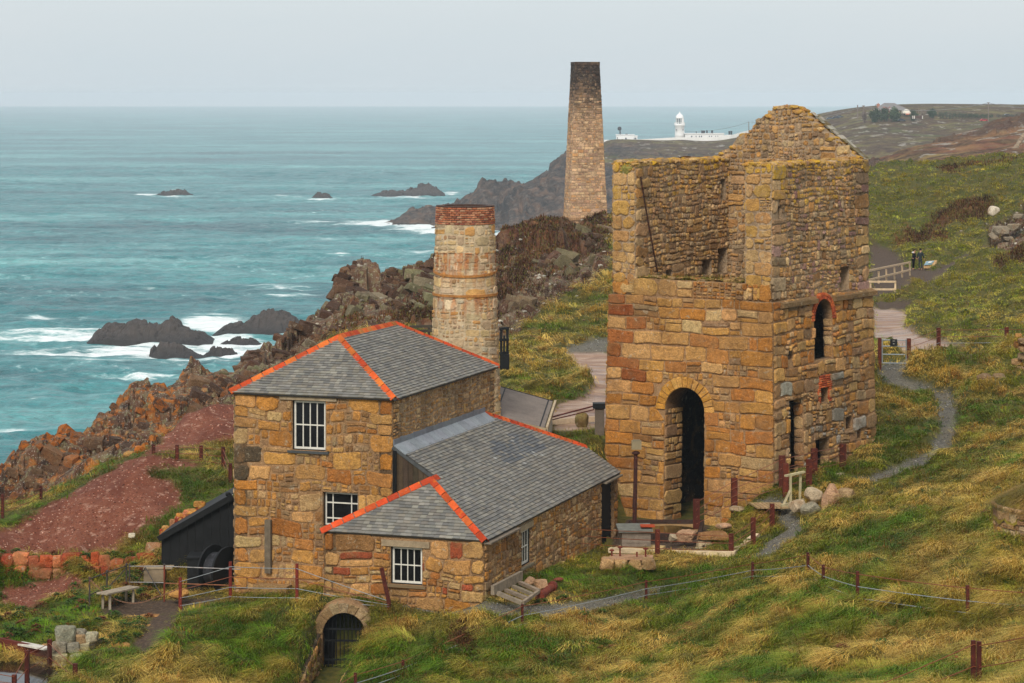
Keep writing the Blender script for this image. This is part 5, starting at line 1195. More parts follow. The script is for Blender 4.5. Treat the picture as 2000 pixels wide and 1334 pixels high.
# ================================================================ chimneys
def round_stack():
    D = 98.6; x, y = XY(908.5, D); zb = 53.5; s = D/F; rr = random.Random(61)
    Z = lambda v: EYE-(v-V0)*s
    prof = [(Z(880), 71), (Z(740), 67.0), (Z(660), 64.5), (Z(575), 61.5), (Z(437), 57.0), (Z(403), 55.5)]
    prof = [(zb, 74)]+prof; pz_ = [p[0] for p in prof]; pr = [p[1]*s for p in prof]
    rad_ = lambda z: float(np.interp(z, pz_, pr))
    root = thing('round_chimney', 'round stone chimney with red brick collar, rust streaks and two iron bands', 'chimney', (x, y, zb))
    c = Vector((x, y, 0)); ztop = Z(403); zbr = Z(437)
    def f(s_, t, d):
        z = zb+t; r = rad_(z); a = s_/1.25; return c+Vector(((r+d)*math.sin(a), -(r+d)*math.cos(a), z))
    b = MB(); N = 48; pr2 = [(rad_(zb+k*(zbr-zb)/16), zb+k*(zbr-zb)/16) for k in range(17)]
    b.lathe((x, y, 0), pr2, N, srgb(196,174,140, 0.92));
    per = 2*math.pi*1.25
    def pal(X, t, m, r_):
        return r_.choice(BUFF if m > .18 else BUFF+RUBBLE[:4])
    lay = layout(per, zbr-zb, rr, 0.26, 0.46, 0.9, 2.1, 0.35, 0.03)
    stones(b, f, lay, pal, rr, depth=(0.008, 0.04), gap=0.05, jit_=0.1, rnd=0.34, warp=0.03)
    m, nt, bs = nodes('rust_streaked_stone'); g = NG(nt); p = g.geo()
    col = g.attr('Col'); n1 = g.noise(4, 5, .6, p); col = g.mix(1.0, col, g.ramp(n1, [(.3, .74), (.7, 1.24)]), 'MULTIPLY')
    sx = g.n('ShaderNodeSeparateXYZ'); g.link(p, sx.inputs[0])
    def band(v0, v1, k):                       # rust that has run down below each band
        a, d = Z(v0), Z(v1); t = g.n('ShaderNodeMapRange'); g.link(sx.outputs[2], t.inputs[0]); t.inputs[1].default_value = d; t.inputs[2].default_value = a
        r = g.ramp(t.outputs[0], [(0.0, 0.0), (0.75, 0.6), (0.97, 0.85), (1.0, 0.0)]); return g.math('MULTIPLY', r, k)
    st = g.ramp(g.noise(2.6, 4, .65, g.scale(p, (1.6, 1.6, 0.28)), 0.3), [(0.475, 0.0), (0.58, 1.0)])
    amt = g.math('MAXIMUM', band(500, 585, 0.9), band(573, 640, 0.95)); amt = g.math('MAXIMUM', amt, band(490, 535, 0.9))
    col = g.mix(g.math('MULTIPLY', amt, st), col, g.ramp(g.noise(6, 4, .6, p), [(.35, srgb(120,56,24)), (.6, srgb(186,108,44)), (.75, srgb(160,80,34))]))
    g.link(col, bs.inputs['Base Color']); bs.inputs['Roughness'].default_value = .92; bs.inputs['Specular IOR Level'].default_value = .2
    nr = g.bump(g.noise(9, 4, .6, p), .7, .05); nr = g.bump(g.noise(40, 3, .6, p), .7, .02, nr); g.link(nr, bs.inputs['Normal'])
    b.build('shaft', m, root)
    b = MB(); b.lathe((x, y, 0), [(rad_(zbr)-.03, zbr-.02), (rad_(ztop)-.03, ztop-.02)], N, srgb(180,156,134, .8), cap=False)
    hb = (ztop-zbr)/8; lay = []
    for k in range(8):
        X = -(0.13 if k % 2 else 0)
        while X < per: lay.append((X, zbr-zb+k*hb, X+.225, zbr-zb+(k+1)*hb)); X += .225
    stones(b, f, lay, S((186,116,80),(170,102,70),(196,136,100),(152,90,68),(190,146,112)), rr, depth=(.03, .045), gap=.02, jit_=.05, rnd=.1)
    ri = rad_(ztop)
    vs = []; fs = []
    for k in range(N):
        a = 2*math.pi*k/N
        for r, z in ((ri+.03, ztop+.0), (ri+.03, ztop+.04), (ri-.26, ztop+.04), (ri-.26, ztop-1.5)): vs.append(c+Vector((r*math.cos(a), r*math.sin(a), z)))
    for k in range(N):
        for j in range(3): fs.append((k*4+j, ((k+1) % N)*4+j, ((k+1) % N)*4+j+1, k*4+j+1))
    b.add(vs, fs, srgb(70,52,44)); b.build('brick_collar', TERRA, root)
    for v, tilt in ((528, 0.16), (573, 0.02)):
        b = MB(); z = Z(v); r = rad_(z)+.055; vs = []; fs = []; n = 60
        for k in range(n):
            a = 2*math.pi*k/n; dz = -tilt*math.sin(-a)*0.9*(1 if tilt > .1 else 1)
            for rr_, h in ((r-.05, -.045), (r, -.045), (r, .045), (r-.05, .045)): vs.append(c+Vector((rr_*math.cos(a), rr_*math.sin(a), z+h+(-tilt if math.sin(a) < 0 else tilt)*abs(math.sin(a)))))
        for k in range(n):
            k2 = (k+1) % n
            for j in range(4): fs.append((k*4+j, k2*4+j, k2*4+(j+1) % 4, k*4+(j+1) % 4))
        b.add(vs, fs, srgb(166,112,56)); b.build('iron_band', RUST, root)
round_stack()
def tall_stack():
    D = 250.0; s = D/F; x, y = XY(1143, D); zb = EYE-(452-V0)*s; rr = random.Random(71); zt = EYE-(122-V0)*s; zp = EYE-(426-V0)*s
    root = thing('tall_chimney', 'tall tapering square stone chimney blackened by soot at its top', 'chimney', (x, y, zb))
    hz = [zb, zp, EYE-(330-V0)*s, EYE-(240-V0)*s, zt]; hw = [38*s, 37*s, 32.5*s, 29*s, 23.6*s]
    half = lambda z: float(np.interp(z, hz, hw)); c = Vector((x, y, 0)); M = Matrix.Rotation(rad(9), 3, 'Z'); H = zt-zb
    soot = srgb(62,54,50)
    def pal(X, t, m, r_):
        k = smooth_(H*0.58, H*0.92, t+r_.uniform(-1.6, 1.6)); a = Vector(r_.choice(TALL)); d = Vector(soot)*r_.uniform(.7, 1.5)
        return tuple(a*(1-k)+d*k)
    for q in range(4):
        Mq = M @ Matrix.Rotation(rad(90*q), 3, 'Z')
        def f(X, t, d): z = zb+t; h = half(z); return c+Mq @ Vector(((X/2.0)*h, -h-d, 0))+Vector((0, 0, z))
        b = MB(); n = 12
        for k in range(n):
            z0, z1 = H*k/n, H*(k+1)/n; cc = Vector(MORT)*(1-smooth_(H*.58, H*.92, (z0+z1)/2))+Vector(soot)*.9*smooth_(H*.58, H*.92, (z0+z1)/2)
            b.add([f(-2, z0, 0), f(2, z0, 0), f(2, z1, 0), f(-2, z1, 0)], [(0, 1, 2, 3)], tuple(cc))
        lay = [(x0*1.0-2, a, x1-2, b_) for x0, a, x1, b_ in layout(4.0, H, rr, 0.22, 0.36, 1.2, 2.6, 0.22, 0.03)]
        stones(b, f, lay, pal, rr, depth=(.01, .05), gap=.035, jit_=.08, rnd=.25); b.build('face', RUBST, root)
    b = MB(); h = half(zp)+.14; b.box(c+Vector((0, 0, zp)), M @ Vector((h, 0, 0)), M @ Vector((0, h, 0)), (0, 0, .13), srgb(158,124,90)); b.build('plinth_course', RUBST, root)
    b = MB(); h = half(zt)+.05; b.box(c+Vector((0, 0, zt-.12)), M @ Vector((h, 0, 0)), M @ Vector((0, h, 0)), (0, 0, .17), srgb(70,58,52)); b.build('coping', RUBST, root)
def smooth_(a, b, x): t = min(1, max(0, (x-a)/(b-a))); return t*t*(3-2*t)
tall_stack()
# ================================================================ fences, rails, small things
def catenary(a, b, sag, n=8):
    a = Vector(a); b = Vector(b); return [a.lerp(b, k/n)+Vector((0, 0, -sag*4*(k/n)*(1-k/n))) for k in range(n+1)]
def fence(name, label, cat, posts, size, wires, sag=0.04, pcol=RUSTC, rough=0.012, pmat=None, lean=0.03, ends=True, rr=R):
    """posts: (column, top row, base row, distance); wires: heights as a share of the post, with colour"""
    pts = []
    for (u, vt, vb, D) in posts: pts.append((P(u, vb, D), P(u, vt, D)))
    root = thing(name, label, cat, (pts[0][0].x, pts[0][0].y, pts[0][0].z))
    for (u, vt, vb, D), (b0, t0) in zip(posts, pts):
        m = MB(); h = t0-b0; off = Vector((rr.uniform(-lean, lean), rr.uniform(-lean, lean), 0)); g = Vector((b0.x, b0.y, gz(u, D)-0.25))
        m.beam(g, t0+off*0, size, size, jit(pcol, .2, rr), up=(0, 1, 0)); w = size*0.5
        if size > 0.1:                                        # rolled steel section: flanges show on the edges
            for sx in (-1, 1): m.beam(g+Vector((sx*w*1.05, -0.01, 0)), t0+Vector((sx*w*1.05, -0.01, 0.003)), size*0.16, size*1.12, jit(pcol, .2, rr), up=(0, 1, 0))
        m.build('post', pmat or RUST, root)
    for (k, c) in wires:
        m = MB()
        for i in range(len(pts)-1):
            a = pts[i][0].lerp(pts[i][1], k); b = pts[i+1][0].lerp(pts[i+1][1], k); L = (b-a).length
            m.tube(catenary(a+Vector((0, -size*.55, 0)), b+Vector((0, -size*.55, 0)), sag*L*0.12), rough, 5, c)
        m.build('wire', WIRE, root)
    return root
W3 = [(0.93, WIRER), (0.58, WIREC), (0.26, WIREC)]
fence('wire_fence', 'long low wire fence with rusty posts crossing the foreground grass', 'fence',
      [(2140,1160,1232,63),(1890,1143,1215,66),(1675,1116,1185,69),(1608,1103,1155,72),(1578,1079,1137,75),(1470,1098,1134,80),(1262,1133,1172,85),(1020,1180,1232,79),(787,1289,1326,74.5),(694,1314,1362,72.5),(560,1390,1440,69)], 0.085, W3, rough=0.011)
fence('wire_fence', 'wire fence with a thick doubled rusty post in the lower right corner', 'fence',
      [(2120,1212,1310,53),(1912,1253,1352,56),(1901,1251,1350,56.2),(1640,1362,1440,54)], 0.10, [(0.93, WIRER), (0.5, WIRER), (0.2, WIREC)], rough=0.011)
fence('steel_fence', 'red brown steel post fence round the near edge of the pit', 'fence',
      [(1129,1026,1074,91),(1284,1034,1086,88),(1428,1042,1088,89),(1471,1011,1070,90.5),(1508,984,1031,93)], 0.14, [(0.9, WIRER), (0.6, WIRER), (0.3, WIRER)], pcol=srgb(92,38,22, .82))
fence('steel_fence', 'red brown steel post fence running from the pit along the engine house wall', 'fence',
      [(1360,975,1034,95),(1434,934,992,95.6),(1527.5,890,964,95.4),(1590,876,942,97.3),(1646,867,928,99.4)], 0.2, [(0.92, WIRER), (0.68, WIRER), (0.42, WIRER), (0.2, WIRER)], pcol=srgb(86,34,20, .82))
fence('steel_fence', 'pair of short red steel posts with wires behind the pale wooden handrail', 'fence',
      [(1534,905,962,94.8),(1580,897,950,96.4)], 0.18, [(0.8, WIRER), (0.5, WIRER), (0.25, WIRER)], pcol=srgb(98,40,24, .82))
fence('wire_fence', 'wire fence with four rusty posts on the grass above the slag heap', 'fence',
      [(300,868,903,98),(346,869,909,98),(393,870,911,98),(436,873,919,97),(450,905,960,95)], 0.11, [(0.9, WIRER), (0.6, WIRER), (0.3, WIRER)])
fence('wire_fence', 'wire fence with rusty posts beside the orange crag at the left edge', 'fence',
      [(-90,958,1010,93),(5,965,1012,94),(80,949,978,96)], 0.1, [(0.85, WIRER), (0.55, WIRER), (0.25, WIRER)])
fence('wire_fence', 'wire fence with rusty posts along the grass bank before both houses', 'fence',
      [(352,1128,1190,83.4),(450,1097,1174,84.2),(580,1101,1176,82.6),(760,1172,1186,80.9)], 0.1, [(0.88, WIREC), (0.62, WIRER), (0.36, WIREC), (0.12, WIREC)], pcol=srgb(112,38,26, .85))
m = MB(); m.beam(P(760, 1178, 80.6), P(745, 1109, 80.6), 0.13, 0.1, RUSTC, up=(0, 1, 0)); tag(m.build('leaning_post', RUST), 'leaning red steel post at the gravel path before the low house window', 'post')
pf = fence('wire_fence', 'rusty post and wire fence round the dark pond in the bottom left corner', 'fence',
      [(147,1296,1346,74.6),(97,1249,1318,78.6),(53,1270,1344,76.3),(28,1318,1350,74.6),(-60,1300,1345,74)], 0.11, [(0.9, WIRER), (0.5, WIRER)])
m = MB()                                                       # netting between the pond posts
a0, a1, b0, b1 = P(97, 1318, 78.6), P(97, 1262, 78.6), P(53, 1344, 76.3), P(53, 1285, 76.3)
for k in range(22):
    t = k/21; m.tube([a0.lerp(b0, t), a1.lerp(b1, min(1, t+.12))], .004, 3, srgb(90,70,56)); m.tube([a0.lerp(b0, t), a1.lerp(b1, max(0, t-.12))], .004, 3, srgb(90,70,56))
m.build('netting', WIRE, pf)
fence('wire_fence', 'wire fence with leaning red posts on the bank beside the metal gate', 'fence',
      [(1775,661,709,118.6),(1833,640,689,122),(1966,639,688,122),(2090,640,690,120)], 0.15, [(0.92, WIRER), (0.65, WIRER), (0.4, WIREC), (0.15, WIREC)], pcol=srgb(92,38,22, .82))
# ---- field gate
def field_gate():
    D = 118.6; s = D/F; g = thing('field_gate', 'galvanised field gate with small black sign on a red post', 'gate', P(1745, 715, D))
    m = MB(); m.beam(P(1718, 722, D), P(1718, 660, D), .15, .15, srgb(92,38,22, .82), up=(0, 1, 0)); m.build('post', RUST, g)
    m = MB(); c = srgb(150,156,160, .9)
    for v in (664, 676, 692, 709): m.tube([P(1723, v, D), P(1770, v+.5, D)], .026, 6, c)
    for u in (1723, 1770): m.tube([P(u, 663, D), P(u, 710, D)], .032, 6, c)
    m.build('gate_frame', mat('galvanised', None, .5, .3, vary=None, bump=None), g)
    m = MB(); m.box(P(1745.5, 669, D-.08), (6.8*s, 0, 0), (0, .012, 0), (0, 0, 6.5*s), (.02, .02, .02)); sg = m.build('sign', BLACKP, g)
    m = MB(); m.box(P(1745.5, 671.5, D-.1), (1.4*s, 0, 0), (0, .004, 0), (0, 0, .35*s), (.6, .6, .6)); m.box(P(1745.5, 666, D-.1), (2.2*s, 0, 0), (0, .004, 0), (0, 0, .3*s), (.5, .5, .5)); m.build('marking', WHITE, sg)
field_gate()
# ---- pale wooden railings by the two walkers
PALE = srgb(214,186,150, .9)
def railing(label, rail, posts, t=.12):
    r = thing('wooden_railing', label, 'railing', P(*posts[0][:1], posts[0][2], posts[0][3]))
    for (u, vt, vb, D) in posts:
        m = MB(); a = P(u, vb, D); a.z = gz(u, D)-.3; m.beam(a, P(u, vt, D), t, t, jit(PALE, .1), up=(0, 1, 0)); m.build('post', WOODG, r)
    for pts in rail:
        m = MB()
        for i in range(len(pts)-1): m.beam(P(*pts[i])+Vector((0, -t*.6, 0)), P(*pts[i+1])+Vector((0, -t*.6, 0)), t*.8, t*1.1, jit(PALE, .08))
        m.build('rail', WOODG, r)
railing('pale wooden railing climbing towards the two walkers', [[(1690,530,181),(1778,512,195)], [(1690,548.5,181),(1778,527,195)]], [(1716,530,558,185),(1731,526,552,187.5),(1747,522,549,190),(1762,518,545,192.5),(1777,511.5,540,195)])
railing('short pale wooden railing below the longer one, ending at a single post', [[(1690,550,176),(1750,550,176)], [(1690,565,176),(1748,565,176)]], [(1700,550,578,176),(1748.5,549,578,176)])
# ---- small footbridge with handrail near the engine house
def footbridge():
    g = thing('footbridge', 'little boarded footbridge with one pale wooden handrail by the engine house', 'bridge', P(1520, 990, 94))
    m = MB()
    for k in range(7):
        t = k/7; m.box(P(1478+t*55, 990-3*t*2+t*6, 94.6-t*1.0)+Vector((0, 0, .05)), (.13, .02, 0), (-.1, .55, 0), (0, 0, .03), jit(srgb(170,142,104, .9), .12))
    m.build('deck', WOODG, g)
    D = 93.6; c = srgb(176,164,128, .9)
    m = MB(); m.beam(P(1544, 988, D), P(1544, 930, D), .09, .09, c, up=(0, 1, 0)); m.build('post', WOODG, g)
    m = MB(); m.beam(P(1562, 978, D+.5), P(1563.5, 924, D+.5), .09, .09, c, up=(0, 1, 0)); m.build('post', WOODG, g)
    m = MB(); m.beam(P(1534, 929.5, D-.1), P(1571, 921.5, D+.5), .12, .07, jit(c), up=(0, 0, 1)); m.build('handrail', WOODG, g)
    m = MB(); m.beam(P(1526, 991, D-.3), P(1571, 979, D+.2), .07, .2, jit(c)); m.build('kerb_board', WOODG, g)
    m = MB(); m.beam(P(1528, 990, D-.2), P(1543, 958, D-.02), .08, .08, jit(c), up=(0, 1, 0)); m.build('brace', WOODG, g)
footbridge()
# ---- two walkers
def person(u, v, D, h, face, jacket, trousers, label, hood, hair, lean=0.0, armfwd=0.3, hold=False):
    base = P(u, v, D); base.z = gz(u, D); s = h/1.75
    root = thing('person', label, 'person', base)
    Mz = Matrix.Rotation(rad(face), 3, 'Z')
    def W(p): p = Vector(p); p.y += -lean*max(0, p.z-.9); return base+Mz @ (p*s)
    def skin(chains, name, mats, parent, colf):
        me = bpy.data.meshes.new(name); vs = []; es = []; rs = []
        key = {}
        def vid(p, r):
            k = tuple(round(x, 4) for x in p)
            if k not in key: key[k] = len(vs); vs.append(W(p)); rs.append(r*s)
            return key[k]
        for ch in chains:
            ids = [vid(p, r) for p, r in ch]; es += list(zip(ids[:-1], ids[1:]))
        wl = Vector(worldloc(parent)); me.from_pydata([tuple(p-wl) for p in vs], es, [])
        o = bpy.data.objects.new(name, me); COL.objects.link(o); o.parent = parent
        sk = o.modifiers.new('s', 'SKIN'); 
        for i, d in enumerate(me.skin_vertices[0].data): d.radius = (rs[i], rs[i]); d.use_root = (i == 0)
        o.modifiers.new('d', 'SUBSURF').levels = 1
        dg = bpy.context.evaluated_depsgraph_get(); dg.update(); m2 = bpy.data.meshes.new_from_object(o.evaluated_get(dg)); o.modifiers.clear(); o.data = m2
        m2.materials.clear(); m2.materials.append(mats)
        at = m2.attributes.get('Col') or m2.attributes.new('Col', 'FLOAT_COLOR', 'POINT')
        c = np.ones((len(m2.vertices), 4), np.float32)
        for i, vv in enumerate(m2.vertices): c[i, :3] = colf(vv.co+wl-base)
        at.data.foreach_set('color', c.ravel()); m2.polygons.foreach_set('use_smooth', np.ones(len(m2.polygons), bool))
        return o
    SK = srgb(206,158,128, .9)
    pel = ((0, 0, .95), .12); ch = ((0, -.01, 1.32), .13); nk = ((0, -.02, 1.48), .06)
    body = [[pel, ((0, 0, 1.12), .115), ch, nk, ((0, -.03, 1.56), .062), ((0, -.04, 1.64), .092), ((0, -.035, 1.71), .075)]]
    arms, legs, sleeves = [], [], []
    for sx in (-1, 1):
        legs.append([pel, ((sx*.09, 0, .88), .085), ((sx*.10, -.01, .5), .062), ((sx*.10, .02, .12), .045), ((sx*.105, -.02, .05), .05), ((sx*.115, -.13, .035), .035)])
        el = (sx*.25, -.02-armfwd*.1, 1.12); wr = (sx*.21 if armfwd > .2 else sx*.27, -.08-armfwd*.55, .93+armfwd*.25)
        arms.append([ch, ((sx*.17, 0, 1.42), .065), (el, .045), (wr, .03)])
        sleeves.append([ch, ((sx*.175, 0, 1.41), .085), (el, .064), (tuple(Vector(el).lerp(Vector(wr), .85)), .05)])
        pm = Vector(wr)+(Vector(wr)-Vector(el)).normalized()*.08; d = (Vector(wr)-Vector(el)).normalized(); sd = Vector((1, 0, 0))
        arms.append([(wr, .03), (tuple(pm), .034)])
        for k, (o_, L) in enumerate(((-.03, .065), (-.01, .078), (.01, .082), (.03, .07))):
            q = pm+sd*o_; arms.append([(tuple(pm), .034), (tuple(q+d*.02), .010), (tuple(q+d*L*.7+Vector((0, 0, -.012))), .009), (tuple(q+d*L+Vector((0, 0, -.03))), .008)])
        arms.append([(tuple(pm), .034), (tuple(pm-sd*sx*.04-d*.01), .011), (tuple(pm-sd*sx*.055+d*.03), .009)])
    SKM = mat('skin_tone', None, .6, vary=None, bump=None); CL = mat('cloth', None, .9, vary=(9, .12), bump=((30, .4, .01),), spec=.1)
    bo = skin(body+legs+arms, 'body', SKM, root, lambda p: SK)
    hem = .80
    skin([[((0, 0, hem), .15), ((0, 0, .98), .15), ((0, 0, 1.14), .145), ((0, -.01, 1.32), .165), ((0, -.02, 1.45), .09)]]+sleeves, 'jacket', CL, root, lambda p: jacket)
    skin([[((0, 0, .92), .125)]+[(q[0], q[1]*1.2) for q in l[1:4]] for l in legs], 'trousers', CL, root, lambda p: trousers)
    for sx in (-1, 1): skin([[((sx*.10, .035, .05), .052), ((sx*.105, -.03, .045), .052), ((sx*.115, -.15, .04), .042)]], 'shoe', CL, root, lambda p: (.02, .02, .02))
    # hair / cap, ears, nose, eyes
    hb = MB(); hc = W((0, -.028, 1.675)); vs, fs = ICO[2]
    vv = [hc+Mz @ (Vector((p.x*.098, p.y*.112+.012, max(p.z, -.55+.6*(p.y < -.2))*.105+.012))*s) for p in vs]; hb.add(vv, fs, hair); hb.build('hair', CL, root)
    if hood: hb = MB(); hb.rock(W((0, .07, 1.50)), (.13*s, .075*s, .09*s), 3, (.75, .75, .74), planes=6); hb.build('hood', CL, root)
    fb = MB(); fb.rock(W((0, -.128, 1.635)), (.014, .02, .02), 2, SK, planes=5, sub=1); fb.build('nose', SKM, bo)
    for sx in (-1, 1):
        fb = MB(); fb.rock(W((sx*.095, -.03, 1.64)), (.014, .022, .034), 4, SK, planes=5, sub=1); fb.build('ear', SKM, bo)
        fb = MB(); fb.rock(W((sx*.034, -.118, 1.66)), (.011, .006, .008), 4, (.03, .025, .02), planes=5, sub=1); fb.build('eye', SKM, bo)
    fb = MB(); fb.rock(W((0, -.118, 1.595)), (.026, .006, .007), 4, srgb(150,90,80), planes=5, sub=1); fb.build('mouth', SKM, bo)
    return root
person(1784, 526, 205, 1.68, 60, srgb(28,30,36), srgb(22,22,26), 'person in a dark coat with white hood, standing left of the other walker', True, srgb(50,36,28), lean=.10, armfwd=.45)
person(1797.5, 527, 203.5, 1.74, 150, srgb(44,52,54), srgb(58,62,62), 'person in a grey green jacket and dark cap, back turned, beside the info board', False, srgb(26,26,28), lean=.08, armfwd=.1)
def info_board():
    D = 202; s = D/F; g = thing('info_board', 'tilted information panel on a stone plinth beside the two walkers', 'sign', P(1816, 524, D))
    m = MB(); m.hexa([P(1804, 524, D-.5), P(1829, 524, D-.5), P(1830, 519, D+.5), P(1808, 519, D+.5), P(1804, 520, D-.5), P(1826, 518, D-.5), P(1830, 508, D+.5), P(1808, 510, D+.5)], srgb(190,154,108)); m.build('plinth', STONE, g)
    m = MB(); u = Vector((0, -.03, .05)); q = [P(1804.5, 519.5, D-.5)+u, P(1819, 518, D-.5)+u, P(1825, 511, D+.4)+u, P(1809, 512, D+.4)+u]; m.prism(q, (0, -.01, .03), srgb(120,150,160)); pn = m.build('panel', mat('panel_print', None, .4, vary=(3, .2), bump=None), g)
    m = MB(); q = [P(1812, 516.5, D-.3)+u*2, P(1818, 516, D-.3)+u*2, P(1821, 513, D+.2)+u*2, P(1814, 513.5, D+.2)+u*2]; m.prism(q, (0, -.003, .01), srgb(200,206,204)); m.build('picture', WHITE, pn)
info_board()
# ================================================================ black lean-to, winding drum, bench, tube railing
def lean_to():
    D = 88.2; g = thing('black_shed', 'black boarded lean-to with steep roof against the tall house', 'shed', P(380, 1135, D)); dp = Vector((0.3, 3.6, 0))
    m = MB(); n = 9; u0, u1 = 318, 462
    for k in range(n):
        a = u0+(u1-u0)*k/n; b = u0+(u1-u0)*(k+1)/n; va = 1046-(a-318)*0.545; vb = 1046-(b-318)*0.545; lo = 1102+(a-318)*0.28
        q = [P(a, lo, D), P(b-.4, lo+(b-a)*.28, D), P(b-.4, vb, D), P(a, va, D)]; m.prism(q, (0, .06, 0), jit((.020, .021, .022), .15))
    m.build('wall', BLACKP, g)
    m = MB(); m.prism([P(318, 1046, D)+Vector((0, .1, 0)), P(318, 1102, D)+Vector((0, .1, 0)), P(318, 1102, D)+dp, P(318, 1046, D)+dp], (-.06, 0, 0), (.02, .02, .02)); m.build('wall', BLACKP, g)
    m = MB(); a, b = P(309, 1050, D-.15), P(455, 966, D-.15); m.prism([a, b, b+dp+Vector((0, .3, 0)), a+dp+Vector((0, .3, 0))], (0, 0, .06), srgb(44,46,48)); m.build('roof', BLACKP, g)
    m = MB(); m.beam(P(309, 1053, D-.18), P(455, 969.5, D-.18), .04, .2, (.02, .021, .022)); m.build('barge_board', BLACKP, g)
    m = MB(); m.beam(P(309, 1048.5, D-.17), P(455, 965.5, D-.17), .05, .03, srgb(150,150,148)); m.build('trim', LEAD, g)
    m = MB(); m.rock(P(446, 965, D-.1), (.1, .12, .1), 1, (.02, .02, .02)); m.build('finial', BLACKP, g)
lean_to()
def winding_drum():
    D = 86.6; s = D/F; g = thing('winding_drum', 'black iron winding drum with two round flanges beside the black lean-to', 'winch', P(420, 1158, D))
    ax = Vector((.86, -.51, 0)); cz = P(415, 1111, D-.1)+ax*.35; r = 47*s
    def disc(c, r, t, col, nm, par):
        m = MB(); n = 40; side = ax.cross(Vector((0, 0, 1))).normalized(); vs = []; fs = []
        for k in range(n):
            a = 2*math.pi*k/n; q = side*math.cos(a)+Vector((0, 0, 1))*math.sin(a)
            for rr_, o in ((r, -t), (r, t), (r*.86, t), (r*.86, -t)): vs.append(c+q*rr_+ax*o)
        for k in range(n):
            k2 = (k+1) % n
            for j in range(4): fs.append((k*4+j, k*4+(j+1) % 4, k2*4+(j+1) % 4, k2*4+j))
        o = len(vs); vs += [c-ax*t*.5, c+ax*t*.5]
        for k in range(n): k2 = (k+1) % n; fs += [(o, k*4+3, k2*4+3), (o+1, k2*4+2, k*4+2)]
        m.add(vs, fs, col); return m.build(nm, BLACKP, par)
    d2 = ax*.6
    disc(cz-ax*.35, r, .035, (.022, .022, .024), 'flange', g); disc(cz+d2-ax*.35, r*.98, .035, (.022, .022, .024), 'flange', g)
    m = MB(); m.tube([cz-ax*.33, cz+d2-ax*.37], r*.70, 32, (.05, .05, .055)); m.build('barrel', mat('worn_iron', None, .42, .5, vary=(4, .5), spots=((3, .56, srgb(120,120,124), .14, .6),), bump=((10, .4, .02),)), g)
    m = MB(); c = P(386, 1120, D+.1); m.box(c, (17*s, 0, 0), (0, .5, 0), (0, 0, 34*s), (.02, .021, .022)); m.box(c+Vector((0, 0, 35.5*s)), (18.5*s, 0, 0), (0, .55, 0), (0, 0, 1.5*s), srgb(86,90,94)); m.build('gear_case', BLACKP, g)
    m = MB(); m.box(P(420, 1158, D), (60*s, 0, 0), (0, .6, 0), (0, 0, 6*s), srgb(70,60,52)); m.build('base', CONC, g)
winding_drum()
def bench():
    g = thing('bench', 'grey slatted wooden bench without backrest by the chain railing', 'bench', P(232, 1190, 84.3)); c = srgb(158,144,124, .9)
    a, b = P(199, 1160, 83.8), P(262, 1146, 85.3); d = (b-a).normalized(); sd = Vector((0, 0, 1)).cross(d).normalized()
    m = MB()
    for k in (-1, 0, 1): m.beam(a+sd*.16*k, b+sd*.16*k, .14, .05, jit(c, .1))
    m.build('seat', WOODG, g)
    for e in (.14, .86):
        for k in (-1, 1):
            q = a.lerp(b, e)+sd*.15*k; m = MB(); m.beam(Vector((q.x, q.y, q.z-.55)), q-Vector((0, 0, .025)), .08, .08, jit(c, .1), up=(0, 1, 0)); m.build('leg', WOODG, g)
bench()
def tube_rail():
    g = thing('tube_railing', 'thin black tube railing with hanging chain round the bench', 'railing', P(247, 1143, 87.3)); c = srgb(70,64,60)
    ps = [(175,1129,1186,84.4),(209,1116,1153,86),(247,1103,1145,87.3),(253,1104,1140,87.4),(321,1104,1178,85)]
    for u, vt, vb, D in ps:
        m = MB(); m.tube([P(u, vb+3, D), P(u, vt, D)], .03, 7, c if u != 321 else srgb(112,52,34)); m.lathe(P(u, vt, D)-Vector((0, 0, .02)), [(.0, 0), (.045, .02), (.045, .05), (.0, .08)], 8, c); m.build('post', RUST, g)
    def rod(a, b, r=.018, col=c): m = MB(); m.tube([P(*a), P(*b)], r, 6, col); m.build('rail', RUST, g)
    rod((175,1131,84.4),(209,1118,86)); rod((209,1118,86),(247,1105,87.3)); rod((253,1106,87.4),(321,1106,85), col=srgb(150,146,142)); rod((175,1162,84.4),(209,1146,86)); rod((253,1137,87.4),(321,1138,85), col=srgb(150,146,142))
    rod((209,1150,86),(246,1110,87.3)); rod((284,1108,86.2),(314,1162,85)); rod((284,1108,86.2),(268,1138,86.9)); rod((321,1106,85),(470,1112,84.9), col=srgb(150,146,142)); rod((321,1139,85),(470,1144,84.9), col=srgb(140,90,60))
    m = MB(); pts = catenary(P(177, 1133, 84.3), P(300, 1168, 83.9), .42, 24)+catenary(P(300, 1168, 83.9), P(352, 1148, 83.5), .02, 8)[1:]
    for i in range(len(pts)-1):
        a, b = pts[i], pts[i+1]
        for k in range(2): p, q = a.lerp(b, k*.5), a.lerp(b, k*.5+.42); m.beam(p, q, .045 if k else .02, .02 if k else .045, srgb(126,92,70))
    m.build('chain', RUST, g)
tube_rail()
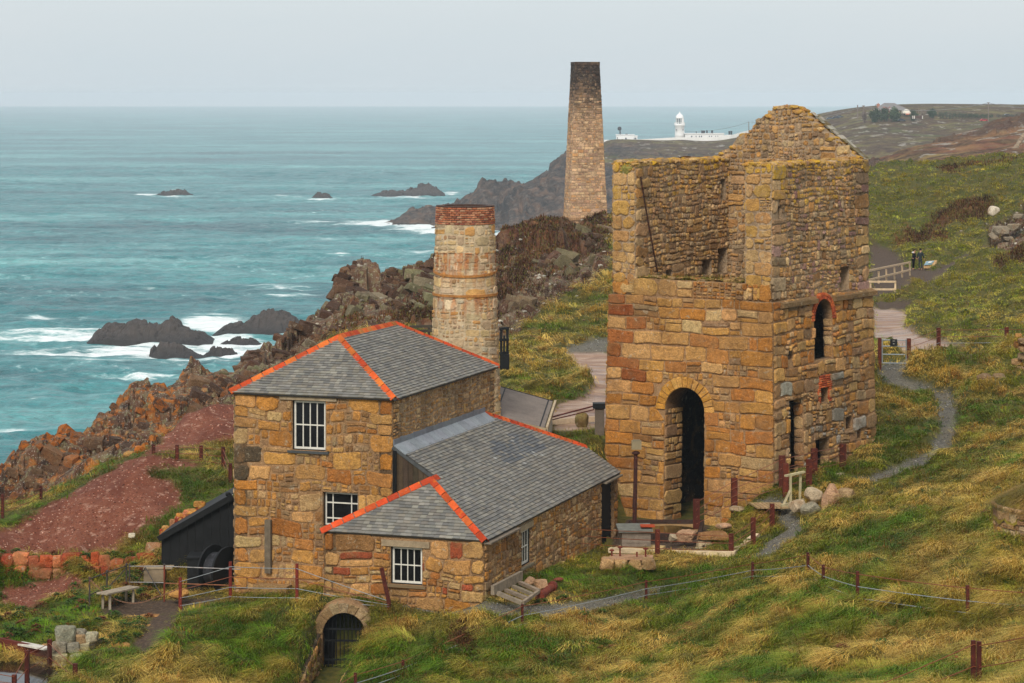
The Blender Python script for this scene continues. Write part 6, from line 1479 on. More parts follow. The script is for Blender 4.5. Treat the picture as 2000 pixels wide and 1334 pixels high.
# ================================================================ dry stone work
def stone_pile(name, label, cat, rows, mat_, cols, seed):
    """rows of single stones: list of (column, row, distance, half width px, half height px)"""
    m = MB(); r2 = random.Random(seed)
    for i, (u, v, D, hw, hh) in enumerate(rows):
        s = D/F; m.rock(P(u, v, D), (hw*s*1.2, hw*s*r2.uniform(.8, 1.1), hh*s*1.2), seed*50+i, jit(r2.choice(cols), .2, r2), planes=9, rot=r2.uniform(-.3, .3), rough=.012, sub=3, block=True)
    return tag(m.build(name, mat_), label, cat)
RED = S((178,84,46),(160,70,40),(190,98,56),(168,92,60),(196,120,76),(150,62,38),(180,130,90))
r2 = random.Random(4); rows = []
x = -70
while x < 318:
    w = r2.uniform(9, 19); top = r2.uniform(1078, 1088)
    if not (225 < x < 240): rows.append((x+w, top+14, 89.6, w, r2.uniform(12, 17)))
    rows.append((x+w+r2.uniform(-4, 4), top+38, 89.35, w*r2.uniform(.7, 1), r2.uniform(10, 14)))
    if x < 60: rows.append((x+w, top+60, 89.1, w*.9, r2.uniform(9, 12)))
    x += 2*w*.9
rows += [(300, 1072, 89.9, 16, 12), (285, 1108, 89.4, 26, 10), (309, 1118, 89.2, 12, 18)]
stone_pile('dry_stone_wall', 'red stained dry stone wall at the foot of the slag heap', 'wall', rows, STONE, RED, 3)
rows = []
for k in range(34):
    t = k/33; u = 316+t*80+r2.uniform(-6, 6); v = 1048-t*58+r2.uniform(-8, 10)-4; rows.append((u, v, 90.6, r2.uniform(5, 11), r2.uniform(4, 9)))
stone_pile('rubble_bank', 'tumbled bank of orange stones behind the black lean-to roof', 'stones', rows, STONE, RED+OCHRE[:4], 5)
rows = [(128,1243,79.4,20,18),(157,1238,79.6,12,10),(180,1243,79.6,13,10),(116,1263,79.2,16,12),(143,1264,79.2,14,11),(158,1249,79.4,10,9),(165,1264,79.4,11,10),(115,1287,79,17,12),(150,1286,79,14,11),(118,1304,78.8,20,10),(100,1324,78.4,14,10),(135,1310,78.8,10,8),(175,1268,79.8,12,10),(190,1256,80,9,8)]
stone_pile('stone_pier', 'stacked grey granite stub wall beside the pond', 'wall', rows, STONE, S((170,164,140),(156,150,130),(186,170,136),(140,136,124),(190,156,112)), 7)
rows = [(832,1290,76.3,14,7),(800,1296,76.2,12,7),(856,1283,76.4,12,8),(880,1272,76.6,14,8),(905,1262,76.9,15,8),(842,1303,76.1,14,6),(815,1306,76,12,6),(870,1292,76.3,10,6),(925,1255,77,12,7),(893,1284,76.4,12,7),(780,1302,76.1,12,6)]
stone_pile('stone_revetment', 'low broken stone revetment half buried in the foreground grass', 'wall', rows, STONE, OCHRE2+RUBBLE, 9)
def round_bank():
    D = 72.0; x, y = XY(2082, D); z0 = EYE-(1140-V0)/F*70.0-.35; R0 = 1.98; rr = random.Random(90)
    per = R0*math.pi*1.15
    def f(s_, t, d): a = s_/R0-math.pi*1.05; r = R0*(1+.015*t)+d; return Vector((x+r*math.cos(a), y+r*math.sin(a), z0+t))
    m = MB(); n = 40; H = 2.3
    for k in range(n): a, b = per*k/n, per*(k+1)/n; m.add([f(a, 0, 0), f(b, 0, 0), f(b, H, 0), f(a, H, 0)], [(0, 1, 2, 3)], MORT)
    stones(m, f, layout(per, H, rr, .16, .34, .9, 2.2, .25, .03), OCHRE2+RUBBLE[:5]+S((190,164,124),), rr, depth=(.02, .08), gap=.025, jit_=.09, rnd=.2)
    g = thing('round_wall', 'curved dry stone wall with shaggy grass top at the right edge', 'wall', (x, y, z0)); m.build('wall', RUBST, g)
    m = MB(); vs = []; fs = []; nr, na = 12, 48
    for i in range(nr+1):
        for k in range(na):
            a = 2*math.pi*k/na; r = (R0+.12)*i/nr; z = z0+H-.12+.85*(1-(i/nr)**1.6)+rr.uniform(-.07, .07)-(.18+.25*rr.random() if i == nr else 0); vs.append(Vector((x+r*math.cos(a), y+r*math.sin(a), z)))
    for i in range(nr):
        for k in range(na): k2 = (k+1) % na; fs.append((i*na+k, (i+1)*na+k, (i+1)*na+k2, i*na+k2))
    m.add(vs, fs, srgb(124,108,44)); m.build('turf_top', LOAM, g, True)
    return (x, y, z0+H-.12, R0)
BANK = round_bank()
rows = []
for k in range(26): rows.append((1988+r2.uniform(-3, 40), 738-k*3.7+r2.uniform(-2, 2), 112+r2.uniform(-.2, .4), r2.uniform(6, 11), r2.uniform(4, 7)))
stone_pile('stone_gatepost', 'rough stone wall end standing at the right edge above the path', 'wall', rows, STONE, OCHRE2+RUBBLE, 13)
# ---- arched tunnel with barred gate
def tunnel():
    D = 80.75; g = thing('tunnel_portal', 'arched granite tunnel mouth closed by a black barred gate', 'tunnel', P(671, 1300, D)); rr = random.Random(14)
    w = Wall(P(604, 1312, D), P(742, 1312, D), P(604, 1152, D), P(742, 1152, D)); h = w.rect(630, 1197, 713, 1311, Arch, ring=.36); h.r = (h.r[0], .02, h.r[2], h.r[3])
    top = h.t = h.r[3]+.40
    ol = [(h.r[0]-.14, 0), (h.r[2]+.14, 0), (h.r[2]+.14, h.cy-.02), (h.r[2]+.36, h.cy+.02)]+[(h.cx+(h.rr+.33)*math.cos(math.pi*k/10), h.cy+(h.rr+.33)*math.sin(math.pi*k/10)) for k in range(1, 10)]+[(h.r[0]-.36, h.cy+.02), (h.r[0]-.14, h.cy-.02)]
    m = MB(); slab(m, w, .9, [h], outline=ol, col=MORT_O); voussoirs(m, w, h, .32, 9, S((160,132,92),(146,118,80),(168,142,104),(152,128,96)), rr, d=(.02, .05))
    stones(m, w.f, layout(w.W, h.cy, rr, .22, .4, .8, 1.8, .3, .03), OCHRE2+RUBBLE, rr, holes=[h], clip=lambda x, y: inside_poly(x, y, ol), gap=.03, jit_=.09, rnd=.28); m.build('arch', STONE, g)
    m = MB(); x0, y0, x1, y1 = h.r; n = 10
    for k in range(n+1):
        x = x0+.05+(x1-x0-.1)*k/n; yt = h.cy+math.sqrt(max(0, (h.rr-.03)**2-(x-h.cx)**2)); m.tube([w.f(x, y0, -.2), w.f(x, yt, -.2)], .016, 6, (.03, .03, .032))
    for yy in (.35, h.cy-.25, h.cy+.12): m.beam(w.f(x0+.04, yy, -.2), w.f(x1-.04, yy, -.2), .03, .06, (.03, .03, .032))
    m.tube([w.f(h.cx+(h.rr-.03)*math.cos(math.pi*k/12), h.cy+(h.rr-.03)*math.sin(math.pi*k/12), -.2) for k in range(13)], .025, 6, (.03, .03, .032)); m.build('barred_gate', BLACKP, g)
    m = MB(); m.add([w.f(px, py, -.82) for px, py in h.outline()], [tuple(range(len(h.outline())))], (.012, .011, .01)); m.build('darkness_panel', BLACKP, g)  # black panel added behind the gate in place of the tunnel's darkness
tunnel()
def cutting_walls():
    for sgn, nm in ((-1, 'stone lining along the left side of the tunnel cutting'), (1, 'stone lining along the right side of the tunnel cutting')):
        ax, ay = XY(672, 80.7); bx, by = XY(585, 73.5); d = Vector((bx-ax, by-ay, 0)).normalized(); nrm = Vector((-d.y, d.x, 0))*-sgn
        a = Vector((ax, ay, 0))-nrm*(.72 if sgn < 0 else .72); L = 5.2; w0 = a+d*.25; w1 = a+d*L
        z0 = 51.3; o_ = -nrm*.9; gq = lambda q: gz((q.x+o_.x)/(q.y+o_.y)*F+CU, q.y+o_.y)-.12
        zt = (max(51.9, gq(w0)-.5), max(51.55, gq(w1)-.45))
        p, q = (w0, w1) if sgn > 0 else (w1, w0)
        za, zb_ = (zt if sgn > 0 else zt[::-1])
        w = Wall(p+Vector((0, 0, z0)), q+Vector((0, 0, z0)), p+Vector((0, 0, za)), q+Vector((0, 0, zb_)))
        if w.n.dot(nrm) < 0: w = Wall(q+Vector((0, 0, z0)), p+Vector((0, 0, z0)), q+Vector((0, 0, zb_)), p+Vector((0, 0, za)))
        m = MB(); slab(m, w, .1, col=srgb(60,50,38)); rr = random.Random(33+sgn); stones(m, w.f, layout(w.W, w.H, rr, .2, .36, .8, 1.8, .3, .03), OCHRE2+RUBBLE, rr, gap=.03, jit_=.1, rnd=.3, depth=(.02, .09)); tag(m.build('retaining_wall', RUBST), nm, 'wall')
cutting_walls()
# ---- boulders
def boulder(label, u, v, D, hw, hh, col, seed, planes=10, lean=0, grp='boulders lying about the grass'):
    s = D/F*1.2; v -= 2; m = MB(); c = P(u, v, D); m.rock(c, (hw*s*1.1, hw*s*.95, hh*s*1.1), seed, jit(col, .1), planes=planes, rot=seed*.7 if planes != 9 else .4*math.sin(seed), sub=3, rough=.012, block=(planes == 9 or seed % 3 == 0))
    tag(m.build('boulder', STONE), label, 'boulder', grp)
G1 = S((186,166,136))[0]; G2 = S((160,150,128))[0]; G3 = S((190,150,116))[0]
def pointed():
    import bmesh
    D = 93.2; s = D/F; c = P(1622, 996, D); r = random.Random(6); bm = bmesh.new()
    for z, w in ((-.25, .42), (.15, .44), (.5, .36), (.8, .2), (.98, .1)):
        for k in range(7): a = 2*math.pi*k/7+z; q = w*r.uniform(.82, 1.1); bm.verts.new(c+Vector((q*math.cos(a)+.06*z, q*.75*math.sin(a), z)))
    res = bmesh.ops.convex_hull(bm, input=bm.verts[:]); bmesh.ops.delete(bm, geom=[v for v in bm.verts if not v.link_faces], context='VERTS'); bm.verts.index_update()
    m = MB(); m.add([v.co.copy() for v in bm.verts], [tuple(v.index for v in f.verts) for f in bm.faces], G3); bm.free()
    tag(m.build('boulder', STONE), 'tall pointed pinkish boulder beside the gravel path bend', 'boulder', 'boulders lying about the grass')
pointed()
boulder('round pale lichened boulder left of the pointed one', 1590, 970, 93.4, 15, 15, G1, 8)
boulder('low tan boulder at the end of the little footbridge', 1556, 990, 92.6, 16, 11, G1, 11)
boulder('grey boulder below the round pale one', 1583, 998, 92.2, 15, 14, G2, 14)
boulder('brown square boulder right of the pointed one', 1653, 968, 93.6, 15, 13, S((160,132,96))[0], 17)
boulder('small dark boulder under the square one, nearest the slope', 1660, 984, 93.2, 12, 9, S((130,108,80))[0], 20)
boulder('flat pale slab of rock beside the path by the red posts', 1607, 928, 97.6, 13, 6, G1, 23)
boulder('flat pale slab furthest up the path by the red posts', 1640, 931, 97.8, 10, 5, G1, 24)
boulder('white rounded boulder high on the green hillside', 1941, 414, 232, 9, 10, S((214,200,176))[0], 26)
boulder('pale flat boulder on the mound before the engine house', 1441, 996, 95, 14, 5, G1, 29)
boulder('brown rock on the grassy mound in the pit', 1413, 1030, 92.5, 12, 6, G3, 31)
boulder('long orange rock at the back of the pit', 1342, 1049, 91.6, 18, 10, G3, 33)
boulder('small pale rock left in the pit beside the orange one', 1315, 1053, 91.6, 9, 8, G1, 35)
boulder('tawny boulder at the foot of the winding drum', 352, 1163, 84.6, 18, 9, S((180,130,70))[0], 37)
boulder('grey stone below the wooden railing on the far path', 1783, 588, 172, 8, 6, G2, 39)
boulder('dark flat stone below the wooden railing on the far path', 1764, 592, 172, 12, 7, S((110,92,72))[0], 41)
boulder('pale flat stone on the far slope right of the railing', 1808, 579, 176, 12, 4, G1, 43)
boulder('white stone on the slope right of the slag heap', 257, 1047, 90.6, 6, 4, S((210,196,172))[0], 45)
boulder('orange lichened boulder at the top of the slag heap', 272, 885, 100, 10, 12, S((190,110,40))[0], 47)
boulder('tan boulder at the top of the slag heap beside the orange one', 252, 890, 99.6, 10, 6, S((190,140,80))[0], 49)
boulder('brown boulder in the bank above the path at right', 1922, 742, 108.5, 14, 9, S((130,104,76))[0], 51)
boulder('small brown boulder in the bank nearer the right edge', 1952, 738, 108.6, 10, 7, S((140,116,86))[0], 53)
for k, (u, v, hw, hh) in enumerate(((1955,452,22,10),(1980,446,16,9),(1990,424,12,6),(1940,462,12,9),(1968,468,14,6))):
    boulder(('broad white flecked outcrop rock high on the right hillside', 'second outcrop rock touching the broad one at its right', 'uppermost pale outcrop rock near the right edge', 'darkest outcrop rock at the left of the hillside group', 'lowest flat pale outcrop rock of the hillside group')[k], u, v, 214, hw*.72, hh*.72, S((158,144,122))[0], 60+k, 9)
def slab_stone(label, u, v, D, w, h, t, col, lean):
    s = D/F; m = MB(); m.rock(P(u, v, D), (w*s, t, h*s), 71, col, planes=7, sub=3, rough=.012, rot=.2); tag(m.build('standing_stone', STONE), label, 'stone')
slab_stone('leaning lichen covered standing stone on the grass left of the engine house', 1138, 820, 103, 15, 19, .16, S((140,122,76))[0], .2)
m = MB(); D = 101.2; s = D/F; m.box(P(1171, 830, D), (9*s, 0, 0), (0, .2, 0), (0, 0, 36*s), srgb(104,92,80)); o = thing('concrete_pillar', 'square brown pillar with black cap touching the engine house corner', 'pillar', P(1171, 866, D)); m.build('shaft', CONC, o)
m = MB(); m.box(P(1170, 792, D), (12*s, 0, 0), (0, .26, 0), (0, 0, 5*s), (.015, .015, .016)); m.build('cap', BLACKP, o)
m = MB(); m.tube([P(1076, 815, 103.5), P(1160, 793, 101.4)], .035, 6, srgb(90,40,34)); m.tube([P(1078, 820, 103.5), P(1160, 800, 101.4)], .025, 6, srgb(90,40,34)); tag(m.build('handrail', RUST), 'dark red handrail from the grey roofed shed to the brown pillar', 'rail')
m = MB(); m.beam(P(1078, 824, 104), P(1165, 818, 104), .3, .22, srgb(176,154,128)); tag(m.build('kerb', CONC), 'low concrete kerb along the yard behind the standing stone', 'kerb')
# ---- shed with the felt roof
def felt_shed():
    g = thing('felt_shed', 'low shed with weathered grey felt roof behind the slate roofs', 'shed', P(1010, 850, 100)); Da, Db = 102.5, 98.6
    A, B_, C, E = P(960, 753, Da), P(1079, 786, Da), P(1062, 838, Db), P(940, 808, Db); n = (B_-A).cross(E-A).normalized()
    if n.z < 0: n = -n
    m = MB(); m.prism([A, B_, C, E], n*.06, srgb(120,110,102)); m.build('roof', mat('roof_felt', None, .9, vary=(2.5, .18), spots=((12, .6, srgb(150,138,120), .1, .5),), bump=((14, .5, .015),)), g)
    m = MB(); k = n*.062
    for t in (.22, .93): m.beam(A.lerp(B_, t)+k, E.lerp(C, t)+k, .05, .012, srgb(50,48,48), up=n)
    m.beam(A+k, B_+k, .05, .03, srgb(40,38,38), up=n); m.build('seam', BLACKP, g)
    m = MB(); m.beam(B_+n*.02+Vector((.12, 0, 0)), C+n*.02+Vector((.12, 0, 0)), .09, .16, srgb(176,158,130)); m.beam(E-n*.06+Vector((0, -.05, 0)), C-n*.06+Vector((0.1, -.05, 0)), .05, .18, srgb(160,140,110)); m.build('barge_board', WOODG, g)
    m = MB(); q = [B_, C, Vector((C.x, C.y, C.z-1.6)), Vector((B_.x, B_.y, B_.z-1.6))]; m.prism([p-Vector((0, 0, .05)) for p in q], (-.1, 0, 0), srgb(206,198,186)); m.prism([C-Vector((.05, 0, .1)), E-Vector((0, 0, .1)), Vector((E.x, E.y, E.z-1.6)), Vector((C.x-.05, C.y, C.z-1.6))], (0, .1, 0), srgb(190,180,166)); m.build('wall', CONC, g)
felt_shed()
# ---- timber trestle beside the round chimney
m = MB(); D = 97.6; c = (.02, .02, .022)
for u in (979, 991): m.beam(P(u, 722, D), P(u, 640, D), .1, .1, jit(c), up=(0, 1, 0))
for v in (642, 664, 690, 716): m.beam(P(975, v, D-.05), P(994, v-1, D-.05), .08, .1, jit(c))
m.beam(P(984, 700, D-.1), P(985, 655, D-.1), .08, .08, srgb(90,84,76), up=(0, 1, 0)); m.box(P(987, 706, D-.1), (.16, 0, 0), (0, .1, 0), (0, 0, .28), c); tag(m.build('iron_trestle', BLACKP), 'black iron frame standing right of the round chimney', 'frame')
m = MB(); 
for v in (637, 646): m.beam(P(800, v+1, 101), P(846, v, 101), .12, .1, srgb(70,64,54))
m.beam(P(838, 664, 101), P(838, 636, 101), .1, .1, srgb(60,54,46), up=(0, 1, 0)); tag(m.build('timber_trestle', WOODG), 'dark timber frame showing over the tall roof left of the round chimney', 'frame')
# ================================================================ the pit before the engine house
def pit():
    # water tank
    D0, D1 = 93.2, 96.2; zt = EYE-(1046-V0)/F*D0
    def tq(u, D, z): x, y = XY(u, D); return Vector((x, y, z))
    g = thing('water_tank', 'shallow iron tank of brown water before the arched doorway', 'tank', tq(1290, 94.5, zt-.4)); c = srgb(58,42,34)
    cs = [tq(1212, D0, zt), tq(1366, D0, zt), tq(1372, D1, zt), tq(1228, D1, zt)]; m = MB()
    for i in range(4): m.beam(cs[i], cs[(i+1) % 4], .12, .16, jit(c, .15))
    m.prism([p-Vector((0, 0, .35)) for p in cs], (0, 0, .12), c); m.beam(cs[0]-Vector((0, 0, .25)), cs[1]-Vector((0, 0, .25)), .1, .4, c); m.build('rim', RUST, g)
    m = MB(); q = [p.lerp(sum(cs, Vector())/4, .08)-Vector((0, 0, .06)) for p in cs]; m.add(q, [(0, 1, 2, 3)], srgb(150,120,80)); m.build('silt', LOAM, g)
    m = MB(); ctr = sum(cs, Vector())/4-Vector((0, 0, .03)); vs = [ctr]; n = 28
    for k in range(n):
        a = 2*math.pi*k/n; r = 1+.12*math.sin(3*a)+.08*math.sin(5*a+1); ex = (cs[1]-cs[0])*.36*math.cos(a)*r; ey = (cs[3]-cs[0])*.30*math.sin(a)*r; vs.append(ctr+ex+ey)
    m.add(vs, [(0, 1+k, 1+(k+1) % n) for k in range(n)], srgb(84,56,22))
    m.build('water', mat('brown_water', (.07, .042, .012), .08, vary=None, bump=((2.2, .08, .03),), spec=.5), g)
pit()
def lamp():
    D = 93.0; s = D/F; g = thing('lamp_post', 'rusty lamp post with square grey lamp head before the arch', 'lamp post', P(1239, 1030, D))
    m = MB(); m.tube([P(1239, 1032, D), P(1242, 885, D)], [.085, .07], 10, srgb(62,34,28)); m.lathe(P(1242, 886, D), [(.09, -.04), (.15, 0), (.15, .05), (.08, .09)], 10, srgb(60,34,28)); m.box(P(1240, 1030, D), (.3, 0, 0), (0, .3, 0), (0, 0, .03), srgb(110,44,26)); m.build('pole', RUST, g)
    m = MB(); m.box(P(1243, 869, D), (9.5*s, 0, 0), (0, 9*s, 0), (0, 0, 8*s), srgb(140,126,98)); m.box(P(1243, 860.5, D), (7*s, 0, 0), (0, 7*s, 0), (0, 0, 1.2*s), srgb(120,112,90)); m.build('lamp_head', mat('lamp_housing', None, .5, vary=(4, .15), bump=None), g)
lamp()
def hatch():
    D = 90.6; g = thing('timber_hatch', 'boarded grey wooden box with sloping lid under the lamp post', 'box', P(1240, 1066, D)); ax = Vector((.93, .36, 0)); s = D/F
    m = MB()
    for k in range(4): z = EYE-(1064-k*7.5-3.7-V0)*s; b_ = P(1240, 1050, D); m.box(Vector((b_.x, b_.y, z)), Vector((.52, .03, 0)), Vector((-.03, .42, 0)), (0, 0, 3.5*s), jit(srgb(128,116,104), .12))
    m.build('box', WOODG, g)
    m = MB(); b_ = P(1239, 1031, D); m.box(b_, Vector((.62, .03, 0)), Vector((-.03, .52, .04)), (0, 0, .04), srgb(106,106,98)); m.build('lid', WOODG, g)
    m = MB(); b_ = P(1262, 1030, D-.1); m.box(b_+Vector((.05, 0, .06)), Vector((.26, 0, 0)), Vector((0, .25, 0)), (0, 0, .015), srgb(160,62,26)); m.build('rust_plate', RUST, g)
hatch()
m = MB(); pc = srgb(206,184,150)
m.beam(P(1190, 1074, 89.8), P(1300, 1079, 89), .22, .16, pc); m.beam(P(1300, 1079, 89), P(1428, 1082, 88.6), .2, .16, jit(pc)); m.beam(P(1428, 1082, 88.8), P(1478, 1046, 92), .24, .16, jit(pc)); tag(m.build('coping', CONC), 'pale concrete coping round the near edge of the pit', 'kerb')
m = MB(); m.prism([P(1192, 1076, 89.9), P(1224, 1064, 91.2), P(1300, 1070, 90.6), P(1280, 1084, 89.1)], (0, 0, .08), srgb(186,158,110)); tag(m.build('concrete_slab', CONC), 'pale tilted concrete slab beside the door of the low house', 'slab')
rows = [(1392,1046,91.2,30,7)]+[(1370+k*13, 1062, 91, 8, 6) for k in range(6)]+[(1366+k*15, 1074, 90.7, 8, 6) for k in range(6)]
stone_pile('pit_wall', 'small stone wall topped by a long pale slab inside the pit', 'wall', rows, STONE, S((190,170,134),(170,124,76),(156,110,66)), 21)
def bolt_block():
    D = 87; s = D/F; g = thing('bolt_block', 'square stone engine block with four rusty holding down bolts', 'block', P(1230, 1112, D)); m = MB(); rr = random.Random(2)
    for j in range(4): u = 1186+j*27; m.rock(P(u, 1101, D-.5), (16*s, .4, 13*s), 140+j, jit(srgb(160,128,86), .15, rr), planes=6, block=True, sub=3, rough=.015)
    for j in range(4): u = 1192+j*25; m.rock(P(u, 1097, D+.4), (15*s, .45, 9*s), 150+j, jit(srgb(158,124,88), .15, rr), planes=6, block=True, sub=3, rough=.015)
    m.prism([P(1184, 1093, D-.7), P(1274, 1095, D-.7), P(1276, 1086, D+.6), P(1196, 1084, D+.6)], (0, 0, .04), srgb(176,136,104)); m.build('block', STONE, g)
    for u, vt, vb, cap in ((1195,1075,1092,1),(1211,1069,1086,1),(1261,1072,1090,1),(1244,1078,1097,0)):
        m = MB(); m.tube([P(u, vb, D), P(u, vt, D)], .03, 7, srgb(104,42,28)); 
        if cap: m.lathe(P(u, vt+2, D), [(.03, 0), (.085, .02), (.085, .06), (.03, .08)], 8, srgb(104,42,28))
        m.build('bolt', RUST, g)
bolt_block()
def timber_steps():
    g = thing('timber_pallet', 'decayed grey timber frame lying at the corner of the low house', 'timber', P(1000, 1172, 81.4)); c = srgb(136,122,104)
    m = MB()
    m.beam(P(962, 1153, 81), P(1018, 1124, 83.4), .12, .30, jit(c, .1)); m.beam(P(972, 1158, 80.6), P(1020, 1178, 80.2), .12, .12, jit(c)); m.beam(P(1020, 1178, 80.2), P(1052, 1155, 82), .1, .1, jit(c)); m.build('bearer', WOODG, g)
    for k in range(4):
        t = k/3; a = P(974, 1160, 80.8).lerp(P(1016, 1138, 83), t); b = P(1018, 1176, 80.3).lerp(P(1052, 1154, 82), t); m = MB(); m.beam(a, b, .14, .1, jit(c, .15)); m.build('cross_board', WOODG, g)
timber_steps()
m = MB(); m.tube([P(1056, 1164, 82.2), P(1078, 1146, 83.6)], .13, 14, srgb(110,48,32)); m.tube([P(1054, 1166, 82), P(1059, 1161, 82.4)], .165, 14, srgb(104,44,30)); m.tube([P(1077, 1147, 83.5), P(1080, 1144, 83.8)], .165, 14, srgb(104,44,30)); tag(m.build('iron_pipe', RUST), 'short rusty flanged pipe lying in the grass by the low house', 'pipe')
boulder('broken tan block between the timber frame and the rusty pipe', 1056, 1142, 83.4, 12, 8, G3, 81)
boulder('brown stone wedged behind the timber frame', 1034, 1136, 83.6, 10, 7, G3, 83)
boulder('small red stone lying right of the rusty pipe', 1090, 1133, 84.6, 8, 3, S((130,70,50))[0], 85)
# ---- pond, plank and steps at the lower left
m = MB(); x, y = XY(10, 77.2); vs = [Vector((x, y, 52.12))]+[Vector((x+2.3*math.cos(2*math.pi*k/32), y+2.9*math.sin(2*math.pi*k/32), 52.12)) for k in range(32)]; m.add(vs, [(0, 1+k, 1+(k+1) % 32) for k in range(32)], (.02, .02, .02))
tag(m.build('pond', mat('pond_water', (.018, .015, .010), .05, vary=None, bump=((1.6, .08, .03),), spec=.5)), 'dark still pond in the lower left corner', 'pond', None, 'structure')
m = MB(); m.beam(P(36, 1256, 80), P(94, 1267, 78.9), .32, .06, srgb(196,190,178)); tag(m.build('plank', WOODG), 'pale plank lying across the red beam by the pond', 'plank')
m = MB(); m.beam(P(-40, 1246, 80.6), P(97, 1276, 79.2), .12, .3, srgb(92,44,34)); tag(m.build('timber_beam', WOODG), 'red brown beam running behind the pond under the pale plank', 'beam')
rows = [(-30+k*13+r2.uniform(-2, 2), 1262+r2.uniform(-3, 4)+(k % 3)*13, 80.4-(k % 3)*.25, r2.uniform(7, 10), 7) for k in range(10)]
stone_pile('pond_wall', 'low stone wall at the back of the pond, left edge', 'wall', rows, STONE, OCHRE2+RUBBLE, 31)
for k, (u, v, D, hw) in enumerate(((300,1206,83.2,34),(284,1226,81.8,24),(268,1246,80.6,20),(240,1262,79.8,16))):
    s = D/F; m = MB(); m.rock(P(u, v, D), (hw*s, .3, .13), 170+k, jit(srgb(170,124,72), .12), planes=8, sub=3, rough=.02); tag(m.build('step_stone', STONE), ('topmost worn stone step below the bench, the widest', 'second worn stone step below the bench', 'third worn stone step, deep in the grass', 'lowest worn stone step near the granite stub wall')[k], 'step', 'stone steps below the bench')
m = MB(); m.box(P(303, 1122, 86.8), (.36, 0, 0), (0, .25, 0), (0, 0, .2), srgb(130,114,92)); m.box(P(310, 1108, 86.8), (.5, .05, 0), (0, .25, 0), (0, 0, .025), srgb(150,132,106)); tag(m.build('stone_trough', CONC), 'grey block with a board on top under the eaves of the black lean-to', 'block')
# ================================================================ far coast: lighthouse station, wall, poles, skyline house, trees, cars
def hz(u, D): return float(headland(np.array([float(u)]), np.array([float(D)]))[0][0])
LW = mat('limewash', None, .7, vary=(.6, .05), bump=None, spec=.3)
FARM = mat('far_plain', None, .85, vary=(.5, .12), bump=None, spec=.2)
WH = (.84, .84, .82)
def hx(u0, u1, v0, v1, D, dep=6.0):       # upright block seen face on
    a, b = P(u0, v1, D), P(u1, v0, D); return (a+b)/2+Vector((0, dep/2, 0)), ((b.x-a.x)/2, 0, 0), (0, dep/2, 0), (0, 0, (b.z-a.z)/2)
def lighthouse():
    D = 1600.0; s = D/F; x = (1327.5-CU)*s; z = lambda v: EYE-(v-V0)*s; g = thing('lighthouse', 'white lighthouse tower with glazed lantern and domed top', 'lighthouse', (x, D, z(274)))
    m = MB(); m.lathe((x, D, 0), [(10.2*s, z(275)), (9.6*s, z(262)), (8.9*s, z(247.5)), (10.4*s, z(246)), (10.6*s, z(243.5)), (10.6*s, z(241.5)), (10.0*s, z(241.5)), (9.8*s, z(243))], 32, WH); m.build('tower', LW, g, True)
    m = MB(); m.lathe((x, D, 0), [(7.2*s, z(243)), (7.2*s, z(231.5))], 24, (.25, .3, .32)); lm = m.build('lantern', mat('lantern_glass', (.12, .15, .16), .15, vary=None, bump=None), g)
    m = MB()
    for k in range(12): a = 2*math.pi*k/12+.1; m.tube([Vector((x+7.3*s*math.cos(a), D+7.3*s*math.sin(a), z(243))), Vector((x+7.3*s*math.cos(a), D+7.3*s*math.sin(a), z(231.5)))], .16, 5, WH)
    m.box((x+5.2*s, D-5.2*s, z(237)), (2.2*s, 1.0*s, 0), (-.2, .3, 0), (0, 0, 5.5*s), WH); m.build('glazing_bars', LW, lm)
    m = MB(); m.lathe((x, D, 0), [(7.9*s, z(231.5)), (7.9*s, z(230.5)), (7.4*s, z(227.5)), (5.8*s, z(224.8)), (3.2*s, z(222.8)), (1.9*s, z(222.2)), (2.0*s, z(220.6)), (.8*s, z(219.6)), (.3*s, z(218))], 24, WH); m.build('dome', LW, g, True)
    m = MB()
    for k in range(24): a = 2*math.pi*k/24; m.tube([Vector((x+10.3*s*math.cos(a), D+10.3*s*math.sin(a), z(241.5))), Vector((x+10.3*s*math.cos(a), D+10.3*s*math.sin(a), z(239)))], .08, 4, WH)
    m.tube([Vector((x+10.3*s*math.cos(2*math.pi*k/24), D+10.3*s*math.sin(2*math.pi*k/24), z(239))) for k in range(25)], .09, 4, WH); m.build('gallery_rail', LW, g)
    for u in (1321, 1334):
        m = MB(); m.box(P(u, 253.5, D-9.0*s+ (0.9*s if u > 1330 else .5*s)), (.8*s, 0, 0), (0, .3, 0), (0, 0, 1.3*s), srgb(120,126,130)); m.build('window', FARM, g)
lighthouse()
def cottages():
    D = 1597.0; s = D/F; g = thing('keepers_cottages', 'long low white flat roofed cottages beside the lighthouse', 'building', P(1384, 272, D)); 
    m = MB(); m.box(*hx(1338, 1414, 261.5, 273, D, 9), WH); m.box(*hx(1336.5, 1415, 260.3, 261.6, D-.4, 9.8), WH); m.box(*hx(1414.2, 1430, 263.5, 273, D+1, 8), WH); m.build('wall', LW, g)
    for u, w in ((1351, 1.2), (1359.5, .8), (1366, .8), (1370, 1.0), (1385.5, .8), (1390, .9), (1398, .7), (1402, .7), (1419, 1.1)): 
        m = MB(); m.box(*hx(u-w, u+w, 265.2, 270, D-.25, .3), srgb(70,84,96)); m.build('window', FARM, g)
    for u, w, v in ((1373.5, 3.4, 255), (1381, 1.2, 254.5), (1391, 1.6, 255), (1425, 1.6, 256.2), (1429, 1.2, 256), (1360, .5, 257)):
        m = MB(); m.box(*hx(u-w, u+w, v+1, 263, D+3, 2.5), srgb(52,54,58)); m.box(*hx(u-w*1.12, u+w*1.12, v, v+1.2, D+2.9, 2.7), srgb(46,48,52)); m.build('chimney', FARM, g)
cottages()
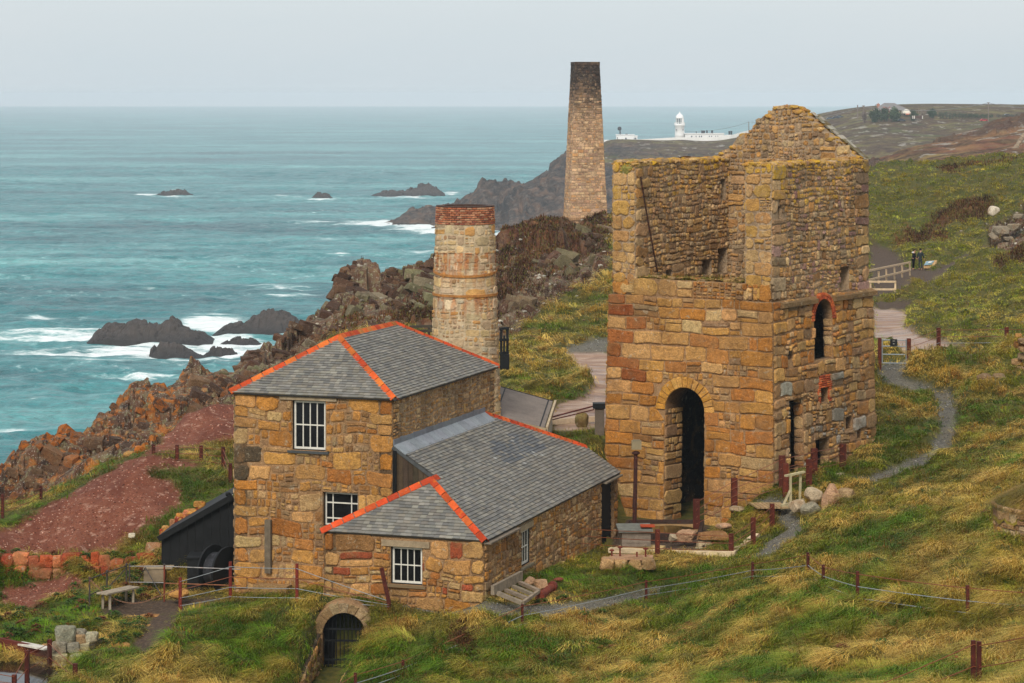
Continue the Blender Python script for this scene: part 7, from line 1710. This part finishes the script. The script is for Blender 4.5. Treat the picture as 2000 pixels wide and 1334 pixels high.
def fog_house():
    D = 1585.0; s = D/F; g = thing('fog_signal_house', 'small white fog signal house with a black horn on its roof', 'building', P(1224, 276, D))
    m = MB(); m.box(*hx(1204, 1239, 263.8, 276, D, 9), WH); m.box(*hx(1203, 1240, 262.8, 264, D-.3, 9.6), WH); m.box(*hx(1239.2, 1245, 266, 276, D+.5, 8), WH); m.box(*hx(1238.8, 1245.8, 265, 266.2, D+.3, 8.5), WH); m.build('wall', LW, g)
    for u, w, v0_, v1_ in ((1206, .7, 268, 273.5), (1222.5, 1.5, 269, 275), (1239.5-.8, .6, 269, 275), (1241.5, 1.2, 269, 275)): m = MB(); m.box(*hx(u-w, u+w, v0_, v1_, D-.2, .3), srgb(84,92,100)); m.build('window', FARM, g)
    m = MB(); c = P(1210, 251, D+3); m.tube([P(1211.3, 264, D+3), P(1210.8, 253, D+3)], .38, 8, (.05, .05, .055)); m.lathe(c-Vector((0, 0, 1.1)), [(.3, -.2), (1.1, .2), (1.3, 1.0), (1.1, 1.8), (.4, 2.3)], 14, (.05, .05, .055)); m.tube([P(1211, 256, D+3), P(1206.8, 263.5, D+3)], .06, 4, (.1, .1, .1)); m.tube([P(1211, 256, D+3), P(1215.5, 263.5, D+3)], .06, 4, (.1, .1, .1)); m.build('horn', FARM, g)
    m = MB(); m.box(*hx(1221.5, 1226, 261.2, 263, D+3, 1.5), (.06, .06, .065)); m.build('vent', FARM, g)
fog_house()
def boundary():
    m = MB(); pts = [(1180,276.5,1577),(1190,276.8,1577),(1255,275.5,1577),(1320,271.8,1578),(1368,271.5,1578),(1400,270.5,1575),(1425,268.5,1570),(1445,262.5,1560),(1465,257.5,1550),(1482,254,1540)]
    for (ua, va, Da), (ub, vb, Db) in zip(pts[:-1], pts[1:]):
        n = max(1, int((ub-ua)/6))
        for k in range(n):
            a = P(ua+(ub-ua)*k/n, va+(vb-va)*k/n, Da+(Db-Da)*k/n); b = P(ua+(ub-ua)*(k+1)/n, va+(vb-va)*(k+1)/n, Da+(Db-Da)*(k+1)/n); h = 1.9
            m.hexa([a+Vector((0, 0, -3)), b+Vector((0, 0, -3)), b+Vector((0, .5, -3)), a+Vector((0, .5, -3)), a+Vector((0, 0, h*.6)), b+Vector((0, 0, h*.6)), b+Vector((0, .5, h*.6)), a+Vector((0, .5, h*.6))], (.80, .79, .75))
    tag(m.build('boundary_wall', LW), 'long whitewashed boundary wall climbing away from the lighthouse', 'wall')
boundary()
def pole(u, v0, v1, D, label, arm=True, r=.26):
    m = MB(); m.tube([P(u, v1, D)-Vector((0, 0, 2)), P(u, v0, D)], r, 6, srgb(126,110,100)); s = D/F
    if arm: m.beam(P(u-2.6, v0+1.2, D), P(u+2.6, v0+1.2, D), .22, .25, srgb(120,108,100)); [m.tube([P(u+k, v0+1.2, D), P(u+k, v0-.3, D)], .13, 5, srgb(110,104,100)) for k in (-2.4, 0, 2.4)]
    tag(m.build('utility_pole', FARM), label, 'pole', 'poles on the skyline')
pole(1930.5, 200, 232, 1270, 'utility pole with crossarm standing alone far right on the skyline'); pole(1686.5, 206, 234, 1300, 'utility pole with crossarm left of the skyline house'); pole(1675, 205, 226, 1310, 'plain pole left of the crossarm pole by the skyline house', False); pole(1462.5, 238, 259, 1545, 'plain pole on the whitewashed wall by the lighthouse', False, .22)
pole(1794, 208, 222, 1340, 'thin faint pole among the trees right of the skyline house', False, .16)
for a, b, sg, lb in (((1930.5,201,1270),(1686.5,208,1300),3.0,'overhead wire between the two crossarm poles'),((1930.5,201,1270),(2100,206,1260),2.0,'overhead wire running off to the right from the lone pole'),((1462.5,238.5,1545),(1337,256,1590),2.0,'overhead wire dropping to the lighthouse'),((1462.5,238.5,1545),(1686,208,1300),3.5,'overhead wire passing behind the broken gable')):
    m = MB(); m.tube(catenary(P(*a), P(*b), sg, 14), .10, 4, srgb(130,132,134)); tag(m.build('overhead_wire', WIRE), lb, 'wire')
def skyline_house():
    D = 1320.0; g = thing('skyline_house', 'large hipped roof house among dark trees on the skyline', 'house', P(1740, 226, D)); sl = srgb(122,118,116)
    m = MB(); m.box(*hx(1710, 1765, 213, 232, D, 12), srgb(176,150,134)); m.build('wall', FARM, g)
    m = MB(); e = [P(1706, 214.5, D-1), P(1777, 215, D-1), P(1777, 215, D+14), P(1706, 214.5, D+14)]; r0, r1 = P(1727, 201, D+6), P(1747, 201.3, D+6)
    m.add(e+[r0, r1], [(0, 1, 5, 4), (1, 2, 5), (2, 3, 4, 5), (3, 0, 4), (3, 2, 1, 0)], sl); rf = m.build('roof', FARM, g)
    m = MB(); m.box(*hx(1713, 1718.5, 203, 213, D+3, 2), srgb(168,112,88)); m.box(*hx(1714.8, 1716, 201.2, 203.2, D+3.4, .6), srgb(170,100,76)); m.build('chimney', FARM, rf)
    for u in (1715, 1727, 1738): m = MB(); m.prism([P(u-3, 216, D-1.5), P(u+3, 216, D-1.5), P(u, 208, D-1.5)], (0, 4, 0), srgb(160,110,100)); m.box(*hx(u-1.6, u+1.6, 211, 216, D-1.7, .2), srgb(190,186,180)); m.build('gable', FARM, rf)
    m = MB(); m.prism([P(1764, 221.5, D-6), P(1777, 221.5, D-6), P(1777, 216, D-6), P(1772, 213.5, D-6), P(1764, 216.5, D-6)], (0, 6, 0), srgb(226,220,206)); m.build('annexe', LW, g)
    m = MB(); m.prism([P(1770, 224, D-9), P(1779, 224, D-9), P(1779, 219, D-9), P(1776, 218, D-9), P(1770, 220.5, D-9)], (0, 3, 0), srgb(226,214,200)); m.box(*hx(1769.5, 1779, 222, 224.2, D-9.4, .4), srgb(190,104,70)); m.build('porch', LW, g)
skyline_house()
def tree(u, v0, v1, hw, D, label, col, n=900, seed=1, cat='tree', flat=1.0):
    s = D/F; base = P(u, v1+1, D); base.z = hz(u, D)-.2; v1 = V0+(EYE-base.z)/s; v0 = min(v0, v1-5); g = thing('round_tree' if cat == 'tree' else 'hedge_shrub', label, cat, base, 'trees on the skyline'); r_ = np.random.default_rng(seed)
    H = (v1-v0)*s; W = hw*s; m = MB()
    m.tube([base-Vector((0, 0, 2)), base+Vector((.1, 0, H*.5)), base+Vector((0, 0, H*.8))], [.35, .22, .08], 7, srgb(90,76,64))
    for k in range(4): a = k*1.6; m.tube([base+Vector((0, 0, H*.35)), base+Vector((W*.6*math.cos(a), W*.5*math.sin(a), H*.65))], [.15, .05], 5, srgb(90,76,64))
    m.build('trunk', WOODG, g)
    cl = r_.normal(0, 1, (26, 3)); cl /= np.linalg.norm(cl, axis=1)[:, None]; cl *= r_.uniform(.35, .85, (26, 1)); k = r_.integers(0, 26, n); n = int(n*1.5); k = r_.integers(0, 26, n); p = cl[k]+r_.normal(0, .17, (n, 3)); p = p*np.array([W, W*.8, H*.5])+np.array([0, 0, H*.52])
    p = p[p[:, 2] > .02*H]; m = MB()
    sz = min(W, H)*.125
    for q in p:
        a, b = Vector(r_.normal(0, 1, 3)).normalized(), Vector(r_.normal(0, 1, 3)).normalized(); o = base+Vector(q); m.add([o-a*sz, o+b*sz*.7, o+a*sz, o-b*sz*.7], [(0, 1, 2, 3)], jit(col, .28))
    m.build('crown', LEAFC, g)
LEAFC = mat('leaf', None, .8, vary=None, bump=None, spec=.2)
DG = srgb(64,78,50); BG = srgb(104,84,72)
for i, (u, v0, v1, hw, D, lb, c, n) in enumerate(((1709,209,229,14,1290,'dark bushy tree at the left foot of the skyline house',DG,1100),(1728,211,229,12,1288,'dark tree directly before the skyline house wall',DG,1000),(1748,211,229,15,1286,'broad dark tree before the right half of the skyline house',srgb(72,88,56),1100),(1785,214,229,9,1285,'dark round tree just right of the white annexe',DG,800),(1820,212,227,9.5,1300,'round green tree standing apart right of the skyline house',srgb(58,76,46),900),
   (1688,214,229,7,1292,'bare reddish bush by the crossarm pole',BG,420),(1730,209,218,9,1312,'reddish bare shrub close against the skyline house wall',srgb(140,92,80),380),(1802,218,228,7,1310,'pale bare bush left of the lone round tree',srgb(132,118,102),300))): tree(u, v0, v1, hw, D, lb, c, n, 300+i)
for i in range(17):
    u = 1836+i*6.2; h = 11-0.42*i; tree(u, 227.5-h, 229.5, 5.4, 1296, 'clipped dark hedge shrub in the long row on the skyline', srgb(66,82,54), 220, 400+i, 'hedge')
for o in [o for o in bpy.data.objects if o.name.startswith('hedge_shrub')]: o['group'] = 'row of hedge shrubs on the skyline'
for i in range(6): tree(1950+i*9, 222.5, 230, 5.5, 1296, 'low scrubby bush on the bare skyline beyond the lone pole', srgb(84,82,62), 160, 450+i, 'bush')
for o in [o for o in bpy.data.objects if o.name.startswith('hedge_shrub') and o['category'] == 'bush']: o['group'] = 'low bushes beyond the lone pole'; o.name = 'scrub_bush'
def car(u, v, D, col, label):
    s = D/F; b = P(u, v, D); b.z = hz(u, D); g = thing('parked_car', label, 'car', b, 'cars parked along the skyline road'); L = 4.2; pr = [(-.5, .35), (.5, .35), (.5, .75), (.30, .85), (.16, 1.35), (-.25, 1.38), (-.40, .95), (-.5, .85)]
    m = MB(); m.prism([b+Vector((x*L, -.8, z)) for x, z in pr], (0, 1.65, 0), col); bd = m.build('body', mat('car_paint', None, .3, vary=None, bump=None, spec=.5), g)
    m = MB(); m.prism([b+Vector((x*L, -.83, z)) for x, z in ((.26, .88), (.14, 1.28), (-.23, 1.3), (-.34, .92))], (0, 1.72, 0), (.03, .035, .04)); m.build('window', FARM, g)
    for x in (-.3, .3):
        for y in (-.75, .75): m = MB(); m.tube([b+Vector((x*L, y-.1, .33)), b+Vector((x*L, y+.1, .33))], .33, 12, (.02, .02, .02)); m.build('wheel', FARM, g)
car(1761, 231, 1285, srgb(60,66,76), 'dark blue car parked below the skyline house'); car(1922, 229, 1275, srgb(190,40,44), 'red car parked left of the lone utility pole'); car(1968, 224.5, 1300, srgb(110,116,128), 'grey car far right on the skyline road')
car(1621, 232.5, 1395, srgb(90,98,110), 'grey car just right of the broken gable on the skyline'); car(1633, 232, 1392, srgb(64,70,80), 'dark car right of the grey one above the slate remnant'); car(1640, 232, 1394, srgb(90,96,104), 'third car of the three by the broken gable, nearest the skyline house')
m = MB(); D = 1270.0; m.box(*hx(1782, 1801, 226, 231.5, D, 4), srgb(86,64,56)); 
for u in (1783, 1802, 1786): m.box(*hx(u-.7, u+.7, 226, 232, D-.5, .5), srgb(220,214,204))
tag(m.build('timber_garage', FARM), 'low brown shed with white posts below the skyline trees', 'shed')
m = MB(); pts = [(1962,309,520),(1975,296,530),(1985,287,540),(1998,265,560),(2030,240,580)]
for a, b in zip(pts[:-1], pts[1:]):
    for k in range(6): p, q = P(*a).lerp(P(*b), k/6), P(*a).lerp(P(*b), (k+1)/6); m.rock(p.lerp(q, .5), (.7, .5, .45), k+int(a[0]), jit(srgb(150,132,110), .15), planes=8, rot=k, block=True)
tag(m.build('field_wall', RUBST), 'pale dry stone field wall climbing the bracken hill at the right edge', 'wall')
# ================================================================ grass, heather, plants, pebbles (uncountable: one mesh each)
def blades(name, pos, dirx, diry, L, W, upk, col, matn, droop=0.12):
    """one mesh of bent blades: arrays of root position, lean direction, length, width, upright share, colour"""
    n = len(L); d = np.stack([dirx, diry, np.zeros(n)], -1); up = np.array([0, 0, 1.0])
    side = np.stack([-diry, dirx, np.zeros(n)], -1)
    mid = pos+(L*0.52)[:, None]*(up*upk[:, None]+d*(1-upk)[:, None]*1.05)
    tip = mid+(L*0.5)[:, None]*(d*0.95+up*(upk*0.7-droop-0.35)[:, None])
    v = np.stack([pos-side*W[:, None], pos+side*W[:, None], mid-side*(W*0.8)[:, None], mid+side*(W*0.8)[:, None], tip], 1).reshape(-1, 3)
    base = np.arange(n)*5
    loops = np.stack([base, base+1, base+3, base+2, base+2, base+3, base+4], -1).ravel()
    tot = np.tile([4, 3], n); st = np.concatenate([[0], np.cumsum(tot)[:-1]])
    me = bpy.data.meshes.new(name); me.vertices.add(n*5); me.vertices.foreach_set('co', v.astype(np.float32).ravel())
    me.loops.add(len(loops)); me.loops.foreach_set('vertex_index', loops.astype(np.int32))
    me.polygons.add(2*n); me.polygons.foreach_set('loop_start', st.astype(np.int32)); me.polygons.foreach_set('loop_total', tot.astype(np.int32))
    me.update(calc_edges=True)
    at = me.attributes.new('Col', 'FLOAT_COLOR', 'POINT'); c = np.ones((n, 5, 4), np.float32); c[:, :, :3] = col[:, None, :]; at.data.foreach_set('color', c.ravel())
    me.materials.append(matn); o = bpy.data.objects.new(name, me); COL.objects.link(o); return o
def leaf_mat(name):
    m, nt, b = nodes(name); g = NG(nt); b.inputs['Roughness'].default_value = .7; b.inputs['Specular IOR Level'].default_value = .2
    g.link(g.attr('Col'), b.inputs['Base Color']); return m
LEAFM = leaf_mat('blade')
gv = V0+(EYE-GZ)/D_*F
run = np.minimum.accumulate(gv, axis=0); vis = gv <= run+10
dv = np.clip(np.vstack([gv[:-1]-gv[1:], gv[-1:]*0]), 0, 6)+0.05
scr = ((U_ > -320) & (U_ < 2480) & (gv < 1560) & (gv > 280) & vis)*np.where((U_ > -70) & (U_ < 2070) & (gv < 1400), 1.0, .3)*np.where(U_ > 2062, 9/3.4, np.where(U_ < -62, 12/3.4, 1.0))
ah, wh_ = HS.inv((U_-CU)/F*D_, D_); ae, we_ = EH.inv((U_-CU)/F*D_, D_)
free = ~(((ah > -.1) & (ah < 10.5) & (wh_ > -5.9) & (wh_ < .1)) | ((ah > -2.1) & (ah < 13.5) & (wh_ > -1.8) & (wh_ < 4.0)) | ((ae > -.05) & (ae < EHL+.1) & (we_ > -EHW-.1) & (we_ < .1)) | ((ae > -5.9) & (ae < .3) & (we_ < -1.0) & (we_ > -6.8)) | (GZ < 51.75))
def sample(weight, n, rng):
    p = (weight/weight.sum()).ravel(); idx = rng.choice(p.size, size=n, p=p); i, j = np.unravel_index(idx, U_.shape)
    fi = rng.random(n); fj = rng.random(n); i2 = np.minimum(i+1, U_.shape[0]-1); j2 = np.minimum(j+1, U_.shape[1]-1)
    u = us[j]*(1-fj)+us[j2]*fj; D = Ds[i]*(1-fi)+Ds[i2]*fi
    z = (GZ[i, j]*(1-fj)+GZ[i, j2]*fj)*(1-fi)+(GZ[i2, j]*(1-fj)+GZ[i2, j2]*fj)*fi
    gx = (GZ[i, j2]-GZ[i, j]); return u, D, np.stack([(u-CU)/F*D, D, z], -1), i, j
def flow(X, Y):
    a = 3.75+1.1*fbm(X*.16, Y*.16, 3, 201)+1.0*fbm(X*.55, Y*.55, 3, 202)      # wind combs the grass towards the lower left
    return a
rng = np.random.default_rng(42)
def lerp3(a, b, t): return a*(1-t)[:, None]+b*t[:, None]
C_ = lambda *c: np.array(srgb(*c))
def make_grass(NT=94000, K=8):
    wgt = dv*MK['grass']*scr*free*np.where(D_ < 100, 1.0, 0.85)
    u, D, p, i, j = sample(wgt, NT, rng); X, Y = p[:, 0], p[:, 1]
    ts, tx, ty, tid = tussock(X, Y, D); tl = np.sqrt(tx*tx+ty*ty)+1e-6
    a0 = flow(X, Y); a = np.arctan2(np.sin(a0)*.8+ty/tl*np.clip(tl*2.0, 0, 1), np.cos(a0)*.8+tx/tl*np.clip(tl*2.0, 0, 1)); q1 = fbm(X*.33, Y*.33, 3, 211); q2 = fbm(X*1.1, Y*1.1, 3, 212); q3 = rng.random(NT)
    green = np.clip(.5+1.5*q1+.5*q2+.35*(q3-.5)+.12+.7*(tid-.5), 0, 1); fr_ = np.clip((D-112)/40, 0, 1)*(u > 1500); straw = np.clip(.12-1.3*q1+.9*q2+.5*(q3-.5)+.9*(ts-.35)-.6*(tid-.5), 0, 1)*(1-.55*fr_); green = np.clip(green+.18*fr_, 0, 1)
    col = lerp3(np.tile(C_(162,154,34), (NT, 1)), np.tile(C_(96,130,8), (NT, 1)), green)
    col = lerp3(col, np.tile(C_(214,178,92), (NT, 1)), np.clip(straw*1.15, 0, 1)*.95)
    rust = (rng.random(NT) < .07+.22*np.clip(fbm(X*.5, Y*.5, 2, 213), 0, 1)); col[rust] = lerp3(col[rust], np.tile(C_(150,86,36), (rust.sum(), 1)), np.full(rust.sum(), .75))
    hl = fr_*.6*np.clip(.7+.8*q1, 0, 1); col = lerp3(col, np.tile(C_(170,166,50), (NT, 1)), hl)
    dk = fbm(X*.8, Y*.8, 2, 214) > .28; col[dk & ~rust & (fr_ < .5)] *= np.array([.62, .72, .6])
    far = np.clip((D-95)/110, 0, 1); yard_k = (u > 985) & (u < 1200) & (D > 100)
    sz = (.24+.14*rng.random(NT)+.30*ts)*(1+far*.7); sz = np.where(D < 80, sz*1.15, sz)
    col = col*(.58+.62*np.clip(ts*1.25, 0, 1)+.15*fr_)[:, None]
    short = (MK['gravel'][i, j]+MK['dirt'][i, j]+MK['yard'][i, j]) > .1; sz = np.where(short, sz*.5, sz)*(1-.4*fr_)
    r = lambda x: np.repeat(x, K, axis=0)
    n = NT*K; spread = .10*(1+1.4*r(far)); an = r(a)+rng.normal(0, .38, n); L = r(sz)*rng.uniform(.65, 1.25, n)
    pos = r(p)+np.stack([rng.normal(0, 1, n)*spread, rng.normal(0, 1, n)*spread, -.03-.02*rng.random(n)], -1)
    W = (.0052+.0035*rng.random(n))*r(np.clip(D/76, .8, 3.6)); upk = np.clip(r(.50+.22*fbm(X*.7, Y*.7, 2, 219))+rng.normal(0, .13, n), .12, .92)
    c = r(col)*rng.uniform(.74, 1.26, (n, 1))*np.array([1.0, 1.0, .95]); c = np.clip(c*.97, .004, .9)
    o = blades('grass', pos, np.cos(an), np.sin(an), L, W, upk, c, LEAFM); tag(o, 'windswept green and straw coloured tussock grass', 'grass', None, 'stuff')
make_grass()
def bank_grass(n=9000):
    x, y, z, R0 = BANK; t = rng.random(n)**.5; a = rng.random(n)*2*math.pi; rr_ = t*(R0+.1)
    p = np.stack([x+rr_*np.cos(a), y+rr_*np.sin(a), z+.85*(1-t**1.6)-.05], -1); out = np.clip(t, 0, 1)
    an = np.where(t > .55, a+rng.normal(0, .5, n), flow(p[:, 0], p[:, 1])); q = fbm(p[:, 0]*1.3, p[:, 1]*1.3, 3, 31)
    c = lerp3(np.tile(C_(120,112,40), (n, 1)), np.tile(C_(190,148,78), (n, 1)), np.clip(.5+1.4*q, 0, 1))*rng.uniform(.6, 1.1, (n, 1))*.8
    o = blades('grass', p, np.cos(an), np.sin(an), rng.uniform(.25, .5, n), rng.uniform(.006, .009, n), np.clip(rng.normal(.35, .12, n), .1, .8), c, LEAFM, .25); tag(o, 'shaggy straw coloured grass hanging over the round wall', 'grass', None, 'stuff')
bank_grass()
def heather(n=60000):
    w = dv*np.clip(MK['heath']+.35*MK['rockm']*(fbm((U_-CU)/F*D_*.5, D_*.4, 3, 221) > .12)*(U_ > 600), 0, 1)*scr*free
    u, D, p, i, j = sample(w, n, rng); q = fbm(p[:, 0]*.4, p[:, 1]*.4, 3, 222); an = rng.random(n)*6.283
    c = lerp3(np.tile(C_(74,44,26), (n, 1)), np.tile(C_(128,80,46), (n, 1)), np.clip(.5+1.5*q+rng.normal(0, .2, n), 0, 1)); g = rng.random(n) < .22+.3*np.clip(q, 0, 1); c[g] = C_(112,108,40)
    k = np.clip(D/150, .6, 2)
    o = blades('heather', p, np.cos(an), np.sin(an), rng.uniform(.18, .42, n)*k, rng.uniform(.010, .02, n)*k, rng.uniform(.5, .95, n), c*.8*rng.uniform(.7, 1.3, (n, 1)), LEAFM); tag(o, 'dark brown winter heather and bracken on the crag tops', 'heather', None, 'stuff')
heather()
def leafy(n=26000, NC=420):
    """broad leaved plants growing in clumps on the bank under the dry stone wall and in the foreground"""
    w = dv*MK['grass']*scr*free*(((U_ < 330) & (gv > 1085) & (gv < 1260))*1.0+((U_ > 1050) & (gv > 1170) & (U_ < 1500))*.07+((U_ > 1400) & (gv > 600))*.02)
    u, D, p, i, j = sample(w, NC, rng); k = rng.integers(0, NC, n); rad_ = rng.uniform(.12, .3, NC)*np.clip(D/90, .8, 1.6); a = rng.random(n)*6.283; t = rng.random(n)**.5
    pos = p[k]+np.stack([np.cos(a)*t*rad_[k], np.sin(a)*t*rad_[k], (1-t**2)*rad_[k]*.8], -1)
    c = np.where((rng.random(NC) < .22)[:, None], C_(120,62,30), C_(66,96,24))[k]*rng.uniform(.55, 1.3, (n, 1))*.8
    o = blades('leafy_plants', pos, np.cos(a), np.sin(a), rng.uniform(.08, .16, n), rng.uniform(.02, .035, n), rng.uniform(.2, .7, n), c, LEAFM); tag(o, 'low clumps of dark green broad leaved plants in the grass', 'plants', None, 'stuff')
leafy()
def pebbles(name, label, weight, n, smin, smax, cols, seed):
    u, D, p, i, j = sample(weight, n, np.random.default_rng(seed)); r_ = np.random.default_rng(seed+1); m = MB(); vs0, fs = ICO[1]; v0 = np.array([tuple(v) for v in vs0]); nv = len(v0)
    s = r_.uniform(smin, smax, n)*np.clip(D/85, .8, 2.2); sh = r_.uniform(.6, 1.3, (n, 1, 3))*np.array([1, 1, .65]); v = v0[None]*(1+r_.uniform(-.22, .22, (n, nv, 1)))*s[:, None, None]*sh+p[:, None, :]
    f = (np.array(fs)[None]+(np.arange(n)*nv)[:, None, None]).reshape(-1, 3); ci = np.array(cols)[r_.integers(0, len(cols), n)]*r_.uniform(.7, 1.25, (n, 1)); c = np.repeat(ci, nv, axis=0)
    m.v = v.reshape(-1, 3); m.f = f.tolist(); m.c = c; m.mi = [0]*len(m.f)
    tag(m.build(name, RUBST), label, 'stones', None, 'stuff')
pebbles('pebbles', 'loose red stones scattered over the slag heap', dv*MK['slag']*scr*free, 2600, .012, .04, S((150,84,66),(120,66,52),(180,120,98),(206,166,146),(96,56,46)), 5)
pebbles('gravel', 'loose grey chippings on the gravel paths', dv*MK['gravel']*scr*free, 2200, .012, .03, S((140,140,134),(110,112,110),(176,172,160),(84,86,86)), 7)
pebbles('rubble', 'pale frost broken stones strewn over the crag and hillside', dv*(MK['rockm']*(U_ > 600)*(D_ > 118)+.03*MK['grass']*(U_ > 1700)*(D_ > 130)+.02*MK['grass']*(U_ < 1200)*(D_ > 118))*scr*free, 700, .03, .10, S((176,166,146),(150,140,122),(196,188,170),(130,112,92)), 9)

CRAG = stone_mat('crag_rock', .30, .3, srgb(70,54,42), .7, ((140,74,24),(182,104,36),(104,82,48)))
def crag_blocks(n=1000):
    """jointed blocks breaking out of the crags; they belong to the cliff and nobody could count them"""
    r_ = np.random.default_rng(77); w = dv*np.clip(MK['rockm']-.4, 0, 1)*scr*free*(D_ < 262)*(U_ < 1200)*(1-.75*MK['heath'])*np.clip(.35+1.6*fbm((U_-CU)/F*D_*.3, D_*.3, 3, 405), .05, 1)*np.where(U_ < 480, .22, .8)
    u, D, p, i, j = sample(w, n, r_); m = MB(); q = fbm(p[:, 0]*.25, p[:, 1]*.25, 3, 401); lk = lich[i, j]; q2 = fbm(p[:, 0]*.5, p[:, 1]*.5, 3, 402)
    for k in range(n):
        rr = random.Random(k); s = rr.choice((.07, .09, .12, .15, .20, .30))*rr.uniform(.8, 1.3)*float(np.clip(D[k]/115, .9, 1.9)); uu = u[k]
        if uu < 430: c = rr.choice(S((92,72,56),(108,82,60),(78,60,48),(118,90,66)))
        elif uu < 860: c = rr.choice(S((122,116,84),(106,98,70),(98,74,54),(84,60,46),(132,120,94))) if q2[k] > -.05 else rr.choice(S((92,66,50),(80,58,44),(108,80,58)))
        else: c = rr.choice(S((112,88,66),(122,102,78),(98,70,52),(110,100,72),(88,66,50)))
        a = 0.0
        if uu < 480: a = min(.9, max(0, lk[k]*.9+q[k]*1.6-.42+rr.uniform(-.3, .2)))
        tilt = .35+.5*float(q[k])
        m.block(p[k]-np.array([0, 0, s*.15]), (s*rr.uniform(.8, 1.7), s*rr.uniform(.7, 1.2), s*rr.uniform(.6, 1.2)), k, (*jit(c, .2, rr), a), (rr.uniform(-.25, .25), tilt+rr.uniform(-.25, .25), rr.uniform(-.5, .5)))
    tag(m.build('cliff', CRAG), 'jointed boulders and blocks breaking out of the cliff top crags', 'cliff', None, 'structure')
crag_blocks()

def ledge_grass(n=2600):
    """turf and moss on the ledge and wall head of the roofless engine house"""
    k = rng.random(n); a = np.where(k < .6, .28+rng.random(n)*1.3, .28+rng.random(n)*5.5); w = np.where(k < .6, -7.0+1.0*0+rng.random(n)*5.4+.45, -6.3+rng.random(n)*4.6)
    z = np.where(a < 1.45, 62.72, 62.5)+rng.normal(0, .03, n); m_ = fbm(w*1.2, a*1.2, 3, 77) > -.1; a, w, z = a[m_], w[m_], z[m_]; n = len(a)
    p = np.array([tuple(EH(float(x), float(y), float(q))) for x, y, q in zip(a, w, z)]); an = rng.random(n)*6.283
    c = lerp3(np.tile(C_(92,104,24), (n, 1)), np.tile(C_(150,118,58), (n, 1)), rng.random(n))*.9
    tag(blades('grass', p, np.cos(an), np.sin(an), rng.uniform(.12, .3, n), rng.uniform(.008, .014, n), rng.uniform(.3, .8, n), c, LEAFM), 'grass and moss growing on the ledge inside the engine house', 'grass', None, 'stuff')
ledge_grass()
